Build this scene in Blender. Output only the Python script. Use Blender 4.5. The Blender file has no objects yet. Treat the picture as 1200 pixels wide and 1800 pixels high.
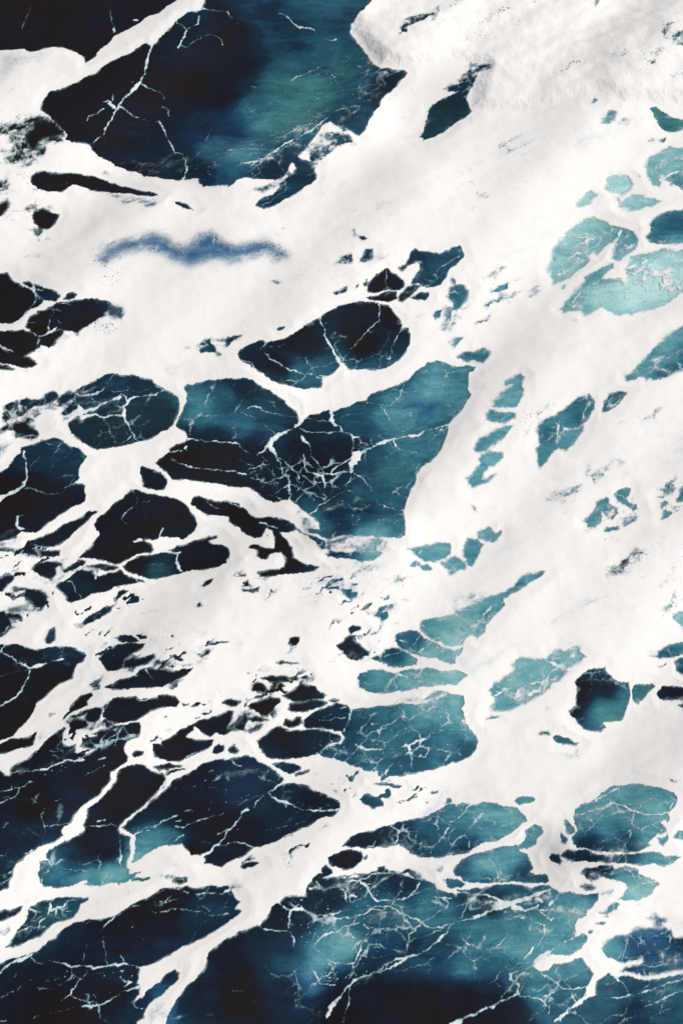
import bpy, math, random
import numpy as np

# ------------------------------------------------------------------ camera, sky, sun
scene = bpy.context.scene
col = scene.collection
CAM_H, PITCH, FOV = 40.0, math.radians(62.0), math.radians(30.0)
cam_data = bpy.data.cameras.new("camera")
cam = bpy.data.objects.new("camera", cam_data)
col.objects.link(cam)
cam.location = (0.0, 0.0, CAM_H)
cam.rotation_euler = (math.pi / 2 - PITCH, 0.0, 0.0)
cam_data.sensor_fit = 'VERTICAL'
cam_data.angle = FOV
cam_data.clip_end = 20000.0
scene.camera = cam

SUN_EL, SUN_AZ = math.radians(41.0), math.radians(84.0)      # azimuth from +Y towards +X
world = bpy.data.worlds.new("World")
scene.world = world
world.use_nodes = True
wn = world.node_tree.nodes
wl = world.node_tree.links
wn.clear()
wo = wn.new('ShaderNodeOutputWorld')
bg = wn.new('ShaderNodeBackground')
sky = wn.new('ShaderNodeTexSky')
sky.sky_type = 'NISHITA'
sky.sun_disc = False
sky.sun_elevation = SUN_EL
sky.sun_rotation = SUN_AZ
sky.dust_density = 2.0
bg.inputs['Strength'].default_value = 0.06
wl.new(sky.outputs['Color'], bg.inputs['Color'])
wl.new(bg.outputs['Background'], wo.inputs['Surface'])

sun_data = bpy.data.lights.new("sun", 'SUN')
sun_data.energy = 3.95
sun_data.angle = math.radians(0.55)
sun_data.color = (1.0, 0.955, 0.89)
sun = bpy.data.objects.new("sun", sun_data)
col.objects.link(sun)
sun.rotation_euler = (math.pi / 2 - SUN_EL, 0.0, math.pi - SUN_AZ)
sun.location = (20, 30, 40)

vs = scene.view_settings
vs.view_transform = 'Standard'
vs.look = 'None'
vs.exposure = 0.0
vs.gamma = 1.0
vs.use_curve_mapping = False
scene.cycles.max_bounces = 8
scene.cycles.transparent_max_bounces = 8

# ------------------------------------------------------------------ noise
def _hash(ix, iy, seed):
    h = (ix * 374761393 + iy * 668265263 + seed * 974634777) & 0xFFFFFFFF
    h = ((h ^ (h >> 13)) * 1274126177) & 0xFFFFFFFF
    h = ((h ^ (h >> 16)) * 2246822519) & 0xFFFFFFFF
    return ((h ^ (h >> 15)) & 0xFFFF).astype(np.float32) / 65535.0

def vnoise(x, y, seed):
    """smooth gradient noise, about -1..1"""
    fx = np.floor(x); fy = np.floor(y)
    ix = fx.astype(np.int64); iy = fy.astype(np.int64)
    dx = (x - fx).astype(np.float32); dy = (y - fy).astype(np.float32)
    u = dx * dx * dx * (dx * (dx * 6 - 15) + 10)
    v = dy * dy * dy * (dy * (dy * 6 - 15) + 10)
    def g(i, j, a, b):
        t = _hash(ix + i, iy + j, seed) * 6.2831853
        return np.cos(t) * (a) + np.sin(t) * (b)
    n00 = g(0, 0, dx, dy); n10 = g(1, 0, dx - 1, dy)
    n01 = g(0, 1, dx, dy - 1); n11 = g(1, 1, dx - 1, dy - 1)
    return ((n00 * (1 - u) + n10 * u) * (1 - v) + (n01 * (1 - u) + n11 * u) * v) * 1.5

def fbm(x, y, scale, octaves, seed, gain=0.5):
    a = 1.0; s = 0.0; tot = 0.0; f = 1.0 / scale
    for o in range(octaves):
        s = s + a * vnoise(x * f + 17.3 * o, y * f - 9.1 * o, seed + 31 * o)
        tot += a; a *= gain; f *= 2.03
    return s / tot

def smooth(e0, e1, v):
    t = np.clip((v - e0) / (e1 - e0), 0.0, 1.0)
    return t * t * (3 - 2 * t)

def cracks(x, y, scale, seed):
    """distance to the border between neighbouring cells of an irregular net, in metres"""
    px = x / scale; py = y / scale
    bx = np.floor(px).astype(np.int64); by = np.floor(py).astype(np.int64)
    d1 = np.full(x.shape, 9.0, np.float32); d2 = d1.copy()
    for i in (-1, 0, 1):
        for j in (-1, 0, 1):
            cx = bx + i; cy = by + j
            qx = cx + _hash(cx, cy, seed) - px
            qy = cy + _hash(cx, cy, seed + 7) - py
            d = np.sqrt(qx * qx + qy * qy).astype(np.float32)
            d2 = np.minimum(d2, np.maximum(d, d1))
            d1 = np.minimum(d1, d)
    return (d2 - d1) * 0.5 * scale

# ------------------------------------------------------------------ surveyed shorelines (metres on the sea)
def ridge(x, y, pts, h, w):
    best = 1e9
    for (ax, ay), (bx, by) in zip(pts[:-1], pts[1:]):
        ex, ey = bx - ax, by - ay
        t = np.clip(((x - ax) * ex + (y - ay) * ey) / (ex * ex + ey * ey), 0, 1)
        dx, dy = x - ax - t * ex, y - ay - t * ey
        d2 = (dx * dx + dy * dy) / (w * w)
        best = np.minimum(best, d2)
    return h * np.exp(-best)

OPEN = [
(1,[(-9.95,37.90),(-4.41,37.81),(-4.53,37.10),(-4.78,36.86),(-5.03,36.63),(-5.39,36.44),(-5.59,36.24),(-5.78,36.08),(-5.99,35.98),(-6.16,35.85),(-6.25,35.68),(-6.37,35.51),(-6.52,35.34),(-6.66,35.14),(-6.80,34.97),(-6.90,34.89),(-6.96,35.11),(-7.13,35.22),(-7.29,35.36),(-7.50,35.46),(-7.76,35.50),(-8.02,35.46),(-8.22,35.36),(-8.42,35.35),(-8.64,35.44),(-8.90,35.45),(-9.12,35.49),(-9.74,35.46)]),
(1,[(-3.51,37.67),(-3.72,37.10),(-3.84,36.80),(-3.92,36.71),(-3.99,36.64),(-4.20,36.61),(-4.35,36.46),(-4.47,36.33),(-4.57,36.16),(-4.74,35.96),(-4.91,35.73),(-5.02,35.60),(-5.09,35.52),(-5.18,35.49),(-5.29,35.53),(-5.41,35.44),(-5.56,35.32),(-5.68,35.19),(-5.88,35.10),(-6.08,34.99),(-6.23,34.91),(-6.38,34.78),(-6.52,34.64),(-6.67,34.53),(-6.84,34.43),(-6.96,34.31),(-7.13,34.20),(-7.36,34.09),(-7.55,33.98),(-7.78,33.93),(-7.87,33.77),(-7.95,33.58),(-7.99,33.30),(-7.88,33.18),(-7.74,33.06),(-7.59,32.94),(-7.48,32.80),(-7.37,32.65),(-7.24,32.53),(-7.28,32.35),(-7.11,32.32),(-6.81,32.32),(-6.64,32.28),(-6.56,32.15),(-6.45,32.05),(-6.30,31.93),(-6.17,31.85),(-6.05,31.79),(-5.89,31.68),(-5.69,31.56),(-5.43,31.52),(-5.25,31.40),(-5.17,31.30),(-4.81,31.23),(-4.56,31.13),(-4.30,31.07),(-4.00,31.05),(-3.80,31.08),(-3.73,31.06),(-3.75,30.91),(-3.59,30.78),(-3.44,30.75),(-3.25,30.76),(-2.95,30.77),(-2.95,30.71),(-2.80,30.77),(-2.66,30.94),(-2.46,31.01),(-2.22,30.96),(-1.97,30.97),(-1.72,30.95),(-1.53,31.07),(-1.38,31.30),(-1.29,31.48),(-1.21,31.37),(-1.28,31.20),(-1.43,31.05),(-1.58,30.87),(-1.67,30.65),(-1.77,30.46),(-1.99,30.46),(-2.20,30.23),(-2.20,30.10),(-1.98,29.97),(-1.76,30.11),(-1.47,30.31),(-1.18,30.53),(-0.98,30.70),(-0.79,30.86),(-0.68,31.02),(-0.67,31.18),(-0.72,31.29),(-0.64,31.47),(-0.67,31.61),(-0.84,31.57),(-0.99,31.61),(-1.12,31.68),(-1.04,31.82),(-0.89,32.00),(-0.80,32.17),(-0.60,32.46),(-0.50,32.64),(-0.30,32.76),(-0.15,32.67),(0.00,32.50),(0.20,32.55),(0.35,32.47),(0.45,32.43),(0.60,32.60),(0.70,32.80),(0.80,33.05),(0.96,33.34),(1.06,33.67),(1.27,33.90),(1.47,34.08),(1.68,34.34),(1.74,34.48),(1.65,34.56),(1.42,34.58),(1.22,34.62),(1.02,34.66),(0.84,34.81),(0.72,35.02),(0.72,35.15),(0.59,35.33),(0.46,35.58),(0.31,35.79),(0.23,35.98),(0.28,36.25),(0.41,36.53),(0.57,36.77),(0.78,37.05),(0.94,37.30),(1.05,37.88)]),
(1,[(-8.11,31.29),(-7.99,31.40),(-7.80,31.43),(-7.55,31.40),(-7.31,31.40),(-6.96,31.42),(-6.67,31.37),(-6.32,31.27),(-5.96,31.11),(-5.65,30.96),(-5.33,30.81),(-5.03,30.71),(-4.77,30.58),(-4.73,30.50),(-4.91,30.49),(-5.21,30.55),(-5.52,30.68),(-5.83,30.73),(-6.14,30.81),(-6.44,30.87),(-6.69,30.94),(-6.84,31.02),(-6.99,31.06),(-7.13,30.97),(-7.27,30.81),(-7.46,30.78),(-7.71,30.79),(-7.91,30.83),(-8.06,30.96),(-8.13,31.14)]),
(1,[(-4.32,30.26),(-4.16,30.28),(-3.96,30.22),(-3.80,30.01),(-3.98,30.03),(-4.20,30.13)]),
(2,[(-8.02,30.08),(-7.91,30.18),(-7.67,30.21),(-7.46,30.11),(-7.29,30.04),(-7.34,29.82),(-7.45,29.60),(-7.61,29.51),(-7.81,29.60),(-7.95,29.81)]),
(3,[(-9.29,30.33),(-8.85,30.35),(-8.64,30.49),(-8.58,30.34),(-8.64,30.15),(-8.76,29.93),(-9.25,29.87)]),
(3.2,[(-8.33,32.75),(-8.09,32.94),(-7.84,32.99),(-7.58,32.88),(-7.37,32.65),(-7.29,32.47),(-7.51,32.50),(-7.71,32.44),(-7.93,32.37),(-8.06,32.05),(-8.24,32.16),(-8.36,32.45)]),
(1.5,[(2.08,32.51),(2.19,32.84),(2.24,33.16),(2.30,33.40),(2.40,33.57),(2.58,33.65),(2.78,33.75),(3.04,33.85),(3.04,33.85),(3.24,33.95),(3.42,33.96),(3.34,33.66),(3.38,33.42),(3.45,33.23),(3.27,33.05),(3.01,32.92),(2.91,32.80),(2.66,32.59),(2.40,32.45),(2.18,32.35)]),
(2,[(6.60,33.32),(6.71,33.48),(6.80,33.40),(6.67,33.30)]),
(3.1,[(6.87,32.68),(6.95,32.88),(7.09,33.09),(7.26,33.04),(7.16,32.87),(6.97,32.67)]),
(1,[(8.15,33.26),(8.30,33.32),(8.50,33.21),(8.65,33.09),(8.79,33.01),(9.51,33.09),(9.48,32.66),(9.03,32.68),(8.77,32.62),(8.52,32.64),(8.40,32.77),(8.31,32.93),(8.26,33.11)]),
(2.6,[(7.98,31.53),(8.07,31.74),(8.28,31.94),(8.54,32.06),(8.74,32.11),(9.45,32.20),(9.34,30.79),(8.90,30.83),(8.70,30.92),(8.52,31.09),(8.37,31.12),(8.29,30.94),(8.16,30.97),(8.01,31.24)]),
(3.1,[(6.89,30.86),(6.93,31.08),(7.03,31.21),(7.29,31.27),(7.51,31.23),(7.62,31.03),(7.54,30.83),(7.31,30.70),(7.06,30.72)]),
(3.6,[(6.19,30.32),(6.30,30.56),(6.48,30.71),(6.61,30.65),(6.50,30.48),(6.39,30.32)]),
(3.1,[(7.23,30.30),(7.39,30.48),(7.60,30.67),(7.75,30.68),(8.04,30.56),(8.27,30.44),(8.07,30.32),(7.77,30.23),(7.47,30.19)]),
(1,[(-9.11,28.24),(-8.48,28.20),(-8.37,28.02),(-8.16,27.85),(-7.99,27.67),(-7.80,27.45),(-7.70,27.22),(-7.71,27.06),(-7.82,26.95),(-7.92,26.77),(-8.02,26.56),(-8.21,26.49),(-8.94,26.53)]),
(1.5,[(-8.11,27.88),(-7.92,27.90),(-7.78,27.74),(-7.65,27.74),(-7.47,27.59),(-7.27,27.52),(-7.14,27.42),(-7.05,27.30),(-7.12,27.12),(-7.28,27.12),(-7.46,27.21),(-7.62,27.34),(-7.71,27.51),(-7.81,27.62),(-8.00,27.74)]),
(1,[(-6.97,27.24),(-6.90,27.36),(-6.73,27.41),(-6.64,27.36),(-6.68,27.24),(-6.81,27.17),(-6.93,27.18)]),
(1,[(-7.27,26.92),(-7.12,27.10),(-6.88,27.13),(-6.65,27.20),(-6.42,27.23),(-6.13,27.26),(-5.90,27.22),(-5.77,27.10),(-5.77,26.96),(-5.90,26.87),(-5.90,26.76),(-6.06,26.67),(-6.24,26.53),(-6.42,26.38),(-6.55,26.24),(-6.69,26.27),(-6.92,26.27),(-7.11,26.31),(-7.22,26.39),(-7.26,26.55),(-7.21,26.72)]),
(1,[(-7.81,26.55),(-7.77,26.70),(-7.57,26.85),(-7.36,26.92),(-7.28,26.83),(-7.28,26.66),(-7.33,26.49),(-7.32,26.33),(-7.43,26.17),(-7.59,26.18),(-7.76,26.29),(-7.89,26.39)]),
(1,[(-7.47,26.07),(-7.24,26.17),(-7.06,26.31),(-6.90,26.27),(-6.92,26.16),(-7.05,26.02),(-7.13,25.86),(-7.26,25.76),(-7.43,25.84)]),
(1,[(-8.91,26.31),(-8.19,26.27),(-7.91,26.32),(-7.71,26.23),(-7.54,26.10),(-7.48,25.94),(-7.51,25.75),(-7.64,25.61),(-7.85,25.55),(-8.08,25.59),(-8.28,25.72),(-8.43,25.81),(-8.87,25.96)]),
(1,[(-8.86,25.84),(-8.42,25.78),(-8.18,25.63),(-7.98,25.54),(-7.71,25.54),(-7.54,25.43),(-7.48,25.34),(-7.60,25.21),(-7.82,25.18),(-8.01,25.22),(-8.19,25.25),(-8.80,25.33)]),
(1,[(-8.80,25.30),(-8.19,25.23),(-8.03,25.16),(-8.09,25.10),(-8.28,25.11),(-8.78,25.11)]),
(1,[(-6.52,24.64),(-6.46,24.66),(-6.28,24.77),(-6.05,24.90),(-5.82,25.03),(-5.59,25.08),(-5.36,25.05),(-5.13,25.05),(-4.94,25.00),(-4.66,24.96),(-4.58,24.80),(-4.37,24.72),(-4.13,24.59),(-3.96,24.43),(-3.95,24.19),(-3.99,23.87),(-4.07,23.66),(-4.23,23.50),(-4.41,23.43),(-4.68,23.27),(-4.95,23.17),(-5.31,23.09),(-5.62,23.00),(-5.89,22.96),(-6.13,23.07),(-6.32,23.22),(-6.54,23.40),(-6.66,23.59),(-6.62,23.74),(-6.45,23.85),(-6.28,24.06),(-6.47,24.23),(-6.54,24.45)]),
(1.5,[(-7.82,24.30),(-7.69,24.38),(-7.60,24.36),(-7.63,24.21),(-7.74,24.15)]),
(1.5,[(-7.26,24.45),(-7.15,24.57),(-6.96,24.57),(-6.93,24.46),(-7.08,24.27),(-7.22,24.24)]),
(1.5,[(-6.95,24.32),(-6.82,24.51),(-6.66,24.64),(-6.52,24.58),(-6.49,24.42),(-6.62,24.34),(-6.80,24.21)]),
(1.5,[(-6.75,24.10),(-6.57,24.23),(-6.45,24.23),(-6.42,24.09),(-6.60,23.99),(-6.71,23.94)]),
(1.5,[(-8.17,24.10),(-8.04,24.23),(-7.91,24.34),(-7.99,24.19),(-8.10,24.03)]),
(1.5,[(-8.27,23.84),(-8.23,23.94),(-8.12,23.95),(-8.06,23.86),(-8.15,23.73)]),
(1.5,[(-8.01,23.71),(-7.92,23.79),(-7.69,23.72),(-7.52,23.59),(-7.35,23.53),(-7.28,23.42),(-7.32,23.32),(-7.48,23.38),(-7.66,23.36),(-7.85,23.41),(-8.00,23.56)]),
(1,[(-3.86,24.73),(-3.79,24.81),(-3.67,24.78),(-3.58,24.84),(-3.26,24.90),(-2.79,24.95),(-2.79,24.96),(-2.42,24.96),(-2.19,24.88),(-1.95,24.72),(-1.72,24.59),(-1.44,24.42),(-1.25,24.29),(-1.14,24.20),(-1.04,23.95),(-0.83,24.01),(-0.79,24.09),(-0.56,24.12),(-0.30,24.20),(-0.16,24.19),(-0.05,24.25),(0.19,24.30),(0.42,24.46),(0.61,24.48),(0.65,24.59),(0.89,24.75),(1.17,24.83),(1.45,24.97),(1.69,25.14),(1.88,25.36),(2.07,25.51),(2.12,25.58),(2.36,25.65),(2.59,25.61),(2.82,25.50),(3.11,25.51),(3.32,25.45),(3.29,25.33),(3.19,25.28),(3.14,25.08),(3.11,24.83),(3.15,24.58),(3.06,24.41),(2.99,24.20),(2.86,24.00),(2.75,23.90),(2.60,23.67),(2.57,23.43),(2.47,23.14),(2.37,22.86),(2.30,22.75),(2.09,22.54),(1.86,22.33),(1.76,22.17),(1.74,21.95),(1.62,21.68),(1.50,21.41),(1.45,21.19),(1.47,20.90),(1.48,20.68),(1.46,20.49),(1.33,20.40),(1.11,20.40),(0.88,20.40),(0.66,20.47),(0.35,20.48),(0.18,20.51),(-0.04,20.47),(-0.27,20.40),(-0.44,20.45),(-0.53,20.51),(-0.76,20.61),(-0.78,20.74),(-0.53,20.68),(-0.56,20.96),(-0.72,21.11),(-0.83,21.19),(-0.97,21.34),(-1.04,21.47),(-1.26,21.64),(-1.40,21.62),(-1.63,21.59),(-1.86,21.69),(-1.97,21.86),(-2.14,22.01),(-2.37,22.06),(-2.73,22.08),(-2.96,22.14),(-3.36,22.16),(-3.81,22.19),(-4.04,22.15),(-4.18,22.37),(-4.32,22.47),(-4.49,22.59),(-4.38,22.72),(-4.16,22.87),(-4.16,23.00),(-4.03,23.13),(-3.80,23.21),(-3.74,23.31),(-3.79,23.44),(-3.95,23.55),(-4.03,23.65),(-3.96,23.87),(-3.88,24.08),(-3.82,24.24),(-3.78,24.51)]),
(1.5,[(-0.38,20.08),(-0.27,20.10),(-0.09,20.10),(0.18,20.07),(0.40,20.11),(0.53,20.06),(0.84,20.06),(0.99,20.04),(0.84,19.94),(0.75,19.84),(0.53,19.84),(0.18,19.89),(-0.13,19.93),(-0.31,20.01)]),
(1,[(-2.59,25.62),(-2.46,25.78),(-2.21,25.94),(-1.93,26.03),(-1.85,25.95),(-1.69,25.97),(-1.41,26.08),(-1.13,26.25),(-0.94,26.41),(-0.71,26.58),(-0.54,26.69),(-0.50,26.77),(-0.28,26.89),(0.00,27.04),(0.38,27.15),(0.48,27.19),(0.67,27.18),(0.83,27.22),(0.95,27.18),(1.05,27.16),(1.19,27.14),(1.28,26.99),(1.40,26.81),(1.48,26.68),(1.48,26.52),(1.66,26.54),(1.73,26.37),(1.71,26.10),(1.63,25.89),(1.46,25.67),(1.27,25.51),(1.08,25.39),(0.75,25.33),(0.42,25.34),(0.19,25.37),(0.07,25.51),(0.00,25.45),(-0.09,25.35),(-0.19,25.24),(-0.33,25.14),(-0.47,25.09),(-0.45,24.94),(-0.49,24.84),(-0.70,24.80),(-0.89,24.74),(-1.12,24.77),(-1.35,24.83),(-1.58,24.85),(-1.79,24.93),(-1.96,25.07),(-2.15,25.22),(-2.24,25.30),(-2.41,25.39),(-2.53,25.48)]),
(1.5,[(-1.65,26.36),(-1.56,26.43),(-1.41,26.43),(-1.44,26.35),(-1.60,26.28)]),
(2,[(0.48,28.30),(0.60,28.69),(0.77,28.67),(0.79,28.42),(0.62,28.30)]),
(1.5,[(1.44,28.20),(1.63,28.32),(1.73,28.60),(1.88,28.77),(1.98,28.69),(2.17,28.74),(2.36,28.68),(2.51,28.63),(2.75,28.80),(3.00,28.89),(3.09,28.70),(3.09,28.57),(2.89,28.29),(2.74,28.18),(2.59,27.93),(2.49,27.77),(2.30,27.66),(2.06,27.68),(1.92,27.78),(1.75,27.74),(1.85,28.02),(1.97,28.18),(1.92,28.34),(1.68,28.27),(1.58,28.12)]),
(1,[(0.62,27.51),(0.64,27.75),(0.77,27.88),(0.96,28.01),(1.15,28.17),(1.25,28.08),(1.44,28.02),(1.58,27.84),(1.60,27.69),(1.43,27.54),(1.19,27.56),(0.95,27.46),(0.76,27.44)]),
(1,[(0.57,27.32),(0.76,27.37),(0.95,27.41),(1.19,27.53),(1.39,27.52),(1.42,27.31),(1.19,27.24),(0.90,27.23),(0.67,27.26)]),
(2,[(1.41,27.25),(1.48,27.49),(1.65,27.69),(1.84,27.75),(2.01,27.70),(1.84,27.54),(1.67,27.37),(1.55,27.21)]),
(1.5,[(1.67,27.37),(1.91,27.49),(2.20,27.54),(2.20,27.39),(2.10,27.32),(1.81,27.33)]),
(2.6,[(2.71,27.94),(2.81,27.97),(2.88,27.89),(2.88,27.81),(3.07,27.81),(3.24,27.66),(3.18,27.47),(3.06,27.28),(2.96,27.11),(2.86,27.11),(2.77,27.34),(2.65,27.41),(2.66,27.54),(2.80,27.78)]),
(1.5,[(2.28,26.89),(2.36,27.00),(2.55,27.05),(2.48,26.87),(2.33,26.83)]),
(2.6,[(2.93,25.75),(3.12,25.95),(3.31,25.89),(3.53,26.00),(3.72,25.94),(3.63,25.70),(3.51,25.54),(3.25,25.66),(3.02,25.64)]),
(2.6,[(3.98,24.74),(4.05,24.88),(4.24,25.01),(4.41,25.12),(4.51,24.99),(4.44,24.76),(4.43,24.53),(4.34,24.19),(4.24,24.09),(4.01,24.05),(3.69,24.16),(3.73,24.33),(3.85,24.50),(3.97,24.64),(4.14,24.78)]),
(2.6,[(3.52,23.90),(3.57,24.02),(3.76,23.99),(3.87,23.94),(4.24,23.94),(4.21,23.78),(3.99,23.69),(3.69,23.64),(3.54,23.76)]),
(2.6,[(3.16,22.87),(3.24,23.06),(3.52,23.28),(3.73,23.50),(3.99,23.58),(4.12,23.56),(4.03,23.40),(3.94,23.18),(3.74,23.07),(3.55,22.93),(3.32,22.79),(3.20,22.77)]),
(2.6,[(3.32,22.72),(3.55,22.83),(3.85,22.84),(3.86,22.69),(3.81,22.53),(3.65,22.38),(3.51,22.36),(3.39,22.26),(3.34,22.10),(3.53,22.17),(3.67,22.27),(3.69,22.22),(3.48,22.04),(3.29,21.93),(3.11,21.80),(3.00,21.88),(2.98,22.03),(3.21,22.25),(3.26,22.40)]),
(2.1,[(5.25,23.84),(5.30,23.98),(5.55,24.23),(5.79,24.42),(6.05,24.48),(6.18,24.31),(6.12,24.06),(5.93,23.74),(5.74,23.55),(5.55,23.50),(5.37,23.55),(5.28,23.71)]),
(2.6,[(4.72,23.43),(4.77,23.59),(4.92,23.75),(5.11,23.80),(5.17,23.63),(5.17,23.15),(5.24,23.23),(5.27,23.44),(5.51,23.50),(5.74,23.53),(5.88,23.63),(5.77,23.38),(5.57,23.09),(5.38,22.88),(5.20,22.96),(5.06,22.78),(4.91,22.60),(4.72,22.42),(4.69,22.67),(4.69,22.78),(4.75,23.04)]),
(2.1,[(6.32,24.14),(6.41,24.30),(6.54,24.50),(6.73,24.57),(6.96,24.54),(6.87,24.37),(6.72,24.18),(6.57,24.02),(6.36,23.98)]),
(2.6,[(7.22,25.24),(7.45,25.55),(7.73,25.83),(7.97,26.11),(8.17,26.31),(8.52,26.51),(8.96,26.74),(8.84,25.28),(8.41,25.24),(8.17,25.18),(7.97,25.01),(7.68,24.92),(7.45,24.89),(7.34,24.98),(7.12,24.90),(6.97,24.89),(6.99,25.08),(7.19,25.13)]),
(2.6,[(5.92,29.64),(6.07,29.76),(6.27,29.89),(6.53,29.95),(6.82,29.87),(6.95,29.72),(7.19,29.68),(7.34,29.64),(7.52,29.52),(7.60,29.27),(7.56,29.06),(7.43,28.88),(7.27,28.74),(7.11,28.57),(6.93,28.66),(6.97,28.96),(7.17,29.29),(7.12,29.35),(6.82,29.12),(6.53,28.80),(6.42,28.90),(6.26,28.79),(6.35,28.63),(6.20,28.46),(5.99,28.29),(5.79,28.15),(5.55,28.02),(5.40,27.93),(5.36,28.11),(5.25,28.32),(5.28,28.49),(5.41,28.66),(5.40,28.90),(5.50,29.13),(5.71,29.36),(5.87,29.56)]),
(2.1,[(7.80,29.33),(7.91,29.51),(7.97,29.63),(7.95,29.75),(8.09,29.99),(8.60,30.18),(9.30,30.28),(9.19,29.12),(8.52,29.13),(8.27,29.10),(8.08,29.12),(7.89,29.18)]),
(2.6,[(5.54,27.12),(5.70,27.42),(5.96,27.77),(6.21,27.96),(6.22,28.10),(6.47,28.31),(6.94,28.50),(6.91,28.35),(6.70,28.21),(6.60,28.03),(7.03,28.05),(7.16,27.90),(7.27,28.02),(7.24,28.34),(7.35,28.52),(7.37,28.73),(7.76,28.76),(8.25,28.89),(9.18,28.93),(9.09,28.10),(8.62,27.57),(8.36,27.40),(8.06,27.18),(7.76,27.04),(7.42,26.95),(7.14,26.93),(6.85,26.95),(6.67,27.01),(6.53,27.13),(6.29,27.01),(6.09,26.90),(6.00,27.02),(5.77,27.04),(5.60,26.99)]),
(2.1,[(6.21,27.96),(6.22,28.10),(6.47,28.31),(6.94,28.50),(6.91,28.35),(6.70,28.21),(6.55,28.06)]),
(1.5,[(-8.15,27.79),(-7.68,27.47),(-7.41,27.20),(-7.58,26.96),(-7.81,26.86),(-8.03,26.63),(-8.21,26.52),(-8.18,27.15)]),
(1.5,[(-7.57,26.84),(-7.11,27.07),(-6.94,26.51),(-7.29,26.16),(-7.50,25.94),(-7.75,26.15),(-7.73,26.49)]),
(1.5,[(-8.24,25.81),(-7.50,25.94),(-7.32,25.95),(-7.49,25.73),(-7.93,25.38),(-8.22,25.58)]),
(2.6,[(5.06,23.84),(5.35,23.90),(5.37,23.42),(5.12,23.15),(5.04,23.41)]),
(1,[(-7.76,23.04),(-7.46,23.14),(-7.24,23.26),(-6.92,23.28),(-6.68,23.17),(-6.44,23.04),(-6.25,22.91),(-6.18,22.81),(-6.13,22.79),(-6.28,22.50),(-6.29,22.30),(-6.26,22.18),(-6.39,22.05),(-6.21,22.08),(-6.15,22.01),(-6.12,21.76),(-6.09,21.56),(-6.18,21.50),(-6.35,21.45),(-6.52,21.35),(-6.70,21.22),(-6.82,21.09),(-6.95,20.97),(-7.09,20.81),(-7.24,20.73),(-7.37,20.73),(-7.55,20.75),(-7.68,20.62),(-7.85,20.52),(-8.42,20.44),(-8.60,22.38),(-8.14,22.40),(-7.99,22.53),(-7.89,22.73),(-7.76,22.86),(-7.75,22.91)]),
(2,[(-8.40,20.26),(-8.00,20.27),(-7.83,20.35),(-7.68,20.35),(-7.70,20.26),(-8.40,20.19)]),
(1,[(-7.31,20.47),(-7.21,20.61),(-6.97,20.70),(-6.76,20.80),(-6.59,20.95),(-6.37,21.08),(-6.20,21.18),(-6.03,21.30),(-5.87,21.34),(-5.80,21.31),(-5.93,21.16),(-6.10,21.01),(-6.23,20.88),(-6.27,20.78),(-6.43,20.61),(-6.60,20.48),(-6.82,20.40),(-7.09,20.38)]),
(1,[(-7.15,20.35),(-6.91,20.32),(-6.60,20.33),(-6.59,20.18),(-6.76,20.12),(-7.05,20.13)]),
(2,[(-7.27,19.81),(-7.17,19.93),(-6.95,20.01),(-6.66,19.99),(-6.55,19.94),(-6.69,19.81),(-6.64,19.66),(-6.76,19.54),(-6.99,19.62),(-7.17,19.72)]),
(2,[(-8.35,19.58),(-7.95,19.60),(-7.79,19.70),(-7.63,19.63),(-7.68,19.46),(-7.80,19.34),(-7.88,19.22),(-8.31,19.11)]),
(2,[(-7.63,19.34),(-7.41,19.35),(-7.14,19.27),(-6.94,19.22),(-6.84,19.07),(-6.84,18.88),(-6.96,18.72),(-7.11,18.83),(-7.25,19.03),(-7.44,19.13),(-7.36,19.25),(-7.58,19.25)]),
(2,[(-7.66,19.10),(-7.60,19.18),(-7.54,19.08),(-7.60,19.02)]),
(2,[(-8.27,18.66),(-7.80,18.68),(-7.66,18.59),(-7.60,18.45),(-7.67,18.20),(-7.79,18.06),(-8.22,17.99)]),
(1,[(-5.85,20.98),(-5.79,21.10),(-5.62,21.31),(-5.45,21.51),(-5.24,21.68),(-5.02,21.91),(-4.84,21.88),(-4.61,21.78),(-4.29,21.74),(-3.98,21.68),(-3.75,21.60),(-3.61,21.46),(-3.51,21.27),(-3.44,21.02),(-3.50,20.84),(-3.63,20.71),(-3.76,20.62),(-3.85,20.66),(-4.16,20.67),(-4.28,20.69),(-4.34,20.61),(-4.65,20.60),(-4.47,20.49),(-4.41,20.37),(-4.50,20.26),(-4.68,20.26),(-4.81,20.18),(-4.98,20.07),(-5.15,19.98),(-5.33,19.95),(-5.51,20.01),(-5.78,20.06),(-5.95,20.08),(-6.16,20.08),(-6.05,20.23),(-5.89,20.40),(-5.81,20.55),(-5.72,20.70),(-5.82,20.83)]),
(1,[(-4.83,22.50),(-4.78,22.55),(-4.59,22.44),(-4.32,22.39),(-4.22,22.26),(-4.15,22.07),(-4.21,21.92),(-4.39,21.87),(-4.62,21.93),(-4.73,21.98),(-4.74,22.16),(-4.82,22.31)]),
(1,[(-4.11,20.35),(-3.89,20.48),(-3.58,20.56),(-3.31,20.66),(-3.14,20.76),(-2.91,20.77),(-2.91,20.66),(-3.13,20.60),(-3.04,20.48),(-2.76,20.41),(-2.67,20.33),(-2.60,20.19),(-2.62,20.05),(-2.66,20.00),(-2.70,19.89),(-2.87,19.80),(-3.14,19.77),(-3.45,19.74),(-3.72,19.72),(-3.85,19.65),(-4.16,19.61),(-4.47,19.56),(-4.69,19.64),(-4.92,19.71),(-5.05,19.80),(-5.13,19.90),(-4.98,20.02),(-4.72,20.18),(-4.46,20.24),(-4.15,20.29),(-3.93,20.28)]),
(1.5,[(-6.56,19.76),(-6.39,19.91),(-6.17,20.03),(-6.00,20.03),(-6.03,19.91),(-6.20,19.81),(-6.46,19.71)]),
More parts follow.
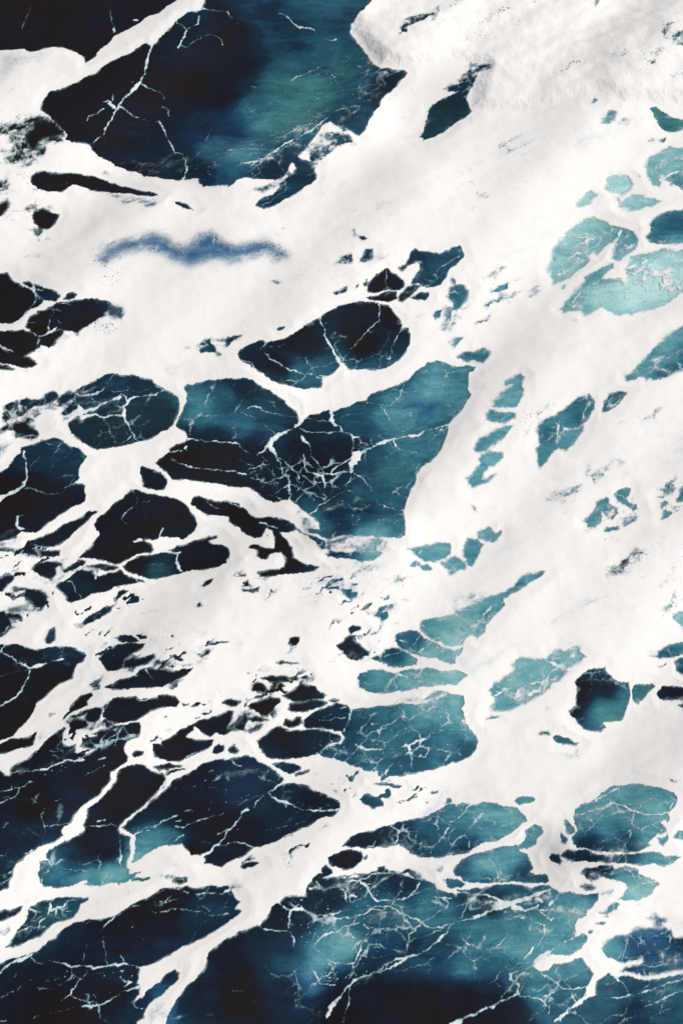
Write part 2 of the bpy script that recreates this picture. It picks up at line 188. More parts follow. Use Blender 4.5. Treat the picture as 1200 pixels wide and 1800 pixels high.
(1.5,[(-5.99,19.91),(-5.77,19.95),(-5.50,19.95),(-5.24,19.94),(-5.15,19.87),(-5.32,19.79),(-5.54,19.74),(-5.67,19.81)]),
(1,[(-6.66,19.37),(-6.62,19.44),(-6.41,19.51),(-6.24,19.68),(-6.07,19.77),(-5.85,19.78),(-5.77,19.66),(-5.70,19.59),(-5.49,19.69),(-5.14,19.82),(-5.05,19.68),(-4.87,19.61),(-4.69,19.56),(-4.55,19.48),(-4.77,19.45),(-5.03,19.41),(-5.29,19.35),(-5.46,19.22),(-5.64,19.20),(-5.81,19.14),(-6.02,18.99),(-6.23,18.92),(-6.37,18.97),(-6.45,19.17),(-6.57,19.29)]),
(1.5,[(-5.28,19.08),(-5.18,19.23),(-5.05,19.28),(-4.96,19.26),(-5.10,19.11),(-5.23,19.01)]),
(1.5,[(-5.94,18.41),(-5.90,18.53),(-5.65,18.73),(-5.40,18.88),(-5.27,18.88),(-5.39,18.68),(-5.55,18.51),(-5.76,18.41),(-5.91,18.35)]),
(1.5,[(-3.25,19.29),(-3.15,19.41),(-2.95,19.47),(-3.03,19.32),(-3.18,19.24)]),
(2,[(-6.83,17.92),(-6.80,18.04),(-6.66,18.23),(-6.58,18.28),(-6.53,18.16),(-6.56,17.99),(-6.72,17.85),(-6.81,17.84)]),
(1,[(-5.21,18.04),(-5.04,18.09),(-4.77,17.99),(-4.58,17.85),(-4.76,17.82),(-5.02,17.86)]),
(1,[(-5.54,17.48),(-5.36,17.68),(-5.15,17.82),(-4.84,17.82),(-4.44,17.77),(-4.57,17.64),(-4.73,17.53),(-4.90,17.39),(-4.93,17.19),(-5.14,17.09),(-5.29,17.11),(-5.39,17.27)]),
(2,[(-4.93,17.19),(-4.90,17.39),(-4.73,17.50),(-4.57,17.44),(-4.38,17.52),(-4.21,17.54),(-4.25,17.39),(-4.41,17.25),(-4.54,17.21),(-4.75,17.17)]),
(1,[(-3.77,17.33),(-3.64,17.38),(-3.53,17.34),(-3.64,17.30)]),
(1,[(-3.06,17.71),(-2.93,17.79),(-2.59,17.81),(-2.52,17.80),(-2.84,17.71)]),
(1,[(-3.57,21.56),(-3.54,21.74),(-3.47,21.81),(-3.26,21.75),(-2.95,21.70),(-2.72,21.72),(-2.44,21.61),(-2.42,21.51),(-2.26,21.41),(-2.21,21.30),(-2.02,21.20),(-1.80,21.15),(-1.57,21.15),(-1.39,21.09),(-1.16,20.96),(-0.98,20.76),(-0.80,20.57),(-0.58,20.43),(-0.38,20.36),(-0.40,20.20),(-0.46,20.16),(-0.58,20.27),(-0.75,20.45),(-0.93,20.64),(-1.07,20.74),(-1.25,20.67),(-1.43,20.70),(-1.33,20.51),(-1.20,20.29),(-1.13,20.24),(-1.13,20.03),(-1.01,19.88),(-0.79,19.80),(-0.51,19.72),(-0.66,19.62),(-0.88,19.55),(-1.14,19.52),(-1.45,19.51),(-1.76,19.46),(-1.91,19.48),(-1.99,19.62),(-1.76,19.65),(-1.50,19.69),(-1.34,19.73),(-1.37,19.83),(-1.33,19.98),(-1.42,20.11),(-1.64,20.09),(-1.72,19.94),(-1.85,19.93),(-1.99,20.03),(-2.00,20.22),(-2.20,20.29),(-2.18,20.35),(-2.00,20.37),(-1.86,20.29),(-1.60,20.26),(-1.58,20.52),(-1.61,20.74),(-1.74,20.83),(-1.89,20.59),(-2.05,20.55),(-2.17,20.65),(-2.35,20.78),(-2.38,20.89),(-2.56,20.99),(-2.70,21.14),(-2.71,21.25),(-2.93,21.26),(-3.20,21.31),(-3.39,21.43)]),
(1.5,[(-2.81,20.32),(-2.65,20.30),(-2.60,20.19),(-2.61,20.02),(-2.79,20.01)]),
(1.5,[(-1.76,20.65),(-1.72,20.63),(-1.75,20.58)]),
(1.5,[(-2.36,19.12),(-2.23,19.15),(-1.88,19.20),(-1.90,19.10),(-2.10,19.06),(-2.25,19.06)]),
(1.5,[(-0.33,19.17),(-0.04,19.18),(-0.04,19.13),(-0.26,19.12)]),
(1.5,[(0.04,19.09),(0.22,19.12),(0.24,19.03),(0.37,19.05),(0.35,18.97),(0.17,18.91),(0.11,18.98)]),
(1.5,[(0.22,19.26),(0.35,19.29),(0.37,19.23),(0.26,19.23)]),
(1.5,[(-0.31,19.27),(-0.22,19.27),(-0.23,19.24)]),
(1.5,[(0.44,18.66),(0.52,18.76),(0.70,18.82),(0.65,18.72),(0.50,18.63)]),
(1.5,[(0.76,18.51),(0.87,18.69),(1.05,18.79),(1.05,18.73),(0.92,18.56)]),
(1.5,[(-1.25,17.80),(-1.21,17.92),(-1.10,17.97),(-0.97,17.94),(-0.98,17.80),(-1.08,17.71),(-1.16,17.76)]),
(1.5,[(-1.44,17.34),(-1.33,17.37),(-1.16,17.35),(-0.97,17.38),(-0.95,17.33),(-1.16,17.30),(-1.40,17.29)]),
(1.5,[(0.17,18.07),(0.17,18.18),(0.26,18.24),(0.43,18.24),(0.46,18.20),(0.35,18.10),(0.22,18.05)]),
(1.5,[(-0.15,17.78),(0.00,17.86),(0.04,17.97),(0.17,18.02),(0.37,18.03),(0.26,17.94),(0.43,17.88),(0.48,17.80),(0.63,17.69),(0.61,17.58),(0.47,17.51),(0.35,17.44),(0.17,17.45),(0.09,17.53),(0.00,17.66)]),
(1.5,[(0.90,17.59),(1.00,17.71),(1.17,17.81),(1.30,17.80),(1.47,17.69),(1.73,17.44),(1.72,17.32),(1.55,17.29),(1.29,17.30),(1.08,17.34),(0.93,17.48)]),
(1.5,[(0.65,17.51),(0.82,17.59),(0.95,17.46),(1.04,17.36),(0.86,17.39)]),
(1.5,[(1.21,17.94),(1.24,18.10),(1.39,18.18),(1.57,18.22),(1.74,18.18),(2.00,17.96),(2.21,17.83),(2.59,17.67),(2.77,17.71),(2.72,17.60),(2.59,17.51),(2.58,17.34),(2.37,17.37),(2.07,17.48),(1.73,17.56),(1.56,17.64),(1.34,17.78)]),
(2.1,[(1.82,18.34),(1.88,18.41),(2.09,18.51),(2.36,18.55),(2.62,18.59),(2.62,18.66),(2.89,18.77),(3.19,18.88),(3.33,18.98),(3.51,19.07),(3.77,19.18),(3.95,19.28),(4.09,19.42),(4.40,19.59),(4.63,19.67),(4.74,19.65),(4.62,19.52),(4.40,19.38),(4.13,19.23),(3.90,19.09),(3.72,18.94),(3.78,18.80),(3.66,18.66),(3.49,18.51),(3.30,18.32),(3.28,18.13),(3.08,17.95),(2.99,18.07),(2.82,18.00),(2.77,17.81),(2.60,17.77),(2.38,17.80),(2.17,17.88),(2.00,18.03),(1.87,18.20)]),
(2,[(0.34,16.92),(0.34,17.10),(0.52,17.20),(0.73,17.25),(0.95,17.23),(1.29,17.10),(1.46,17.00),(1.72,16.90),(1.71,16.75),(0.34,16.79)]),
(2,[(1.59,20.18),(1.77,20.26),(2.13,20.36),(2.49,20.41),(2.58,20.32),(2.55,20.13),(2.39,19.98),(2.17,19.90),(1.94,19.90),(1.77,19.98),(1.64,20.09)]),
(1.5,[(1.79,19.80),(1.99,19.82),(2.12,19.73),(2.07,19.67),(1.85,19.69)]),
(2.6,[(2.32,19.86),(2.52,20.01),(2.66,20.06),(2.83,19.95),(2.92,19.80),(2.87,19.71),(2.65,19.66),(2.56,19.65),(2.43,19.79)]),
(2.1,[(2.84,20.04),(2.89,20.33),(3.00,20.53),(3.20,20.49),(3.34,20.39),(3.24,20.19),(3.12,20.00),(3.03,19.82),(2.92,19.85)]),
(2.1,[(3.19,20.66),(3.35,20.76),(3.52,20.84),(3.53,20.73),(3.63,20.66),(3.78,20.69),(3.74,20.58),(3.56,20.44),(3.38,20.49),(3.25,20.54)]),
(2.1,[(5.74,21.01),(5.92,21.28),(6.06,21.49),(6.25,21.66),(6.32,21.59),(6.33,21.42),(6.50,21.32),(6.54,21.17),(6.39,21.02),(6.22,21.09),(6.11,21.16),(6.11,20.96),(5.98,20.81),(5.80,20.82)]),
(2.1,[(6.48,21.70),(6.67,21.80),(6.84,21.89),(6.85,21.73),(6.77,21.57),(6.87,21.42),(6.86,21.29),(6.71,21.37),(6.56,21.50)]),
(2.1,[(6.17,20.72),(6.25,20.82),(6.38,20.83),(6.52,20.87),(6.54,20.79),(6.28,20.67)]),
(2.1,[(6.59,21.22),(6.66,21.27),(6.67,21.17)]),
(2.1,[(6.86,21.32),(6.98,21.40),(7.00,21.29),(6.88,21.24)]),
(2.1,[(7.92,21.49),(8.01,21.70),(8.12,21.95),(8.53,22.04),(8.48,21.48)]),
(2.1,[(7.51,21.64),(7.65,21.66),(7.62,21.56)]),
(2.1,[(7.54,21.46),(7.66,21.53),(7.70,21.43),(7.55,21.28)]),
(2.1,[(7.53,21.00),(7.59,21.25),(7.83,21.17),(7.64,21.02)]),
(2.1,[(6.47,19.83),(6.55,19.98),(6.71,20.05),(6.68,19.90),(6.56,19.79)]),
(2.6,[(7.69,18.55),(7.90,18.75),(8.31,18.89),(8.27,18.32),(7.87,18.33)]),
(2.1,[(7.18,17.64),(7.26,17.78),(7.45,17.93),(7.67,17.98),(7.85,17.98),(8.24,18.01),(8.22,17.74),(7.78,17.68),(7.51,17.60),(7.22,17.55)]),
(1,[(7.23,17.36),(7.46,17.50),(7.41,17.39),(7.27,17.34)]),
(2.6,[(3.88,17.32),(4.02,17.49),(4.32,17.51),(4.62,17.50),(4.76,17.62),(4.98,17.76),(5.19,17.66),(5.42,17.78),(5.54,17.57),(5.44,17.46),(5.18,17.34),(5.00,17.25),(5.17,17.20),(4.90,17.02),(4.73,16.93),(4.72,16.79),(3.43,16.77),(3.48,16.93),(3.74,17.05),(3.87,17.14)]),
(1,[(-8.21,17.87),(-7.77,17.86),(-7.60,17.90),(-7.37,17.85),(-7.10,17.77),(-6.80,17.74),(-6.54,17.83),(-6.33,17.83),(-6.06,17.77),(-5.88,17.65),(-5.79,17.55),(-5.84,17.42),(-6.03,17.33),(-6.08,17.18),(-6.07,16.99),(-6.19,16.92),(-6.38,16.82),(-6.58,16.66),(-6.71,16.49),(-6.85,16.35),(-6.84,16.26),(-6.93,16.07),(-7.02,15.88),(-7.18,15.70),(-7.29,15.55),(-7.45,15.48),(-7.94,15.29)]),
(1,[(-7.53,15.38),(-7.37,15.49),(-7.16,15.51),(-6.95,15.56),(-6.79,15.64),(-6.81,15.46),(-6.87,15.32),(-7.05,15.26),(-7.30,15.17),(-7.92,15.06),(-7.94,15.29)]),
(1,[(-7.29,14.81),(-7.11,14.94),(-6.91,15.07),(-6.75,15.18),(-6.59,15.36),(-6.44,15.51),(-6.32,15.65),(-6.18,15.76),(-6.13,15.71),(-6.20,15.55),(-6.19,15.36),(-6.03,15.30),(-5.85,15.36),(-5.85,15.19),(-5.91,15.06),(-5.76,14.97),(-5.68,15.06),(-5.52,15.13),(-5.44,15.19),(-5.69,15.24),(-5.74,15.33),(-5.62,15.46),(-5.42,15.52),(-5.46,15.59),(-5.30,15.68),(-5.05,15.75),(-4.80,15.75),(-4.64,15.82),(-4.49,15.85),(-4.46,15.70),(-4.46,15.60),(-4.58,15.49),(-4.74,15.39),(-4.80,15.22),(-4.69,15.06),(-4.69,14.94),(-4.81,14.87),(-4.97,14.75),(-5.09,14.69),(-5.10,14.52),(-5.20,14.37),(-5.32,14.20),(-5.48,14.09),(-5.61,13.98),(-5.73,13.83),(-5.81,13.73),(-5.86,13.58),(-6.02,13.47),(-6.08,13.37),(-6.05,13.28),(-6.29,13.12),(-6.52,13.03),(-6.68,12.92),(-6.83,12.81),(-6.95,12.69),(-7.04,12.54),(-7.05,12.42),(-7.11,12.30),(-7.14,12.14),(-7.66,11.88),(-7.89,14.75),(-7.51,14.73),(-7.33,14.61)]),
(1,[(-6.09,16.11),(-6.07,16.30),(-5.95,16.42),(-5.79,16.55),(-5.62,16.57),(-5.55,16.49),(-5.67,16.37),(-5.66,16.25),(-5.81,16.19),(-5.97,16.13),(-6.15,15.95),(-6.25,15.90),(-6.16,16.04)]),
(1.5,[(-6.05,15.96),(-5.84,16.10),(-5.65,16.16),(-5.71,16.04),(-5.83,15.98),(-5.98,15.94)]),
(1,[(-5.76,15.95),(-5.67,16.16),(-5.51,16.22),(-5.35,16.19),(-5.32,16.07),(-5.38,15.91),(-5.52,15.83),(-5.67,15.85)]),
(1,[(-6.07,15.78),(-5.91,15.89),(-5.74,15.87),(-5.62,15.78),(-5.72,15.67),(-5.89,15.64),(-6.04,15.69)]),
(1,[(-5.32,15.95),(-5.31,16.14),(-5.21,16.28),(-5.13,16.42),(-4.88,16.44),(-4.58,16.43),(-4.49,16.34),(-4.28,16.41),(-4.16,16.41),(-4.12,16.50),(-3.91,16.51),(-3.68,16.48),(-3.62,16.35),(-3.69,16.23),(-3.86,16.21),(-4.02,16.20),(-4.23,16.12),(-4.39,15.99),(-4.55,15.87),(-4.80,15.80),(-5.05,15.79),(-5.22,15.84)]),
(1,[(-5.37,16.66),(-5.16,16.76),(-4.99,16.89),(-4.65,16.97),(-4.58,17.11),(-4.32,17.16),(-4.02,17.14),(-3.72,17.09),(-3.34,17.13),(-3.46,16.99),(-3.67,16.85),(-3.92,16.75),(-4.04,16.67),(-4.29,16.64),(-4.68,16.62),(-5.02,16.63)]),
(1,[(-3.89,16.69),(-3.83,16.73),(-3.68,16.75),(-3.70,16.69),(-3.81,16.65)]),
(1,[(-5.64,16.81),(-5.56,16.91),(-5.39,16.97),(-5.47,16.85)]),
(1,[(-3.40,16.28),(-3.23,16.34),(-3.14,16.33),(-3.23,16.26),(-3.37,16.24)]),
(1,[(-3.17,16.31),(-3.08,16.34),(-3.03,16.33),(-3.08,16.28)]),
(1,[(-2.62,16.39),(-2.55,16.44),(-2.50,16.39),(-2.55,16.35)]),
(1,[(-3.93,15.98),(-3.87,16.01),(-3.87,15.96)]),
(1,[(-4.65,15.13),(-4.57,15.21),(-4.39,15.21),(-4.41,15.14),(-4.53,15.06),(-4.63,15.07)]),
(1,[(-4.20,15.22),(-4.21,15.38),(-4.04,15.37),(-4.02,15.44),(-3.88,15.51),(-3.67,15.62),(-3.55,15.75),(-3.43,15.81),(-3.30,15.81),(-3.30,15.70),(-3.44,15.61),(-3.42,15.55),(-3.08,15.53),(-2.83,15.50),(-2.91,15.36),(-3.16,15.23),(-3.36,15.12),(-3.53,15.00),(-3.78,14.99),(-3.99,15.04),(-4.14,15.09)]),
(1,[(-3.34,15.85),(-3.09,15.97),(-2.84,16.08),(-2.55,16.22),(-2.46,16.20),(-2.44,16.04),(-2.48,15.91),(-2.54,15.76),(-2.41,15.74),(-2.54,15.65),(-2.62,15.60),(-2.77,15.65),(-2.92,15.58),(-3.04,15.63),(-3.19,15.73)]),
(1,[(-2.91,15.21),(-2.87,15.34),(-2.74,15.40),(-2.62,15.37),(-2.65,15.24),(-2.78,15.18)]),
(1,[(-2.57,15.30),(-2.41,15.46),(-2.36,15.35),(-2.30,15.28),(-2.36,15.21),(-2.51,15.21)]),
(1,[(-4.15,14.89),(-3.90,14.95),(-3.48,14.93),(-3.53,14.88),(-3.86,14.83),(-4.06,14.81)]),
(1,[(-3.94,14.71),(-3.86,14.81),(-3.48,14.86),(-3.40,14.84),(-3.61,14.78),(-3.85,14.69)]),
(1,[(-4.27,14.90),(-4.44,14.91),(-4.64,14.88),(-4.85,14.78),(-4.97,14.63),(-5.00,14.51),(-5.12,14.34),(-5.24,14.17),(-5.39,14.03),(-5.57,13.88),(-5.52,13.70),(-5.66,13.54),(-5.60,13.46),(-5.77,13.31),(-6.05,13.15),(-6.24,13.02),(-6.36,12.90),(-6.39,12.85),(-6.35,12.74),(-6.51,12.71),(-6.52,12.53),(-6.54,12.41),(-6.47,12.30),(-6.37,12.20),(-6.16,12.18),(-5.88,12.22),(-5.65,12.30),(-5.49,12.37),(-5.47,12.29),(-5.60,12.24),(-5.23,12.24),(-4.91,12.28),(-4.70,12.25),(-4.54,12.35),(-4.42,12.43),(-4.64,12.61),(-4.63,12.82),(-4.59,12.99),(-4.59,13.31),(-4.80,13.41),(-4.86,13.51),(-4.77,13.66),(-4.57,13.81),(-4.41,13.94),(-4.21,14.15),(-4.11,14.26),(-4.05,14.37),(-3.93,14.45),(-3.89,14.64),(-3.94,14.77),(-4.19,14.80),(-4.31,14.86)]),
(1,[(-3.85,14.47),(-3.66,14.63),(-3.35,14.76),(-3.15,14.89),(-2.94,15.00),(-2.73,15.05),(-2.52,15.06),(-2.40,15.13),(-2.27,15.17),(-2.06,15.18),(-1.92,15.10),(-1.85,15.01),(-1.60,14.93),(-1.39,14.76),(-1.28,14.66),(-1.26,14.55),(-1.05,14.55),(-0.71,14.47),(-0.59,14.40),(-0.29,14.21),(-0.08,14.13),(-0.03,14.02),(-0.04,13.89),(-0.17,13.74),(-0.41,13.70),(-0.66,13.55),(-1.03,13.41),(-1.32,13.24),(-1.65,13.10),(-1.89,13.06),(-2.06,12.93),(-2.22,12.83),(-2.46,12.72),(-2.62,12.62),(-2.75,12.66),(-2.95,12.70),(-2.94,12.81),(-3.04,12.89),(-3.29,12.87),(-3.35,12.98),(-3.46,13.17),(-3.71,13.15),(-3.96,13.09),(-4.12,13.01),(-4.36,12.84),(-4.56,12.74),(-4.53,12.95),(-4.50,13.29),(-4.59,13.37),(-4.80,13.53),(-4.49,13.83),(-4.17,14.17),(-4.05,14.26)]),
(1,[(-1.58,15.02),(-1.35,15.04),(-1.09,15.01),(-0.90,14.92),(-0.92,14.86),(-1.05,14.77),(-1.22,14.72),(-1.39,14.83),(-1.51,14.91)]),
(1,[(-1.03,14.75),(-0.92,14.83),(-0.71,14.89),(-0.74,14.81),(-0.88,14.73),(-0.99,14.70)]),
(1.5,[(-1.80,16.94),(-1.67,17.03),(-1.56,17.05),(-1.46,16.99),(-1.20,17.01),(-1.11,16.95),(-1.20,16.86),(-1.37,16.90),(-1.45,16.83),(-1.54,16.85),(-1.71,16.89)]),
(1.5,[(-1.07,16.93),(-0.94,17.01),(-0.79,17.00),(-0.75,16.96),(-0.94,16.93)]),
(1.5,[(-2.01,16.67),(-1.99,16.82),(-1.88,16.87),(-1.73,16.80),(-1.69,16.69),(-1.73,16.60),(-1.88,16.62)]),
(1,[(-1.39,16.55),(-1.20,16.66),(-1.05,16.78),(-0.90,16.86),(-0.73,16.83),(-0.58,16.77),(-0.51,16.67),(-0.34,16.63),(-0.43,16.52),(-0.64,16.47),(-0.85,16.43),(-1.07,16.43),(-1.24,16.51)]),
(1,[(-1.19,16.22),(-1.20,16.38),(-1.07,16.42),(-0.77,16.45),(-0.43,16.49),(-0.30,16.44),(-0.43,16.34),(-0.60,16.25),(-0.85,16.19),(-1.06,16.19)]),
(1,[(-0.34,16.50),(-0.19,16.56),(-0.04,16.53),(-0.13,16.44),(-0.26,16.45)]),
(1,[(-2.11,16.31),(-1.96,16.38),(-1.79,16.49),(-1.60,16.53),(-1.43,16.51),(-1.37,16.41),(-1.47,16.28),(-1.53,16.15),(-1.66,16.07),(-1.78,16.08),(-1.91,16.18),(-2.04,16.22)]),
(1.5,[(-2.55,16.45),(-2.30,16.46),(-2.24,16.44),(-2.38,16.29),(-2.47,16.28),(-2.68,16.35)]),
(1.5,[(-2.55,16.22),(-2.44,16.22),(-2.44,16.09),(-2.55,16.04),(-2.63,16.13)]),
(1.5,[(-2.42,15.87),(-2.33,16.05),(-2.17,16.09),(-2.08,16.01),(-2.16,15.87),(-2.14,15.76),(-2.24,15.73),(-2.37,15.76)]),
(1.5,[(-2.08,16.01),(-1.87,16.05),(-1.61,16.01),(-1.78,15.95),(-1.99,15.93)]),
(1.5,[(-2.10,15.76),(-1.91,15.86),(-1.76,15.86),(-1.91,15.75),(-2.03,15.70)]),
(1,[(-1.32,15.89),(-1.27,16.03),(-1.11,16.03),(-0.98,16.10),(-0.89,16.08),(-0.87,15.95),(-1.06,15.84),(-1.19,15.81)]),
(1,[(-1.84,15.36),(-1.84,15.53),(-1.73,15.64),(-1.53,15.78),(-1.36,15.85),(-1.23,15.79),(-1.02,15.78),(-0.76,15.81),(-0.51,15.83),(-0.25,15.77),(-0.04,15.66),(0.00,15.56),(-0.08,15.47),(-0.30,15.41),(-0.42,15.32),(-0.51,15.21),(-0.72,15.17),(-1.01,15.12),(-1.26,15.09),(-1.52,15.11),(-1.68,15.13),(-1.75,15.23)]),
(1,[(-0.85,16.00),(-0.72,16.11),(-0.51,16.25),(-0.30,16.39),(-0.09,16.44),(0.13,16.38),(0.23,16.29),(0.43,16.32),(0.77,16.35),(1.11,16.38),(1.36,16.38),(1.66,16.36),(1.88,16.40),(1.96,16.51),(2.14,16.67),(2.35,16.65),(2.56,16.59),(2.76,16.57),(2.75,16.39),(2.68,16.26),(2.74,16.08),(2.78,15.91),(2.93,15.78),(3.04,15.65),(3.06,15.52),(3.00,15.34),(2.87,15.17),(2.70,15.07),(2.53,15.03),(2.23,14.93),(2.02,14.84),(1.68,14.76),(1.38,14.68),(1.00,14.67),(0.98,14.76),(0.75,14.76),(0.50,14.78),(0.38,14.86),(0.25,14.93),(0.08,15.01),(-0.17,15.09),(-0.42,15.16),(-0.51,15.23),(-0.42,15.32),(-0.25,15.41),(0.00,15.47),(0.04,15.61),(0.00,15.75),(-0.25,15.80),(-0.55,15.83),(-0.81,15.80),(-0.89,15.91)]),
(1.5,[(0.32,16.99),(0.37,17.15),(0.52,17.20),(0.73,17.25),(0.95,17.23),(1.21,17.14),(1.46,17.21),(1.94,17.26),(2.28,17.18),(2.58,17.19),(2.71,17.11),(2.83,17.04),(2.70,16.93),(2.57,16.83),(2.31,16.80),(2.14,16.81),(1.93,16.79),(1.71,16.78),(1.50,16.72),(1.07,16.65),(0.86,16.68),(0.69,16.67),(0.51,16.77),(0.39,16.88)]),
(1,[(0.12,14.67),(0.19,14.69),(0.29,14.64),(0.29,14.55),(0.21,14.54)]),
(1,[(0.71,14.48),(0.77,14.52),(1.04,14.52),(1.34,14.47),(1.25,14.39),(1.04,14.41),(0.83,14.45)]),
(1,[(0.41,14.12),(0.50,14.23),(0.65,14.27),(0.79,14.17),(0.89,14.07),(0.89,13.98),(0.75,13.96),(0.71,13.91),(0.58,14.00),(0.48,14.04)]),
(1,[(1.93,14.33),(2.03,14.36),(2.13,14.36),(2.12,14.30),(2.00,14.28)]),
(1,[(1.84,14.07),(1.88,14.09),(1.92,14.08),(1.91,14.05),(1.87,14.04)]),
(1.5,[(2.26,14.08),(2.32,14.19),(2.40,14.19),(2.44,14.08),(2.33,14.05)]),
(1,[(-0.01,13.07),(0.08,13.20),(0.33,13.33),(0.66,13.45),(1.03,13.54),(1.24,13.66),(1.49,13.73),(1.87,13.78),(2.08,13.91),(2.25,14.02),(2.50,14.04),(2.50,14.00),(2.67,14.10),(2.83,14.08),(3.13,14.11),(3.45,14.02),(3.70,13.98),(3.90,13.89),(4.04,13.77),(4.06,13.64),(3.93,13.58),(3.76,13.44),(3.65,13.33),(3.42,13.20),(3.13,13.16),(2.88,13.04),(2.75,12.93),(2.46,12.87),(2.38,12.89),(2.18,12.83),(1.89,12.82),(1.64,12.87),(1.48,12.91),(1.46,12.96),(1.32,13.06),(1.24,13.15),(1.03,13.09),(0.74,13.05),(0.58,13.02),(0.37,13.04),(0.00,13.05)]),
(1,[(-0.27,12.69),(-0.27,12.79),(-0.08,12.88),(0.04,12.97),(0.16,13.01),(0.41,12.98),(0.49,12.87),(0.43,12.73),(0.29,12.62),(0.16,12.56),(-0.04,12.57),(-0.20,12.60)]),
(1,[(0.47,12.83),(0.55,12.92),(0.55,12.81),(0.49,12.78)]),
(1,[(-0.71,12.17),(-0.61,12.32),(-0.45,12.45),(-0.45,12.54),(-0.33,12.65),(-0.20,12.54),(-0.16,12.44),(-0.33,12.37),(-0.45,12.33),(-0.53,12.22)]),
(1,[(-3.67,8.86),(-3.65,9.22),(-3.55,9.53),(-3.42,9.73),(-3.29,9.97),(-3.08,10.13),(-2.94,10.33),(-2.85,10.53),(-2.82,10.70),(-2.68,10.86),(-2.41,11.04),(-2.17,11.18),(-1.97,11.26),(-1.81,11.32),(-1.73,11.30),(-1.67,11.43),(-1.53,11.59),(-1.50,11.70),(-1.38,11.76),(-1.29,11.74),(-1.28,11.86),(-1.18,11.97),(-1.03,11.99),(-0.77,11.98),(-0.75,12.09),(-0.69,12.16),(-0.53,12.26),(-0.45,12.33),(-0.16,12.36),(0.00,12.40),(0.20,12.46),(0.41,12.48),(0.57,12.48),(0.78,12.55),(0.78,12.62),(0.90,12.66),(1.07,12.57),(1.23,12.53),(1.47,12.55),(1.63,12.44),(1.84,12.32),(2.00,12.23),(2.03,12.10),(2.23,12.03),(2.43,11.98),(2.44,12.09),(2.68,12.08),(3.04,12.12),(3.25,12.18),(3.49,12.20),(3.98,12.15),(4.05,12.12),(4.34,12.14),(4.46,12.15),(4.57,12.04),(4.63,11.97),(4.84,11.96),(5.08,11.91),(5.44,11.91),(5.44,11.79),(5.31,11.66),(5.18,11.56),(5.17,11.44),(4.97,11.38),(4.92,11.23),(4.91,11.09),(5.11,11.06),(5.21,10.98),(5.19,10.90),(5.02,10.76),(4.77,10.61),(4.49,10.60),(4.13,10.47),(4.12,10.30),(4.28,10.30),(4.44,10.40),(4.76,10.50),(5.03,10.57),(5.13,10.46),(5.21,10.42),(5.25,10.27),(5.15,10.00),(5.10,9.78),(4.89,9.62),(4.75,9.50),(4.93,9.62),(5.14,9.76),(5.30,9.84),(5.29,9.99),(5.32,10.13),(5.57,10.27),(5.72,10.20),(5.97,10.23),(6.25,10.15),(6.61,10.20),(7.17,10.31),(7.54,10.37),(7.42,8.90)]),
(1,[(2.46,12.65),(2.58,12.78),(2.83,12.90),(3.16,12.99),(3.53,13.06),(3.82,13.06),(3.88,12.96),(4.02,12.89),(4.05,12.71),(4.12,12.57),(4.05,12.45),(4.15,12.40),(4.43,12.37),(4.46,12.21),(4.34,12.18),(4.06,12.21),(3.66,12.24),(3.25,12.23),(2.85,12.21),(2.60,12.26),(2.57,12.34),(2.45,12.41),(2.41,12.52)]),
(1.5,[(2.20,12.29),(2.28,12.34),(2.44,12.31),(2.56,12.26),(2.68,12.19),(2.60,12.13),(2.44,12.11),(2.28,12.11)]),
(2.5,[(5.42,10.78),(5.55,10.94),(5.80,11.05),(6.05,11.11),(6.14,11.20),(6.34,11.24),(6.67,11.25),(6.84,11.31),(6.98,11.22),(7.07,11.05),(7.31,11.09),(7.59,11.11),(7.54,10.39),(7.18,10.41),(6.78,10.31),(6.37,10.25),(6.21,10.27),(5.85,10.30),(5.94,10.40),(6.22,10.46),(6.31,10.57),(5.98,10.51),(5.78,10.53),(5.58,10.59),(5.46,10.68)]),
(1,[(-4.86,11.57),(-4.63,11.72),(-4.31,11.88),(-4.11,11.98),(-3.91,12.13),(-3.67,12.19),(-3.43,12.21),(-3.14,12.17),(-2.86,12.21),(-2.45,12.21),(-2.36,12.03),(-2.25,11.92),(-2.15,11.84),(-2.19,11.77),(-2.27,11.69),(-2.14,11.64),(-2.26,11.48),(-2.42,11.36),(-2.70,11.19),(-2.97,11.03),(-3.21,10.93),(-3.39,10.85),(-3.60,10.71),(-3.88,10.55),(-4.07,10.45),(-4.21,10.43),(-4.24,10.27),(-4.27,10.10),(-4.20,9.98),(-4.22,9.82),(-4.35,9.70),(-4.15,9.78),(-4.01,9.98),(-3.81,10.12),(-3.66,10.30),(-3.47,10.36),(-3.38,10.32),(-3.40,10.18),(-3.57,10.00),(-3.76,9.82),(-3.95,9.66),(-4.06,9.54),(-4.09,9.38),(-4.24,9.26),(-4.26,8.87),(-7.42,8.91),(-7.57,10.40),(-7.22,10.56),(-6.99,10.66),(-6.64,10.76),(-6.48,10.80),(-6.37,10.93),(-6.18,11.09),(-5.98,11.25),(-5.75,11.41),(-5.47,11.49),(-5.10,11.52)]),
(1,[(-7.15,10.88),(-7.02,11.04),(-6.95,11.17),(-6.88,11.29),(-6.73,11.49),(-6.70,11.69),(-6.66,11.77),(-6.51,11.88),(-6.27,11.94),(-5.99,11.97),(-5.71,11.95),(-5.44,11.99),(-5.44,11.93),(-5.58,11.83),(-5.65,11.66),(-5.76,11.54),(-6.08,11.46),(-6.24,11.34),(-6.46,11.13),(-6.70,11.01),(-6.93,10.93)]),
(1,[(-7.65,11.65),(-7.29,11.68),(-7.06,11.71),(-6.80,11.80),(-6.86,11.66),(-7.05,11.54),(-7.28,11.43),(-7.63,11.30)]),
(1,[(-4.55,12.48),(-4.32,12.54),(-4.34,12.50),(-4.50,12.44)]),
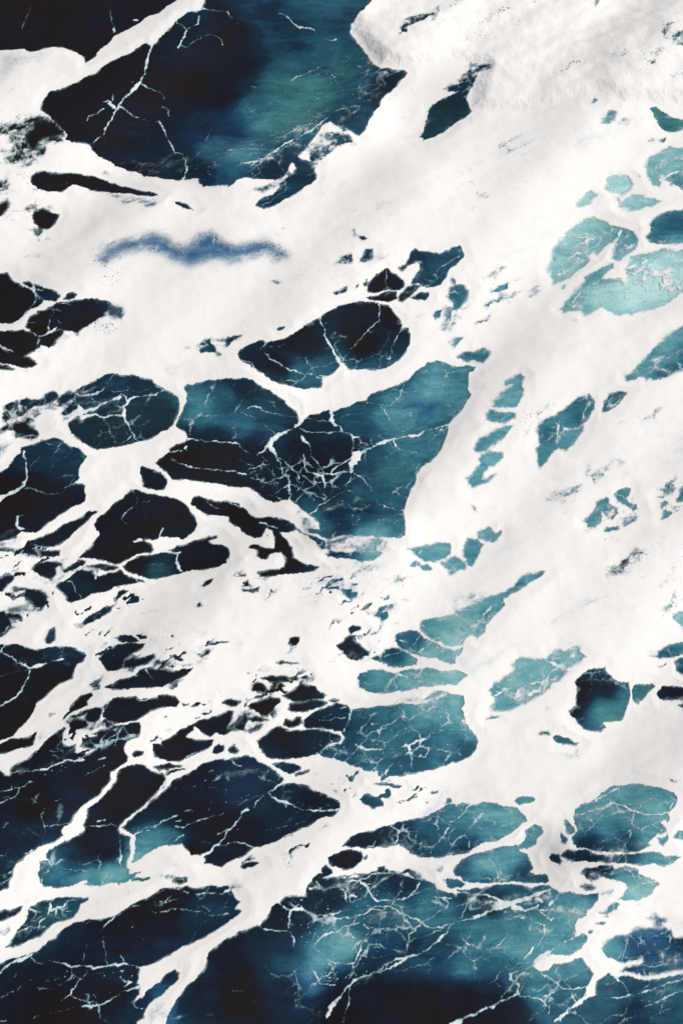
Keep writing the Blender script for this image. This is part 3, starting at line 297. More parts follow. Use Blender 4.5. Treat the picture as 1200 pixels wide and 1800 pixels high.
(1.5,[(-4.50,12.37),(-4.29,12.40),(-4.09,12.41),(-4.11,12.36),(-4.29,12.31),(-4.50,12.31)]),
(1.5,[(-3.64,12.32),(-3.56,12.40),(-3.41,12.40),(-3.31,12.30),(-3.47,12.25)]),
(1.5,[(-2.20,12.63),(-2.15,12.72),(-2.01,12.74),(-1.80,12.73),(-1.78,12.67),(-1.92,12.60),(-2.09,12.58)]),
(2.6,[(3.34,16.72),(3.43,16.91),(3.78,17.05),(3.87,17.19),(5.17,17.20),(4.99,17.07),(4.77,16.93),(4.63,16.75),(4.41,16.61),(4.24,16.50),(4.02,16.38),(3.84,16.29),(3.54,16.24),(3.37,16.24),(3.44,16.42),(3.44,16.57)]),
(2.1,[(3.24,16.06),(3.37,16.14),(3.54,16.13),(3.51,16.08),(3.32,16.06)]),
(1,[(5.27,16.95),(5.38,17.07),(5.60,17.23),(6.00,17.35),(6.02,17.22),(6.12,17.16),(6.16,17.07),(6.33,17.01),(6.55,17.01),(6.53,16.75),(6.49,16.54),(6.42,16.38),(6.39,16.17),(6.27,16.05),(5.97,16.01),(5.86,16.00),(5.94,15.89),(5.83,15.80),(5.61,15.79),(5.44,15.85),(5.34,15.93),(5.30,16.03),(5.18,16.12),(5.14,16.25),(5.26,16.41),(5.27,16.66),(5.32,16.84)]),
(1,[(6.58,16.79),(6.72,16.94),(6.83,17.00),(7.03,16.99),(7.13,16.90),(6.97,16.78),(6.83,16.59),(6.69,16.45),(6.58,16.54),(6.56,16.66)]),
(1,[(7.15,16.75),(7.26,16.89),(7.50,16.94),(7.74,16.85),(8.11,16.80),(8.08,16.50),(7.67,16.53),(7.46,16.55),(7.25,16.56),(7.17,16.66)]),
(1,[(7.57,16.39),(7.70,16.50),(8.08,16.55),(8.05,16.25),(7.68,16.31)]),
(2.1,[(7.64,17.53),(7.73,17.63),(7.82,17.65),(8.21,17.69),(8.15,17.10),(7.77,17.17),(7.68,17.29)]),
(2.1,[(4.39,15.68),(4.46,15.74),(4.65,15.77),(4.67,15.71),(4.54,15.67)]),
(1,[(4.74,15.61),(4.81,15.67),(4.96,15.62),(5.13,15.58),(5.29,15.53),(5.17,15.46),(4.95,15.46),(4.81,15.50)]),
(1.5,[(3.75,14.09),(3.88,14.20),(4.13,14.23),(4.24,14.17),(4.21,14.10),(4.04,14.06),(3.87,14.00)]),
(1,[(4.94,13.22),(5.10,13.36),(5.09,13.51),(5.07,13.71),(5.11,13.92),(5.32,14.07),(5.57,14.13),(5.80,14.33),(5.97,14.43),(6.17,14.44),(6.42,14.47),(6.66,14.43),(6.89,14.32),(7.09,14.29),(7.25,14.20),(7.31,14.04),(7.21,13.84),(7.08,13.70),(7.10,13.56),(7.05,13.47),(6.98,13.56),(6.89,13.52),(7.02,13.38),(7.01,13.29),(6.82,13.21),(6.68,13.06),(6.55,12.97),(6.63,12.89),(6.59,12.91),(6.38,12.80),(6.09,12.76),(5.81,12.78),(5.49,12.82),(5.29,12.88),(5.06,12.91),(4.95,13.15)]),
(1,[(4.73,12.83),(4.82,12.93),(5.05,12.87),(5.21,12.88),(5.53,12.78),(5.88,12.72),(6.29,12.76),(6.62,12.79),(6.83,12.82),(6.95,12.74),(7.28,12.70),(7.11,12.62),(6.90,12.56),(6.49,12.53),(6.08,12.54),(5.80,12.57),(5.36,12.60),(5.04,12.61),(4.84,12.67),(4.69,12.79)]),
(1,[(4.45,12.77),(4.54,12.86),(4.67,12.83),(4.74,12.66),(4.68,12.57),(4.60,12.61),(4.49,12.66)]),
(1.5,[(4.86,13.64),(4.96,13.62),(5.05,13.47),(5.05,13.32),(4.92,13.25),(4.86,13.38)]),
(1.5,[(4.76,13.33),(4.88,13.18),(4.83,13.06),(4.73,13.09)]),
(1.5,[(6.79,13.10),(6.89,13.17),(7.03,13.24),(6.99,13.06),(6.88,12.96),(6.80,13.00)]),
(1.5,[(7.10,13.15),(7.28,13.29),(7.76,13.42),(7.74,13.17),(7.35,13.10),(7.18,13.11)]),
(1.5,[(5.11,12.41),(5.27,12.46),(5.55,12.53),(5.80,12.54),(5.85,12.47),(6.08,12.50),(6.32,12.46),(6.32,12.38),(6.48,12.31),(6.79,12.18),(6.68,12.08),(6.55,11.92),(6.29,11.81),(6.04,11.78),(5.88,11.81),(5.97,11.92),(6.06,12.02),(6.02,12.12),(5.86,12.21),(5.58,12.25),(5.34,12.22),(5.18,12.26)]),
(2,[(5.13,12.08),(5.21,12.15),(5.33,12.14),(5.41,12.03),(5.25,12.01)]),
(1.5,[(5.40,11.28),(5.49,11.33),(5.59,11.31),(5.53,11.25),(5.42,11.24)]),
(1.5,[(5.52,11.46),(5.64,11.45),(5.62,11.41)]),
(1.5,[(5.21,11.08),(5.34,11.12),(5.34,11.08),(5.25,11.03)]),
(1,[(4.01,13.44),(4.18,13.55),(4.34,13.50),(4.38,13.39),(4.33,13.30),(4.28,13.23),(4.19,13.08),(4.02,13.00),(3.84,13.00),(3.82,13.07),(3.99,13.18),(4.04,13.29)]),]
VEIL = [
(8,0.8,[(-9.18,30.84),(-8.76,31.09),(-8.53,30.61),(-8.78,30.70),(-9.17,30.66)]),
(5,0.62,[(-9.34,33.07),(-8.83,32.84),(-8.44,33.04),(-8.06,33.24),(-7.74,33.12),(-7.48,32.83),(-7.34,32.56),(-7.40,32.33),(-7.75,32.23),(-7.83,32.00),(-8.06,31.76),(-8.36,31.81),(-8.63,32.03),(-8.85,32.43),(-9.30,32.52)]),
(5,0.5,[(-8.82,32.02),(-8.37,31.86),(-7.97,31.82),(-8.15,31.52),(-8.65,31.62)]),
(6,0.5,[(-9.31,32.64),(-8.92,32.66),(-8.81,32.55),(-8.95,32.42),(-9.29,32.40)]),
(10,0.35,[(-9.26,35.37),(-8.61,35.16),(-8.05,35.19),(-8.19,35.06),(-8.70,34.95),(-8.96,34.46),(-9.16,34.34)]),
(8,0.35,[(-8.94,31.61),(-8.69,31.50),(-8.72,31.21),(-8.91,31.09)]),
(8,0.5,[(-8.11,30.26),(-7.87,30.34),(-7.58,30.29),(-7.66,30.17),(-8.00,30.15)]),
(6,0.35,[(-6.29,31.61),(-5.98,31.43),(-6.07,31.37),(-6.28,31.49)]),
(6,0.4,[(-5.93,30.73),(-5.31,30.50),(-4.66,30.37),(-4.89,30.16),(-5.30,30.34),(-5.69,30.28),(-5.86,30.50)]),
(5,0.4,[(-4.39,30.86),(-4.14,30.78),(-4.23,30.64)]),
(4,0.45,[(-5.09,30.21),(-4.94,30.22),(-4.99,30.11)]),
(4,0.75,[(2.74,33.96),(3.05,34.18),(3.31,34.54),(3.52,34.84),(3.72,34.80),(3.87,34.72),(4.15,34.71),(4.07,34.51),(3.76,34.39),(3.55,34.14),(3.39,33.97),(3.14,33.87)]),
(4,0.75,[(1.39,35.74),(1.55,36.13),(1.81,36.46),(2.13,36.67),(2.44,36.59),(2.28,36.34),(1.96,36.13),(1.65,35.81)]),
(3,0.4,[(2.39,36.79),(2.71,36.94),(2.64,36.32),(2.48,36.27)]),
(4,0.5,[(7.15,32.79),(7.36,32.92),(7.62,32.92),(7.40,32.73)]),
(3,0.7,[(7.07,30.48),(7.15,30.62),(7.30,30.60),(7.22,30.43)]),
(3,0.8,[(8.07,32.30),(8.18,32.41),(8.28,32.36),(8.25,32.27),(8.09,32.25)]),
(3,0.6,[(8.33,32.37),(8.56,32.41),(8.55,32.31),(8.35,32.30)]),
(3,0.4,[(7.70,31.41),(7.86,31.24),(7.78,31.15),(7.71,31.30)]),
(4,0.6,[(8.90,35.11),(9.01,35.45),(9.21,35.61),(9.69,35.75),(9.63,35.05),(9.10,35.02)]),
(4,0.5,[(8.59,35.55),(8.84,35.95),(9.04,35.94),(8.96,35.68),(8.68,35.46)]),
(3,0.5,[(8.10,34.58),(8.36,34.59),(8.35,34.47),(8.15,34.49)]),
(3,0.4,[(7.01,36.98),(6.98,37.27),(7.16,37.63),(7.32,37.64),(7.13,37.21)]),
(3,0.35,[(3.48,30.36),(3.68,30.54),(3.87,30.42),(3.72,30.24)]),
(3,0.25,[(4.72,30.83),(4.91,30.83),(4.81,30.68)]),
(3,0.35,[(1.07,29.67),(1.26,29.79),(1.36,29.67),(1.21,29.58)]),
(2,0.5,[(-0.30,32.31),(-0.10,32.44),(0.00,32.30),(-0.05,32.14),(-0.25,32.09)]),
(2,0.5,[(0.05,32.20),(0.20,32.30),(0.35,32.26),(0.25,32.17)]),
(14,0.8,[(-6.06,28.46),(-5.88,28.75),(-5.50,28.94),(-5.12,28.97),(-4.84,29.14),(-4.59,29.09),(-4.34,28.83),(-4.05,28.71),(-3.81,28.79),(-3.58,29.10),(-3.34,29.15),(-3.13,28.91),(-2.89,28.71),(-2.60,28.71),(-2.27,28.86),(-1.93,28.91),(-1.69,28.77),(-1.40,28.52),(-1.64,28.52),(-1.93,28.66),(-2.31,28.59),(-2.59,28.44),(-2.88,28.36),(-3.12,28.43),(-3.41,28.41),(-3.84,28.29),(-4.13,28.38),(-4.43,28.58),(-4.72,28.75),(-5.11,28.77),(-5.49,28.68),(-5.82,28.49),(-5.95,28.34)]),
(4,0.65,[(-0.99,31.83),(-0.60,32.32),(-0.20,32.48),(0.25,32.38),(0.35,32.18),(-0.20,32.02),(-0.50,31.66),(-0.79,31.57)]),
(3,0.5,[(-2.36,30.64),(-1.77,30.89),(-1.38,31.30),(-1.33,31.08),(-1.77,30.65),(-2.06,30.52)]),
(6,0.5,[(-5.75,27.10),(-5.51,27.02),(-5.40,26.86),(-5.59,26.68),(-5.78,26.74),(-5.88,26.85)]),
(6,0.4,[(-6.87,26.25),(-6.50,26.30),(-6.14,26.53),(-5.87,26.71),(-5.87,26.63),(-6.23,26.40),(-6.59,26.16),(-6.91,26.06),(-7.08,25.86)]),
(6,0.4,[(-7.67,25.58),(-7.44,25.73),(-7.26,25.69),(-7.47,25.47)]),
(6,0.4,[(-8.19,25.13),(-7.82,25.15),(-7.51,25.23),(-7.55,25.13),(-7.91,25.07)]),
(4,0.5,[(-8.09,29.47),(-7.93,29.23),(-7.78,29.17),(-7.66,29.48),(-7.52,29.60),(-7.81,29.54)]),
(4,0.35,[(-7.63,29.16),(-7.45,29.31),(-7.30,29.27),(-7.34,29.21)]),
(4,0.3,[(-8.33,28.70),(-7.85,28.84),(-7.29,28.63),(-7.73,28.55)]),
(5,0.6,[(-8.17,24.10),(-8.04,24.28),(-7.78,24.40),(-7.50,24.39),(-7.24,24.53),(-7.01,24.59),(-6.82,24.51),(-6.69,24.64),(-6.50,24.61),(-6.39,24.39),(-6.46,23.93),(-6.70,23.81),(-6.92,24.00),(-7.21,24.06),(-7.27,23.93),(-7.47,23.82),(-7.28,23.42),(-7.31,23.29),(-7.71,23.30),(-7.99,23.43),(-8.26,23.35),(-8.20,23.85)]),
(3,0.6,[(-7.52,23.93),(-7.29,23.98),(-7.27,23.90),(-7.43,23.88)]),
(3,0.6,[(-8.38,23.09),(-7.97,23.20),(-7.75,23.20),(-7.97,23.10),(-8.18,22.84),(-8.34,22.59)]),
(4,0.45,[(-1.12,21.32),(-0.81,21.08),(-0.58,20.77),(-0.53,20.68),(-0.71,20.67),(-0.94,20.87)]),
(4,0.5,[(-0.38,20.36),(-0.18,20.42),(0.18,20.51),(0.44,20.45),(0.88,20.40),(1.19,20.40),(1.10,20.13),(0.88,20.04),(0.22,20.07),(-0.35,20.11)]),
(5,0.35,[(-2.53,25.67),(-2.25,25.88),(-1.93,25.98),(-2.02,25.76),(-2.29,25.49)]),
(3,0.75,[(-3.60,25.93),(-3.39,26.12),(-3.25,26.09),(-3.22,25.93),(-3.05,25.76),(-2.90,25.55),(-3.05,25.56),(-3.24,25.73),(-3.47,25.73)]),
(3,0.6,[(-3.20,26.09),(-2.69,26.14),(-2.68,25.99),(-3.20,26.04)]),
(3,0.55,[(-3.10,25.93),(-2.75,25.94),(-2.82,25.87)]),
(3,0.4,[(-3.85,25.81),(-3.76,25.86),(-3.71,25.81)]),
(3,0.65,[(-2.83,26.09),(-2.50,26.19),(-2.50,26.13),(-2.73,26.03),(-2.82,25.92)]),
(3,0.75,[(0.19,29.05),(0.34,29.25),(0.48,29.09),(0.65,28.97),(0.48,28.96)]),
(3,0.75,[(-0.22,28.12),(-0.14,28.35),(0.00,28.46),(0.24,28.52),(0.34,28.29),(0.19,28.18),(0.00,28.23)]),
(4,0.4,[(0.38,28.24),(0.87,28.53),(1.20,28.50),(0.77,28.26)]),
(2,0.8,[(-0.24,27.37),(0.00,27.49),(0.17,27.58),(0.14,27.37),(-0.05,27.33),(-0.21,27.30)]),
(2,0.8,[(0.29,27.48),(0.43,27.66),(0.45,27.55),(0.33,27.46)]),
(2,0.7,[(0.52,27.66),(0.62,27.85),(0.67,27.72),(0.57,27.58)]),
(3,0.5,[(-1.82,27.81),(-1.63,27.88),(-1.51,27.76),(-1.62,27.65)]),
(6,0.65,[(2.52,26.72),(2.72,27.15),(2.87,27.27),(3.01,27.12),(2.93,26.75),(2.85,26.64),(2.66,26.49),(2.47,26.48)]),
(5,0.65,[(2.60,26.15),(2.80,26.32),(2.92,26.30),(2.84,26.13),(2.74,25.99)]),
(3,0.8,[(3.79,27.63),(3.99,27.83),(4.19,27.95),(4.19,27.80),(3.99,27.67)]),
(3,0.85,[(3.56,27.22),(3.74,27.42),(4.03,27.49),(4.00,27.38),(3.78,27.29),(3.64,27.17)]),
(4,0.75,[(3.41,26.81),(3.58,26.98),(3.79,27.07),(3.77,26.94),(3.58,26.79)]),
(5,0.45,[(3.61,27.95),(3.96,28.40),(4.30,28.38),(4.10,28.10),(3.85,27.87)]),
(4,0.4,[(4.32,28.07),(4.51,28.13),(4.43,27.99)]),
(4,0.4,[(4.75,27.88),(5.02,27.97),(5.00,27.65),(4.81,27.60)]),
(4,0.3,[(4.03,27.63),(4.48,27.76),(4.32,27.54),(4.08,27.44)]),
(3,0.5,[(3.03,27.12),(3.23,27.32),(3.20,27.24),(3.08,27.07)]),
(6,0.4,[(7.12,23.66),(7.37,23.91),(7.60,23.83),(7.44,23.59)]),
(4,0.4,[(7.62,24.10),(7.76,24.16),(7.68,23.67),(7.58,23.67)]),
(3,0.4,[(6.61,23.64),(6.85,23.73),(6.66,23.60)]),
(5,0.3,[(4.26,23.33),(4.69,23.82),(5.17,24.16),(4.78,23.72),(4.35,23.28)]),
(3,0.5,[(5.58,27.80),(5.68,27.88),(5.70,27.79),(5.62,27.73)]),
(3,0.4,[(5.79,26.70),(5.89,26.75),(5.93,26.67)]),
(5,0.55,[(-8.15,20.46),(-7.76,20.57),(-7.51,20.70),(-7.41,20.63),(-7.71,20.40),(-8.14,20.29)]),
(4,0.65,[(-7.67,20.26),(-7.44,20.32),(-7.13,20.30),(-7.07,20.13),(-7.24,20.08),(-7.47,20.22)]),
(4,0.5,[(-7.17,19.62),(-6.63,19.61),(-6.53,19.96),(-6.43,19.86),(-6.63,19.52),(-6.98,19.52)]),
(6,0.45,[(-7.68,19.37),(-6.87,19.27),(-6.77,19.02),(-6.87,18.68),(-7.13,18.63),(-7.62,18.69),(-7.72,18.84),(-7.29,18.93),(-7.66,19.13)]),
(5,0.6,[(-7.65,18.50),(-7.32,18.50),(-7.55,18.32),(-7.67,18.20)]),
(3,0.6,[(-6.51,19.76),(-6.20,19.81),(-5.90,19.93),(-5.67,19.81),(-5.75,19.61),(-5.85,19.78),(-6.29,19.71)]),
(4,0.55,[(-5.36,18.96),(-5.23,18.98),(-5.27,18.88),(-5.38,18.88)]),
(3,0.55,[(-6.17,18.38),(-5.94,18.43),(-5.93,18.29),(-6.10,18.31)]),
(4,0.65,[(-3.42,18.77),(-3.28,18.94),(-3.11,18.69),(-3.31,18.66)]),
(2,0.4,[(-4.46,18.68),(-4.22,18.73),(-4.22,18.68),(-4.41,18.65)]),
(4,0.35,[(-3.86,18.33),(-3.64,18.31),(-3.72,18.16)]),
(4,0.35,[(-3.24,18.00),(-3.07,18.04),(-3.10,17.90)]),
(4,0.45,[(-5.60,17.71),(-5.47,17.93),(-5.32,17.98),(-5.37,17.83),(-5.49,17.68)]),
(5,0.55,[(-4.45,17.25),(-3.94,17.33),(-3.42,17.24),(-3.09,17.35),(-3.18,17.48),(-3.44,17.57),(-3.18,17.71),(-2.97,17.67),(-3.00,17.35),(-3.42,17.13),(-4.02,17.15)]),
(4,0.7,[(-4.97,17.14),(-4.64,17.37),(-4.54,17.26),(-4.70,17.07)]),
(3,0.6,[(-3.39,17.54),(-3.22,17.52),(-3.03,17.49),(-3.17,17.42)]),
(4,0.5,[(-0.58,20.43),(-0.35,20.38),(-0.31,20.20),(-0.44,20.11)]),
(3,0.75,[(-2.30,19.20),(-2.19,19.43),(-2.14,19.44),(-2.13,19.30),(-1.97,19.21),(-2.10,19.17)]),
(3,0.65,[(-2.02,19.40),(-1.71,19.42),(-1.75,19.36)]),
(3,0.4,[(-1.05,18.93),(-0.66,19.00),(-0.70,18.97),(-0.96,18.89)]),
(6,0.4,[(-0.53,19.42),(0.00,19.48),(0.39,19.29),(0.39,18.98),(0.09,18.91),(-0.17,19.17),(-0.44,19.27)]),
(5,0.3,[(-0.18,19.71),(0.44,19.85),(1.10,19.71),(0.88,19.47),(0.22,19.55)]),
(5,0.3,[(1.10,19.30),(1.58,19.42),(1.45,19.27)]),
(4,0.6,[(0.48,18.60),(0.79,18.78),(1.09,18.84),(1.18,18.78),(0.78,18.47),(0.57,18.52)]),
(3,0.5,[(1.40,18.95),(1.53,18.97),(1.58,18.93)]),
(3,0.55,[(-1.16,17.71),(-1.08,17.71),(-1.21,17.55)]),
(4,0.5,[(0.43,17.44),(0.67,17.63),(0.63,17.76),(0.76,17.66),(0.52,17.39)]),
(3,0.7,[(0.69,18.08),(0.78,18.16),(0.87,18.13),(0.74,18.08)]),
(3,0.6,[(1.52,19.83),(1.72,19.89),(1.81,19.80),(1.63,19.78)]),
(3,0.5,[(1.26,19.93),(1.32,19.92),(1.28,19.88)]),
(3,0.55,[(3.05,21.37),(3.14,21.36),(3.22,21.21),(3.14,21.21)]),
(5,0.2,[(3.23,21.26),(3.59,21.33),(3.54,21.18),(3.27,21.17)]),
(3,0.5,[(6.58,21.07),(6.99,21.22),(6.97,20.96),(6.69,20.82)]),
(3,0.5,[(6.84,21.57),(6.96,21.68),(6.96,21.47),(6.87,21.42)]),
(4,0.45,[(5.74,20.56),(5.80,20.76),(5.91,20.71),(5.83,20.54)]),
(3,0.5,[(6.00,21.92),(5.97,22.13),(6.07,22.02)]),
(8,0.4,[(4.90,21.60),(5.51,21.98),(5.68,21.92),(5.35,21.56),(5.17,21.21),(5.12,21.41)]),
(5,0.4,[(5.85,22.39),(5.98,22.63),(5.93,22.18),(5.78,22.02)]),
(8,0.4,[(6.12,22.39),(6.59,22.65),(6.75,22.57),(6.28,22.13),(6.00,21.97)]),
(3,0.5,[(6.58,22.55),(6.73,22.63),(6.67,22.52)]),
(3,0.4,[(6.64,21.98),(6.77,22.21),(6.81,22.21),(6.71,21.98)]),
(3,0.7,[(7.71,21.89),(7.98,22.20),(8.07,22.14),(7.85,21.89)]),
(4,0.5,[(7.53,21.82),(7.71,21.92),(7.94,21.96),(7.87,21.70),(7.94,21.49)]),
(4,0.55,[(6.62,20.10),(6.79,20.27),(7.07,20.22),(7.00,20.09),(6.73,19.97)]),
(6,0.4,[(6.17,19.54),(6.40,19.78),(6.62,19.78),(6.89,19.87),(6.52,19.54),(6.25,19.50)]),
(6,0.25,[(5.39,18.97),(5.96,19.02),(6.14,19.07),(6.04,18.88),(5.60,18.83)]),
(5,0.25,[(7.39,19.32),(7.77,19.71),(7.92,19.81),(7.63,19.47)]),
(4,0.35,[(7.28,18.82),(7.46,18.96),(7.64,18.93),(7.75,19.21),(7.76,19.03),(7.55,18.83)]),
(3,0.65,[(2.85,19.04),(2.98,19.11),(3.06,19.09),(2.89,19.01)]),
(6,0.3,[(2.54,18.83),(2.90,19.07),(3.24,19.05),(2.89,18.82)]),
(3,0.5,[(6.81,17.64),(6.99,17.77),(7.19,17.78),(7.16,17.59),(6.94,17.56)]),
(6,0.35,[(5.02,17.76),(5.21,17.90),(5.30,18.03),(5.42,17.80)]),
(3,0.65,[(-6.76,15.53),(-6.64,15.66),(-6.67,15.50),(-6.73,15.45)]),
(4,0.6,[(-5.78,15.24),(-5.58,15.50),(-5.38,15.55),(-5.41,15.33),(-5.53,15.24)]),
(3,0.5,[(-6.17,15.90),(-6.00,15.99),(-5.23,15.86),(-5.05,15.77),(-5.38,15.66),(-5.55,15.59),(-5.64,15.66),(-6.02,15.63)]),
(3,0.55,[(-5.33,16.19),(-5.26,16.33),(-4.92,16.45),(-4.79,16.41),(-5.12,16.23),(-5.26,16.14)]),
(3,0.65,[(-5.70,16.79),(-5.57,16.98),(-5.35,16.99),(-5.46,16.78),(-5.41,16.63),(-5.58,16.59)]),
(3,0.5,[(-4.04,16.68),(-3.88,16.80),(-3.58,16.85),(-3.70,16.74),(-3.83,16.64)]),
(3,0.7,[(-3.95,15.71),(-3.78,15.72),(-3.80,15.67),(-3.90,15.65)]),
(4,0.55,[(-1.67,16.98),(-0.73,17.03),(-0.69,16.94),(-1.03,16.82),(-1.41,16.81),(-1.54,16.67),(-1.66,16.58)]),
(3,0.7,[(-2.15,16.64),(-2.03,16.82),(-1.99,16.80),(-2.07,16.64)]),
(3,0.5,[(-2.47,16.22),(-2.13,16.22),(-1.70,16.08),(-1.59,15.99),(-1.90,15.68),(-2.20,15.70),(-2.54,15.69)]),
(3,0.5,[(-1.90,15.53),(-1.69,15.75),(-1.40,15.89),(-1.36,15.83),(-1.69,15.64),(-1.82,15.53)]),
(3,0.5,[(1.19,16.40),(1.54,16.53),(1.88,16.56),(2.14,16.70),(1.96,16.42),(1.62,16.36)]),
(3,0.65,[(0.21,14.28),(0.31,14.33),(0.34,14.24),(0.25,14.18)]),
(3,0.5,[(-0.65,14.75),(-0.52,14.78),(-0.55,14.74)]),
(3,0.5,[(-0.17,14.33),(-0.09,14.33),(-0.10,14.28)]),
(2,0.6,[(1.57,14.52),(1.74,14.53),(1.74,14.50)]),
(2,0.5,[(0.34,16.65),(0.52,16.64),(0.49,16.62)]),
(3,0.4,[(0.50,14.37),(0.63,14.41),(0.63,14.36)]),
(3,0.6,[(2.01,12.60),(2.21,12.61),(2.21,12.48),(2.08,12.49)]),
(3,0.5,[(1.39,12.55),(1.64,12.52),(2.00,12.23),(1.84,12.32)]),
(5,0.5,[(6.48,11.44),(6.65,11.57),(6.77,11.45),(6.84,11.34),(6.67,11.25),(6.64,11.45)]),
(4,0.4,[(7.15,11.74),(7.28,11.79),(7.65,11.79),(7.64,11.67)]),
(5,0.4,[(7.12,11.30),(7.29,11.43),(7.60,11.23),(7.23,11.15)]),
(4,0.5,[(-7.35,11.27),(-7.19,11.32),(-7.19,11.24),(-7.34,11.19)]),
(3,0.6,[(-4.05,12.43),(-3.77,12.51),(-3.44,12.43),(-3.31,12.38),(-3.35,12.28),(-3.59,12.26),(-3.72,12.34)]),
(3,0.7,[(-2.16,12.76),(-1.97,12.87),(-1.85,12.82),(-1.97,12.77)]),
(3,0.5,[(-2.44,12.12),(-2.28,12.23),(-2.12,12.20),(-2.28,12.12),(-2.44,12.08)]),
(4,0.25,[(-1.48,12.87),(-0.90,13.07),(-0.74,13.00),(-1.23,12.78)]),
(6,0.35,[(-4.02,9.58),(-3.83,9.72),(-3.55,9.65),(-3.62,9.42),(-4.01,9.38)]),
(5,0.3,[(4.77,15.21),(5.25,15.40),(5.32,15.26),(4.89,15.14)]),
(3,0.65,[(7.18,14.57),(7.28,14.49),(7.42,14.51),(7.35,14.43),(7.25,14.45)]),
(3,0.4,[(4.54,16.11),(4.66,16.34),(4.67,16.29),(4.60,16.09)]),
(4,0.6,[(5.56,11.89),(5.89,11.97),(5.76,11.85),(5.64,11.83)]),
(3,0.7,[(5.38,11.54),(5.63,11.63),(5.84,11.73),(5.92,11.70),(5.75,11.57),(5.62,11.49),(5.46,11.50)]),
(3,0.45,[(6.20,11.67),(6.29,11.75),(6.41,11.72)]),]
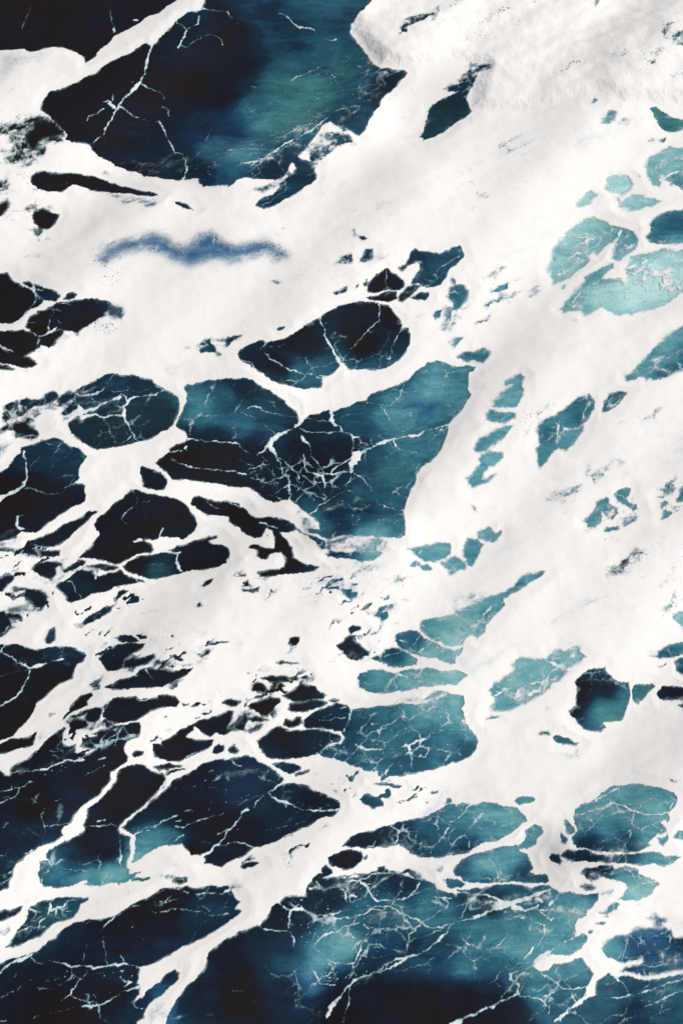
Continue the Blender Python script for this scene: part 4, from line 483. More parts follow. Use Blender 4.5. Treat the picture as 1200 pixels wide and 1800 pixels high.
VEIN = [
(0.8,[(-8.89,32.57,0.031),(-8.70,32.41,0.043),(-8.54,32.21,0.031),(-8.41,32.07,0.019)]),
(1,[(-5.13,35.54,0.094),(-5.17,35.25,0.065),(-5.25,34.94,0.070),(-5.26,34.64,0.081),(-5.37,34.28,0.086),(-5.58,34.01,0.079),(-5.82,33.73,0.073),(-5.94,33.49,0.067),(-6.01,33.37,0.048),(-6.10,33.11,0.036),(-6.24,32.85,0.042),(-6.34,32.59,0.048),(-6.42,32.51,0.024),(-6.59,32.34,0.012)]),
(0.9,[(-6.33,32.59,0.030),(-6.27,32.49,0.021),(-6.24,32.40,0.012)]),
(0.8,[(-5.36,34.26,0.061),(-5.24,34.16,0.030),(-5.03,34.08,0.015),(-4.83,34.02,0.018),(-4.76,33.95,0.024),(-4.74,33.84,0.018)]),
(1,[(-6.19,33.55,0.080),(-6.09,33.48,0.104),(-6.00,33.42,0.067)]),
(1,[(-6.14,33.58,0.055),(-6.24,33.63,0.037),(-6.36,33.59,0.028)]),
(1,[(-5.89,33.50,0.067),(-5.74,33.41,0.042),(-5.56,33.27,0.015),(-5.31,33.20,0.012),(-5.06,33.21,0.031),(-4.88,33.18,0.056),(-4.75,32.95,0.038),(-4.64,32.70,0.046),(-4.50,32.36,0.047),(-4.41,32.15,0.041),(-4.20,32.04,0.028),(-4.12,31.83,0.028),(-4.05,31.53,0.042),(-4.09,31.26,0.048),(-4.13,31.09,0.048)]),
(0.8,[(-4.80,33.64,0.018),(-4.67,33.60,0.022),(-4.61,33.37,0.019)]),
(0.7,[(-6.12,33.67,0.025),(-6.08,33.88,0.012)]),
(0.7,[(-6.33,33.40,0.025),(-6.55,33.18,0.015),(-6.72,33.14,0.022),(-6.72,33.00,0.015)]),
(1,[(-4.47,36.26,0.088),(-4.34,36.16,0.080),(-4.20,36.01,0.071),(-4.27,35.76,0.045),(-4.42,35.48,0.031),(-4.41,35.37,0.019)]),
(0.9,[(-4.18,36.04,0.032),(-3.93,36.20,0.023),(-3.88,36.47,0.020)]),
(0.8,[(-4.42,35.48,0.013),(-4.16,35.47,0.019),(-3.91,35.75,0.025),(-3.76,35.85,0.013),(-3.46,35.95,0.013),(-3.28,35.83,0.019),(-3.22,35.66,0.019)]),
(0.9,[(-3.91,36.70,0.040),(-3.73,36.74,0.040),(-3.53,36.69,0.039),(-3.11,36.70,0.026),(-3.11,36.67,0.038),(-3.01,36.50,0.019)]),
(0.9,[(-6.20,36.03,0.107),(-6.22,36.18,0.036),(-6.28,36.44,0.029),(-6.35,36.81,0.011)]),
(0.5,[(-8.58,37.14,0.017),(-8.63,36.78,0.018),(-8.73,36.43,0.018),(-8.77,36.21,0.014)]),
(0.9,[(-5.70,36.46,0.029),(-5.62,36.45,0.051),(-5.55,36.43,0.029)]),
(0.9,[(-1.74,36.73,0.046),(-1.56,36.68,0.027),(-1.43,36.54,0.033),(-1.32,36.34,0.040),(-1.14,36.20,0.053),(-0.88,36.14,0.072),(-0.75,36.07,0.085),(-0.62,35.87,0.019),(-0.31,35.73,0.032),(-0.15,35.71,0.045)]),
(0.75,[(-2.99,32.01,0.047),(-2.69,32.00,0.039),(-2.39,31.95,0.030),(-1.98,31.87,0.034),(-1.74,31.85,0.045)]),
(1,[(-2.52,31.42,0.041),(-2.22,31.49,0.031),(-1.98,31.61,0.044),(-1.73,31.82,0.077),(-1.49,32.07,0.040),(-1.14,32.25,0.026),(-0.80,32.46,0.026),(-0.50,32.77,0.027),(-0.20,33.10,0.022),(0.20,33.27,0.018),(0.50,33.28,0.017)]),  # crest foam line, its sun glints drawn as froth
(0.6,[(-1.48,34.48,0.026),(-1.28,34.57,0.026),(-0.92,34.74,0.016),(-0.51,34.95,0.013),(-0.10,35.08,0.010)]),
(0.6,[(0.46,34.12,0.028),(0.51,33.97,0.018),(0.45,33.74,0.022)]),
(0.6,[(0.10,35.21,0.016),(0.31,34.93,0.020),(0.51,34.74,0.016)]),
(0.6,[(-2.49,33.59,0.010),(-2.28,33.36,0.017)]),
(0.8,[(-2.43,34.33,0.026),(-2.32,34.28,0.020)]),
(0.7,[(8.28,32.97,0.024),(8.54,33.04,0.024),(8.69,33.01,0.025)]),
(0.9,[(8.35,31.12,0.094),(8.63,31.31,0.075),(8.94,31.46,0.063),(9.41,31.67,0.063)]),
(0.6,[(8.63,32.01,0.019),(8.72,31.83,0.016),(8.87,31.77,0.016)]),
(0.6,[(8.05,31.47,0.016),(8.35,31.48,0.016),(8.65,31.54,0.016),(8.95,31.60,0.016)]),
(0.8,[(1.53,34.53,0.031),(1.27,34.44,0.025),(1.22,34.38,0.019)]),
(0.9,[(-7.73,27.51,0.052),(-7.64,27.34,0.045),(-7.53,27.20,0.032)]),
(0.8,[(-7.64,27.56,0.065),(-7.49,27.51,0.039)]),
(0.8,[(-7.27,26.92,0.036),(-7.17,26.83,0.030),(-7.26,26.66,0.036),(-7.28,26.44,0.035),(-7.25,26.25,0.046),(-7.33,26.13,0.029),(-7.49,26.07,0.023),(-7.51,25.72,0.017)]),
(0.9,[(-7.11,27.07,0.024),(-6.88,27.08,0.024),(-6.76,27.04,0.018)]),
(0.8,[(-7.24,26.89,0.024),(-7.10,26.89,0.024),(-7.00,26.84,0.018)]),
(0.6,[(-6.13,27.16,0.023),(-6.10,27.05,0.015)]),
(0.6,[(-5.90,27.20,0.023),(-5.82,27.12,0.018)]),
(0.7,[(-6.24,26.94,0.020),(-6.20,26.86,0.015)]),
(0.9,[(-7.86,26.35,0.030),(-7.76,26.23,0.042),(-7.56,26.10,0.023),(-7.44,26.10,0.029)]),
(0.7,[(-7.81,26.52,0.018),(-7.59,26.46,0.012)]),
(0.8,[(-8.73,25.95,0.025),(-8.33,25.75,0.024),(-8.08,25.61,0.023)]),
(0.7,[(-7.08,26.61,0.018),(-6.96,26.48,0.012)]),
(0.8,[(-8.10,25.24,0.034),(-7.98,25.14,0.033)]),
(1,[(-6.78,23.86,0.116),(-6.32,23.97,0.127),(-6.00,24.11,0.115),(-5.69,24.30,0.097),(-5.42,24.43,0.102)]),
(1,[(-6.31,23.85,0.115),(-5.99,23.93,0.051),(-5.80,23.85,0.040),(-5.53,23.91,0.051),(-5.26,23.89,0.039)]),
(0.85,[(-5.57,25.07,0.023),(-5.77,24.81,0.052),(-5.84,24.57,0.075),(-6.12,24.49,0.064),(-6.40,24.47,0.052),(-6.54,24.56,0.041)]),
(0.9,[(-6.11,24.38,0.041),(-5.97,24.27,0.034),(-5.79,24.35,0.029)]),
(0.9,[(-4.58,24.75,0.051),(-4.34,24.64,0.046),(-4.55,24.51,0.040),(-4.91,24.45,0.034),(-5.14,24.39,0.034),(-5.31,24.15,0.045),(-5.28,23.86,0.051),(-5.10,23.50,0.034),(-4.98,23.30,0.022),(-4.90,23.20,0.017)]),
(0.8,[(-5.38,24.49,0.034),(-5.26,24.41,0.028),(-5.23,24.28,0.023)]),
(0.7,[(-5.76,23.80,0.017),(-5.61,23.54,0.017),(-5.50,23.19,0.014),(-5.31,23.14,0.017)]),
(0.6,[(-4.36,24.46,0.011),(-4.28,24.25,0.011),(-4.23,24.03,0.011)]),
(0.7,[(-5.74,24.38,0.029),(-5.55,24.22,0.040),(-5.31,24.12,0.039)]),
(0.7,[(-5.09,23.35,0.028),(-5.31,23.17,0.020)]),
(0.6,[(-6.11,23.53,0.011),(-5.96,23.33,0.011),(-5.99,23.12,0.011)]),
(0.6,[(-5.83,24.70,0.017),(-5.56,24.54,0.017),(-5.29,24.60,0.014),(-4.92,24.55,0.017),(-4.65,24.72,0.020)]),
(0.8,[(-7.87,24.07,0.027),(-8.02,23.86,0.055),(-8.05,23.61,0.039)]),
(1,[(-0.93,24.01,0.112),(-1.04,23.82,0.101),(-1.25,23.66,0.095),(-1.52,23.52,0.100),(-1.68,23.36,0.111),(-1.77,23.21,0.094),(-1.65,23.06,0.084),(-1.58,22.96,0.068),(-1.54,22.88,0.051),(-1.44,22.66,0.040),(-1.41,22.44,0.029)]),
(1,[(-1.51,22.93,0.040),(-1.28,22.65,0.035),(-1.14,22.50,0.035),(-1.02,22.35,0.041),(-1.01,22.24,0.023)]),
(1,[(-1.79,23.21,0.066),(-1.88,23.08,0.039),(-2.02,22.97,0.022)]),
(1,[(-0.23,24.20,0.098),(-0.24,23.95,0.075),(-0.19,23.79,0.070),(-0.05,23.73,0.052),(0.02,23.61,0.029)]),
(1,[(-0.18,23.59,0.058),(-0.32,23.54,0.023)]),
(0.95,[(-1.02,23.69,0.028),(-0.74,23.59,0.023),(-0.32,23.58,0.023),(0.00,23.61,0.020),(0.18,23.52,0.023),(0.28,23.41,0.041),(0.44,23.41,0.035),(0.46,23.24,0.029),(0.64,23.21,0.023)]),
(0.7,[(0.25,23.49,0.018),(0.28,23.21,0.015),(0.25,22.94,0.012)]),
(1,[(-0.97,23.48,0.057),(-0.90,23.32,0.075),(-0.78,23.26,0.058),(-0.76,23.12,0.023),(-0.73,22.95,0.018)]),
(1,[(2.60,23.67,0.024),(2.12,23.57,0.042),(1.84,23.42,0.066),(1.47,23.38,0.077),(1.20,23.34,0.088),(0.92,23.20,0.088),(0.64,23.07,0.099),(0.46,22.96,0.117),(0.32,22.79,0.273),(0.25,22.60,0.128),(0.23,22.41,0.087)]),
(0.95,[(0.32,22.35,0.029),(0.50,22.20,0.020),(0.68,21.91,0.020),(0.77,21.63,0.026),(0.90,21.42,0.023),(1.12,21.30,0.023),(1.34,21.20,0.023),(1.45,21.17,0.029)]),
(0.9,[(0.23,22.41,0.046),(0.00,22.38,0.023),(-0.18,22.33,0.023),(-0.41,22.37,0.023),(-0.55,22.41,0.023)]),
(0.8,[(-0.83,23.98,0.023),(-0.56,23.93,0.020),(-0.28,23.90,0.017)]),
(0.7,[(0.00,24.00,0.017),(0.23,24.08,0.017),(0.56,24.12,0.012)]),
(0.9,[(0.65,24.43,0.041),(0.88,24.37,0.017),(1.07,24.15,0.015),(1.16,23.93,0.015),(1.38,23.64,0.018),(1.52,23.52,0.018)]),
(0.6,[(0.74,24.04,0.012),(0.92,23.76,0.012),(1.06,23.59,0.012)]),
(1,[(1.26,23.36,0.053),(1.31,23.13,0.035),(1.42,23.00,0.030),(1.65,22.93,0.018),(1.83,22.86,0.015)]),
(0.7,[(1.24,24.81,0.023),(1.59,24.70,0.018),(1.87,24.76,0.012)]),
(0.6,[(1.40,24.76,0.015),(1.49,24.48,0.012),(1.53,24.29,0.012)]),
(0.8,[(2.54,25.44,0.024),(2.63,25.10,0.018),(2.57,24.81,0.015),(2.42,24.53,0.012)]),
(0.7,[(2.07,25.26,0.018),(1.88,25.20,0.015)]),
(0.8,[(-2.42,24.01,0.016),(-2.17,23.91,0.014),(-1.85,23.75,0.014),(-1.78,23.66,0.022),(-1.59,23.54,0.017)]),
(0.8,[(-2.27,24.15,0.014),(-2.04,24.22,0.016),(-1.94,24.13,0.014),(-1.67,24.06,0.011),(-1.39,24.03,0.014),(-1.07,24.00,0.022)]),
(0.9,[(-3.74,23.27,0.028),(-3.44,23.24,0.019),(-3.07,23.22,0.019),(-2.75,23.21,0.022),(-2.55,23.22,0.022),(-2.43,23.11,0.016),(-2.20,22.96,0.016)]),
(0.9,[(-4.16,22.90,0.039),(-3.88,22.95,0.028)]),
(0.9,[(-3.77,23.00,0.033),(-3.73,23.05,0.022)]),
(0.7,[(-3.08,23.70,0.011),(-2.76,23.77,0.014)]),
(0.9,[(-4.13,22.75,0.022),(-3.96,22.65,0.019),(-3.64,22.53,0.022),(-3.37,22.49,0.022),(-3.06,22.50,0.019),(-2.74,22.49,0.016),(-2.74,22.48,0.038),(-2.56,22.49,0.038),(-2.28,22.40,0.022)]),
(1,[(-0.92,22.94,0.020),(-0.89,22.60,0.018),(-0.82,22.45,0.029),(-0.64,22.38,0.058),(-0.45,22.29,0.076),(-0.39,22.06,0.041),(-0.43,21.95,0.023)]),
(1,[(-0.73,22.92,0.018),(-0.59,22.69,0.020),(-0.46,22.46,0.023),(-0.41,22.29,0.029)]),
(0.9,[(0.18,22.77,0.035),(0.00,22.64,0.023),(-0.20,22.47,0.020),(-0.27,22.34,0.023)]),
(0.7,[(-0.39,22.06,0.017),(-0.18,21.86,0.017),(-0.27,21.78,0.012)]),
(1,[(-0.78,21.19,0.023),(-0.63,21.27,0.046),(-0.52,21.46,0.034),(-0.32,21.56,0.029),(-0.14,21.72,0.029),(0.09,21.85,0.035),(0.27,21.81,0.029),(0.34,21.74,0.017)]),
(0.95,[(-1.26,21.64,0.029),(-1.22,21.78,0.035),(-1.27,21.95,0.041),(-1.27,22.12,0.023),(-1.23,22.17,0.015)]),
(0.8,[(-1.09,21.82,0.018),(-1.02,21.93,0.023),(-1.09,22.10,0.015)]),
(0.8,[(0.23,22.27,0.029),(0.18,22.16,0.014),(0.09,21.96,0.014)]),
(0.8,[(-1.89,22.24,0.017),(-1.75,22.13,0.017),(-1.55,22.20,0.017),(-1.52,21.97,0.015)]),
(0.8,[(-1.77,21.82,0.023),(-1.54,21.75,0.021),(-1.40,21.62,0.018)]),
(0.6,[(-2.19,22.33,0.014),(-1.91,22.24,0.017)]),
(0.9,[(1.80,21.94,0.040),(1.79,22.22,0.041),(1.95,22.44,0.023),(2.27,22.72,0.018)]),
(0.5,[(0.54,21.47,0.011),(0.54,21.14,0.012),(0.36,20.91,0.015)]),
(0.5,[(0.67,21.07,0.012),(0.71,20.59,0.011)]),
(0.6,[(0.88,20.40,0.015),(1.15,20.63,0.011),(1.47,20.84,0.012)]),
(0.7,[(2.60,23.61,0.024),(2.38,23.33,0.015),(2.28,22.81,0.012)]),
(1,[(-0.52,26.72,0.023),(-0.52,26.54,0.028),(-0.42,26.39,0.039),(-0.40,26.19,0.039),(-0.31,26.00,0.039),(-0.19,25.77,0.050),(-0.12,25.62,0.067),(0.00,25.48,0.101),(0.00,25.27,0.113)]),
(1,[(0.95,27.18,0.040),(0.95,26.97,0.029),(0.93,26.71,0.023),(0.76,26.55,0.017),(0.57,26.28,0.014),(0.38,26.09,0.014),(0.24,25.90,0.014),(0.09,25.69,0.014),(0.02,25.58,0.023)]),
(1,[(0.86,27.19,0.051),(1.19,27.20,0.029),(1.38,27.20,0.029)]),
(0.95,[(1.52,26.52,0.029),(1.37,26.25,0.020),(1.25,25.99,0.020),(1.20,25.69,0.017)]),
(0.9,[(1.13,25.67,0.023),(1.22,25.67,0.035)]),
(1,[(-1.92,25.68,0.012),(-1.83,25.60,0.023),(-1.78,25.49,0.023),(-1.54,25.35,0.025),(-1.26,25.22,0.028),(-0.94,25.16,0.033),(-0.66,25.15,0.044),(-0.28,25.12,0.073)]),
(0.9,[(-1.83,26.01,0.065),(-1.92,25.84,0.041),(-2.04,25.73,0.023)]),
(0.8,[(-2.53,25.50,0.030),(-2.34,25.41,0.029),(-2.20,25.36,0.046),(-2.15,25.25,0.034)]),
(0.6,[(0.07,25.64,0.011),(0.23,25.44,0.011),(0.47,25.39,0.011)]),
(0.5,[(0.80,25.61,0.011),(0.80,25.40,0.014)]),
(0.8,[(1.15,28.10,0.015),(1.12,27.81,0.017),(1.17,27.55,0.014)]),
(0.6,[(2.35,28.09,0.015),(2.40,27.93,0.015),(2.64,28.20,0.012)]),
(0.8,[(6.42,24.16,0.023),(6.65,24.19,0.023),(6.80,24.35,0.018)]),
(0.7,[(6.46,24.11,0.017),(6.63,24.49,0.012)]),
(0.8,[(8.90,26.06,0.015),(8.45,25.74,0.018),(8.11,25.59,0.015),(7.81,25.43,0.015),(7.66,25.23,0.012)]),
(0.6,[(8.48,26.10,0.012),(7.99,25.88,0.024),(7.80,25.83,0.024)]),
(0.8,[(5.44,28.71,0.060),(5.73,28.69,0.055),(6.03,28.86,0.061),(6.32,28.97,0.050)]),
(0.7,[(5.76,29.31,0.024),(6.10,29.38,0.030),(6.44,29.32,0.031),(6.79,29.43,0.037),(7.00,29.66,0.037)]),
(0.7,[(5.66,29.30,0.018),(5.80,29.14,0.018),(6.09,29.21,0.024),(6.33,29.14,0.025)]),
(0.7,[(5.32,28.26,0.055),(5.61,28.28,0.049),(5.86,28.39,0.043),(6.07,28.74,0.031)]),
(0.7,[(6.71,29.67,0.031),(6.74,29.43,0.031),(6.52,29.08,0.031)]),
(1,[(7.18,29.53,0.056),(7.07,29.29,0.069),(6.81,29.00,0.094)]),
(0.6,[(8.26,29.63,0.019),(8.40,29.46,0.016),(8.33,29.22,0.016)]),
(0.8,[(5.72,27.10,0.062),(5.94,27.52,0.050),(6.25,27.81,0.050),(6.54,27.97,0.031)]),
(0.7,[(6.33,27.68,0.031),(6.17,27.44,0.043),(6.01,27.08,0.049)]),
(0.9,[(6.88,28.02,0.043),(7.12,27.96,0.080),(7.35,27.90,0.080),(7.64,27.84,0.043)]),
(0.8,[(7.75,28.61,0.093),(7.58,28.37,0.124),(7.71,28.20,0.093),(8.20,28.26,0.081),(9.10,28.16,0.062)]),
(0.8,[(7.41,28.61,0.062),(7.25,28.43,0.062),(7.04,28.20,0.093)]),
(0.75,[(-7.78,27.74,0.053),(-7.70,27.44,0.059),(-7.65,27.18,0.051),(-7.82,26.92,0.051),(-8.02,26.56,0.044)]),
(0.7,[(-7.64,27.34,0.045),(-7.41,27.16,0.044),(-7.17,27.13,0.037)]),
(0.75,[(-7.81,26.86,0.051),(-7.92,26.50,0.044),(-8.00,26.32,0.031)]),
(0.8,[(-7.49,26.07,0.035),(-7.24,26.19,0.046),(-7.06,26.34,0.035)]),
(0.85,[(5.13,23.81,0.034),(5.24,23.58,0.046),(5.20,23.26,0.023)]),
(1,[(-7.86,22.89,0.114),(-8.03,22.68,0.096),(-8.15,22.45,0.085),(-8.46,22.33,0.084)]),
(0.92,[(-7.67,22.93,0.034),(-7.62,22.72,0.040),(-7.58,22.56,0.040),(-7.52,22.24,0.057),(-7.60,21.98,0.096),(-7.77,21.83,0.141),(-7.99,21.71,0.158),(-8.39,21.57,0.266)]),
(0.8,[(-7.52,21.19,0.038),(-7.65,21.14,0.065),(-7.68,20.99,0.060),(-7.61,20.87,0.054),(-7.47,20.83,0.032)]),
(0.8,[(-6.17,22.15,0.033),(-6.39,22.05,0.022),(-6.60,21.94,0.014)]),
(0.7,[(-7.55,21.90,0.022),(-7.32,21.88,0.017),(-7.00,21.75,0.011),(-6.73,21.81,0.011)]),
(0.7,[(-7.19,23.16,0.017),(-6.86,23.04,0.011),(-6.71,22.91,0.011)]),
(0.8,[(-7.92,18.11,0.027),(-7.71,18.20,0.027),(-7.68,18.35,0.021)]),
(0.8,[(-3.96,21.81,0.032),(-4.29,21.73,0.022),(-4.57,21.78,0.016)]),
(1,[(-4.22,20.94,0.016),(-4.26,20.84,0.032),(-4.29,20.74,0.054),(-4.30,20.62,0.070)]),
(1,[(-4.89,20.54,0.054),(-4.74,20.61,0.080)]),
(0.7,[(-4.98,21.86,0.022),(-4.85,21.65,0.022),(-4.87,21.55,0.016)]),
(0.7,[(-5.21,21.15,0.011),(-5.13,21.30,0.019),(-4.95,21.43,0.014),(-4.69,21.56,0.014),(-4.56,21.61,0.016)]),
(0.5,[(-5.21,21.15,0.011),(-5.07,20.98,0.011)]),
(0.4,[(-4.71,21.48,0.014),(-4.63,21.16,0.011),(-4.49,20.97,0.008)]),
(0.6,[(-5.95,20.06,0.049),(-5.69,20.03,0.043),(-5.42,19.96,0.032)]),
(0.8,[(-5.15,19.97,0.027),(-4.94,20.07,0.027),(-4.76,20.15,0.021)]),
(0.9,[(-4.32,22.44,0.044),(-4.18,22.24,0.098),(-4.15,22.12,0.065)]),
(0.95,[(-3.88,20.25,0.033),(-3.87,19.99,0.061),(-3.75,19.77,0.051)]),
(0.9,[(-3.93,20.28,0.033),(-3.81,20.28,0.028)]),
(0.9,[(-6.40,19.49,0.022),(-6.25,19.46,0.022),(-6.16,19.21,0.021),(-6.04,19.07,0.016)]),
(0.9,[(-5.75,19.71,0.054),(-5.72,19.56,0.032)]),
(0.9,[(-5.15,19.87,0.037),(-5.03,19.73,0.021),(-4.78,19.59,0.022),(-4.77,19.46,0.011)]),
(0.6,[(-5.26,19.60,0.011),(-5.19,19.48,0.011)]),
(0.7,[(-5.60,18.68,0.016),(-5.52,18.66,0.016)]),
(0.9,[(-7.72,17.86,0.021),(-7.79,17.67,0.021)]),
(1,[(-7.80,17.72,0.013),(-7.70,17.64,0.016),(-7.47,17.51,0.027),(-7.37,17.39,0.053),(-7.20,17.34,0.069),(-7.10,17.24,0.053)]),
(1,[(-7.10,17.24,0.063),(-6.89,17.31,0.090),(-6.60,17.43,0.058),(-6.34,17.48,0.021)]),
(1,[(-7.07,17.17,0.068),(-7.10,17.02,0.063),(-7.16,16.88,0.052)]),
(0.6,[(-6.80,17.75,0.016),(-6.80,17.50,0.013)]),
(0.6,[(-7.73,17.06,0.011),(-7.48,17.15,0.013),(-7.14,17.19,0.016)]),
(0.95,[(-1.91,21.03,0.053),(-1.70,20.91,0.046),(-1.50,20.84,0.034)]),
(0.9,[(-3.04,21.72,0.027),(-2.72,21.70,0.050),(-2.53,21.58,0.028),(-2.39,21.48,0.023)]),
(0.8,[(-3.21,21.66,0.014),(-3.03,21.53,0.014),(-2.71,21.49,0.014)]),
(1,[(1.32,17.97,0.057),(1.48,17.94,0.026)]),
(0.6,[(1.77,17.70,0.013),(1.99,17.60,0.013)]),
(0.7,[(2.16,17.78,0.021),(2.42,17.70,0.037),(2.59,17.62,0.052)]),
(0.95,[(2.95,18.12,0.021),(3.13,18.33,0.037),(3.27,18.56,0.053),(3.43,18.75,0.058),(3.72,18.87,0.026)]),
(0.8,[(3.91,19.28,0.027),(4.09,19.38,0.027)]),
(0.9,[(4.62,17.48,0.026),(4.83,17.39,0.041),(4.92,17.30,0.077),(5.09,17.34,0.067)]),
(0.7,[(5.19,17.66,0.021),(5.14,17.48,0.021),(5.27,17.39,0.021)]),
(0.8,[(-1.93,22.95,0.014),(-1.69,22.64,0.017),(-1.60,22.31,0.014),(-1.63,21.98,0.012)]),
(0.8,[(-2.47,22.82,0.014),(-2.20,22.68,0.017),(-1.83,22.64,0.014),(-1.55,22.36,0.012)]),
(0.8,[(-1.23,22.62,0.015),(-0.91,22.32,0.021),(-0.59,22.02,0.017),(-0.36,21.67,0.014)]),
(0.8,[(-0.91,22.60,0.015),(-1.09,22.27,0.018),(-0.90,21.87,0.017),(-0.63,21.57,0.014)]),
(0.7,[(-0.18,22.78,0.015),(-0.36,22.57,0.018),(-0.64,22.38,0.015)]),
(1,[(-7.07,17.17,0.068),(-7.10,17.02,0.063),(-7.16,16.88,0.063),(-7.20,16.69,0.057),(-7.30,16.55,0.042),(-7.46,16.43,0.042),(-7.66,16.31,0.052),(-7.91,16.22,0.052)]),
(0.5,[(-6.57,16.78,0.016),(-6.71,16.73,0.010)]),
(1,[(-7.52,14.79,0.076),(-7.29,14.67,0.065),(-7.08,14.69,0.045),(-6.79,14.70,0.025),(-6.50,14.76,0.030),(-6.26,14.84,0.035),(-6.05,14.93,0.045),(-5.84,14.92,0.049),(-5.68,14.97,0.024)]),
(0.9,[(-5.66,14.59,0.024),(-5.46,14.69,0.017),(-5.26,14.78,0.012),(-5.22,14.84,0.010)]),
(0.9,[(-5.35,14.97,0.024),(-5.20,15.00,0.029)]),
(0.9,[(-6.85,14.42,0.030),(-6.71,14.45,0.027)]),
(0.7,[(-7.47,14.25,0.010),(-6.97,14.33,0.012),(-6.85,14.41,0.015)]),
(0.7,[(-7.01,14.33,0.015),(-7.12,14.11,0.015),(-7.36,13.99,0.020)]),
(1,[(-7.48,13.98,0.039),(-7.36,14.00,0.034)]),
(0.8,[(-6.23,14.01,0.021),(-6.13,14.09,0.012)]),
(0.8,[(-6.44,13.84,0.009),(-6.53,13.69,0.014),(-6.47,13.53,0.014),(-6.42,13.33,0.009)]),
(0.7,[(-6.46,13.47,0.012),(-6.18,13.50,0.014),(-5.94,13.56,0.014)]),
(0.6,[(-6.82,13.40,0.009),(-6.66,13.32,0.012),(-6.41,13.25,0.012),(-6.45,13.09,0.011)]),
(0.8,[(-6.45,15.17,0.015),(-6.28,15.14,0.025),(-6.15,15.20,0.020)]),
(0.8,[(-6.40,15.07,0.013),(-6.18,14.98,0.025)]),
(0.8,[(-5.01,15.66,0.020),(-4.95,15.47,0.019),(-5.03,15.29,0.024)]),
(0.6,[(-5.28,15.37,0.020),(-5.03,15.38,0.015),(-4.87,15.43,0.010)]),
(0.9,[(-6.84,12.87,0.023),(-6.68,12.96,0.018)]),
(0.7,[(-7.33,12.81,0.023),(-7.19,12.78,0.014)]),
(0.8,[(-7.33,12.37,0.018),(-7.13,12.46,0.023),(-7.06,12.48,0.014)]),
(0.7,[(-7.36,12.17,0.027),(-7.20,12.26,0.018),(-7.09,12.38,0.018)]),
(0.95,[(-4.51,16.34,0.020),(-4.37,16.36,0.025),(-4.18,16.43,0.030)]),
(0.6,[(-3.76,16.45,0.012),(-3.69,16.35,0.010)]),
(0.8,[(-5.42,16.22,0.026),(-5.31,16.14,0.021),(-5.34,15.91,0.020)]),
(0.8,[(-5.05,15.77,0.020),(-4.93,15.77,0.025),(-4.55,15.85,0.020)]),
(0.85,[(-4.40,17.10,0.037),(-4.31,16.96,0.021),(-4.20,16.84,0.020)]),
(0.5,[(-4.65,16.96,0.016),(-4.47,16.82,0.013),(-4.51,16.63,0.010)]),
(0.6,[(-3.41,15.12,0.039),(-3.20,15.25,0.015)]),
(1,[(-3.77,14.65,0.121),(-3.89,14.54,0.087),(-3.97,14.43,0.058),(-4.13,14.22,0.067),(-4.33,13.98,0.058),(-4.57,13.77,0.052),(-4.77,13.62,0.066),(-4.84,13.53,0.047),(-4.70,13.43,0.043),(-4.59,13.35,0.038),(-4.52,13.24,0.120),(-4.55,12.99,0.106),(-4.60,12.78,0.087),(-4.55,12.52,0.121)]),
(0.8,[(-4.32,14.90,0.038),(-4.23,14.80,0.057),(-4.13,14.76,0.019)]),
(0.9,[(-5.62,13.50,0.019),(-5.33,13.52,0.014),(-5.13,13.56,0.014),(-4.93,13.57,0.019)]),
(0.8,[(-5.30,13.65,0.023),(-5.16,13.68,0.019)]),
(0.9,[(-4.84,13.33,0.014),(-4.78,13.03,0.034),(-4.80,12.78,0.048),(-4.72,12.61,0.024)]),
(0.8,[(-6.00,12.58,0.012),(-5.74,12.57,0.016),(-5.41,12.56,0.014)]),
(0.9,[(-6.35,12.78,0.023),(-6.27,12.62,0.014)]),
(1,[(-2.73,15.06,0.025),(-2.52,15.07,0.029),(-2.52,15.09,0.039),(-2.35,15.00,0.029),(-2.23,14.92,0.020)]),
(1,[(-1.85,15.03,0.073),(-1.60,14.96,0.059),(-1.43,14.85,0.059),(-1.22,14.72,0.074),(-1.26,14.61,0.059),(-1.42,14.46,0.035),(-1.61,14.33,0.034),(-1.54,14.22,0.025),(-1.33,14.13,0.064),(-1.21,14.10,0.060),(-1.08,14.03,0.025),(-0.83,13.91,0.020),(-0.54,13.88,0.030),(-0.25,13.87,0.035),(-0.04,13.91,0.039)]),
(0.95,[(-1.61,14.32,0.029),(-1.75,14.24,0.017),(-1.88,14.11,0.024),(-1.92,13.98,0.044)]),
(1,[(-2.06,13.94,0.054),(-2.18,13.89,0.049),(-2.20,13.76,0.049),(-2.36,13.58,0.034),(-2.48,13.47,0.024),(-2.69,13.37,0.019)]),
(0.7,[(-1.67,14.33,0.012),(-1.96,14.21,0.010),(-2.25,14.06,0.010)]),
(0.8,[(-1.25,14.08,0.020),(-1.21,13.99,0.015)]),
(0.7,[(-1.08,14.06,0.012),(-0.96,14.10,0.010),(-0.67,13.95,0.010)]),
(0.6,[(-0.50,13.95,0.012),(-0.33,13.85,0.015)]),
(0.5,[(-1.66,13.45,0.007),(-1.12,13.57,0.010),(-0.75,13.64,0.012)]),
(0.95,[(-2.48,13.17,0.024),(-2.31,13.20,0.029),(-2.10,13.15,0.020),(-1.92,13.08,0.024)]),
(0.95,[(-4.55,13.31,0.034),(-4.31,13.50,0.034),(-4.02,13.58,0.029),(-3.82,13.71,0.024),(-3.57,13.79,0.019)]),
(0.9,[(-4.24,13.43,0.039),(-4.16,13.45,0.024)]),
(0.95,[(-3.62,13.56,0.029),(-3.48,13.54,0.039),(-3.27,13.62,0.024),(-3.07,13.71,0.019),(-2.86,13.77,0.012),(-2.58,13.86,0.015)]),
(1,[(-3.60,13.66,0.058),(-3.53,13.67,0.054)]),
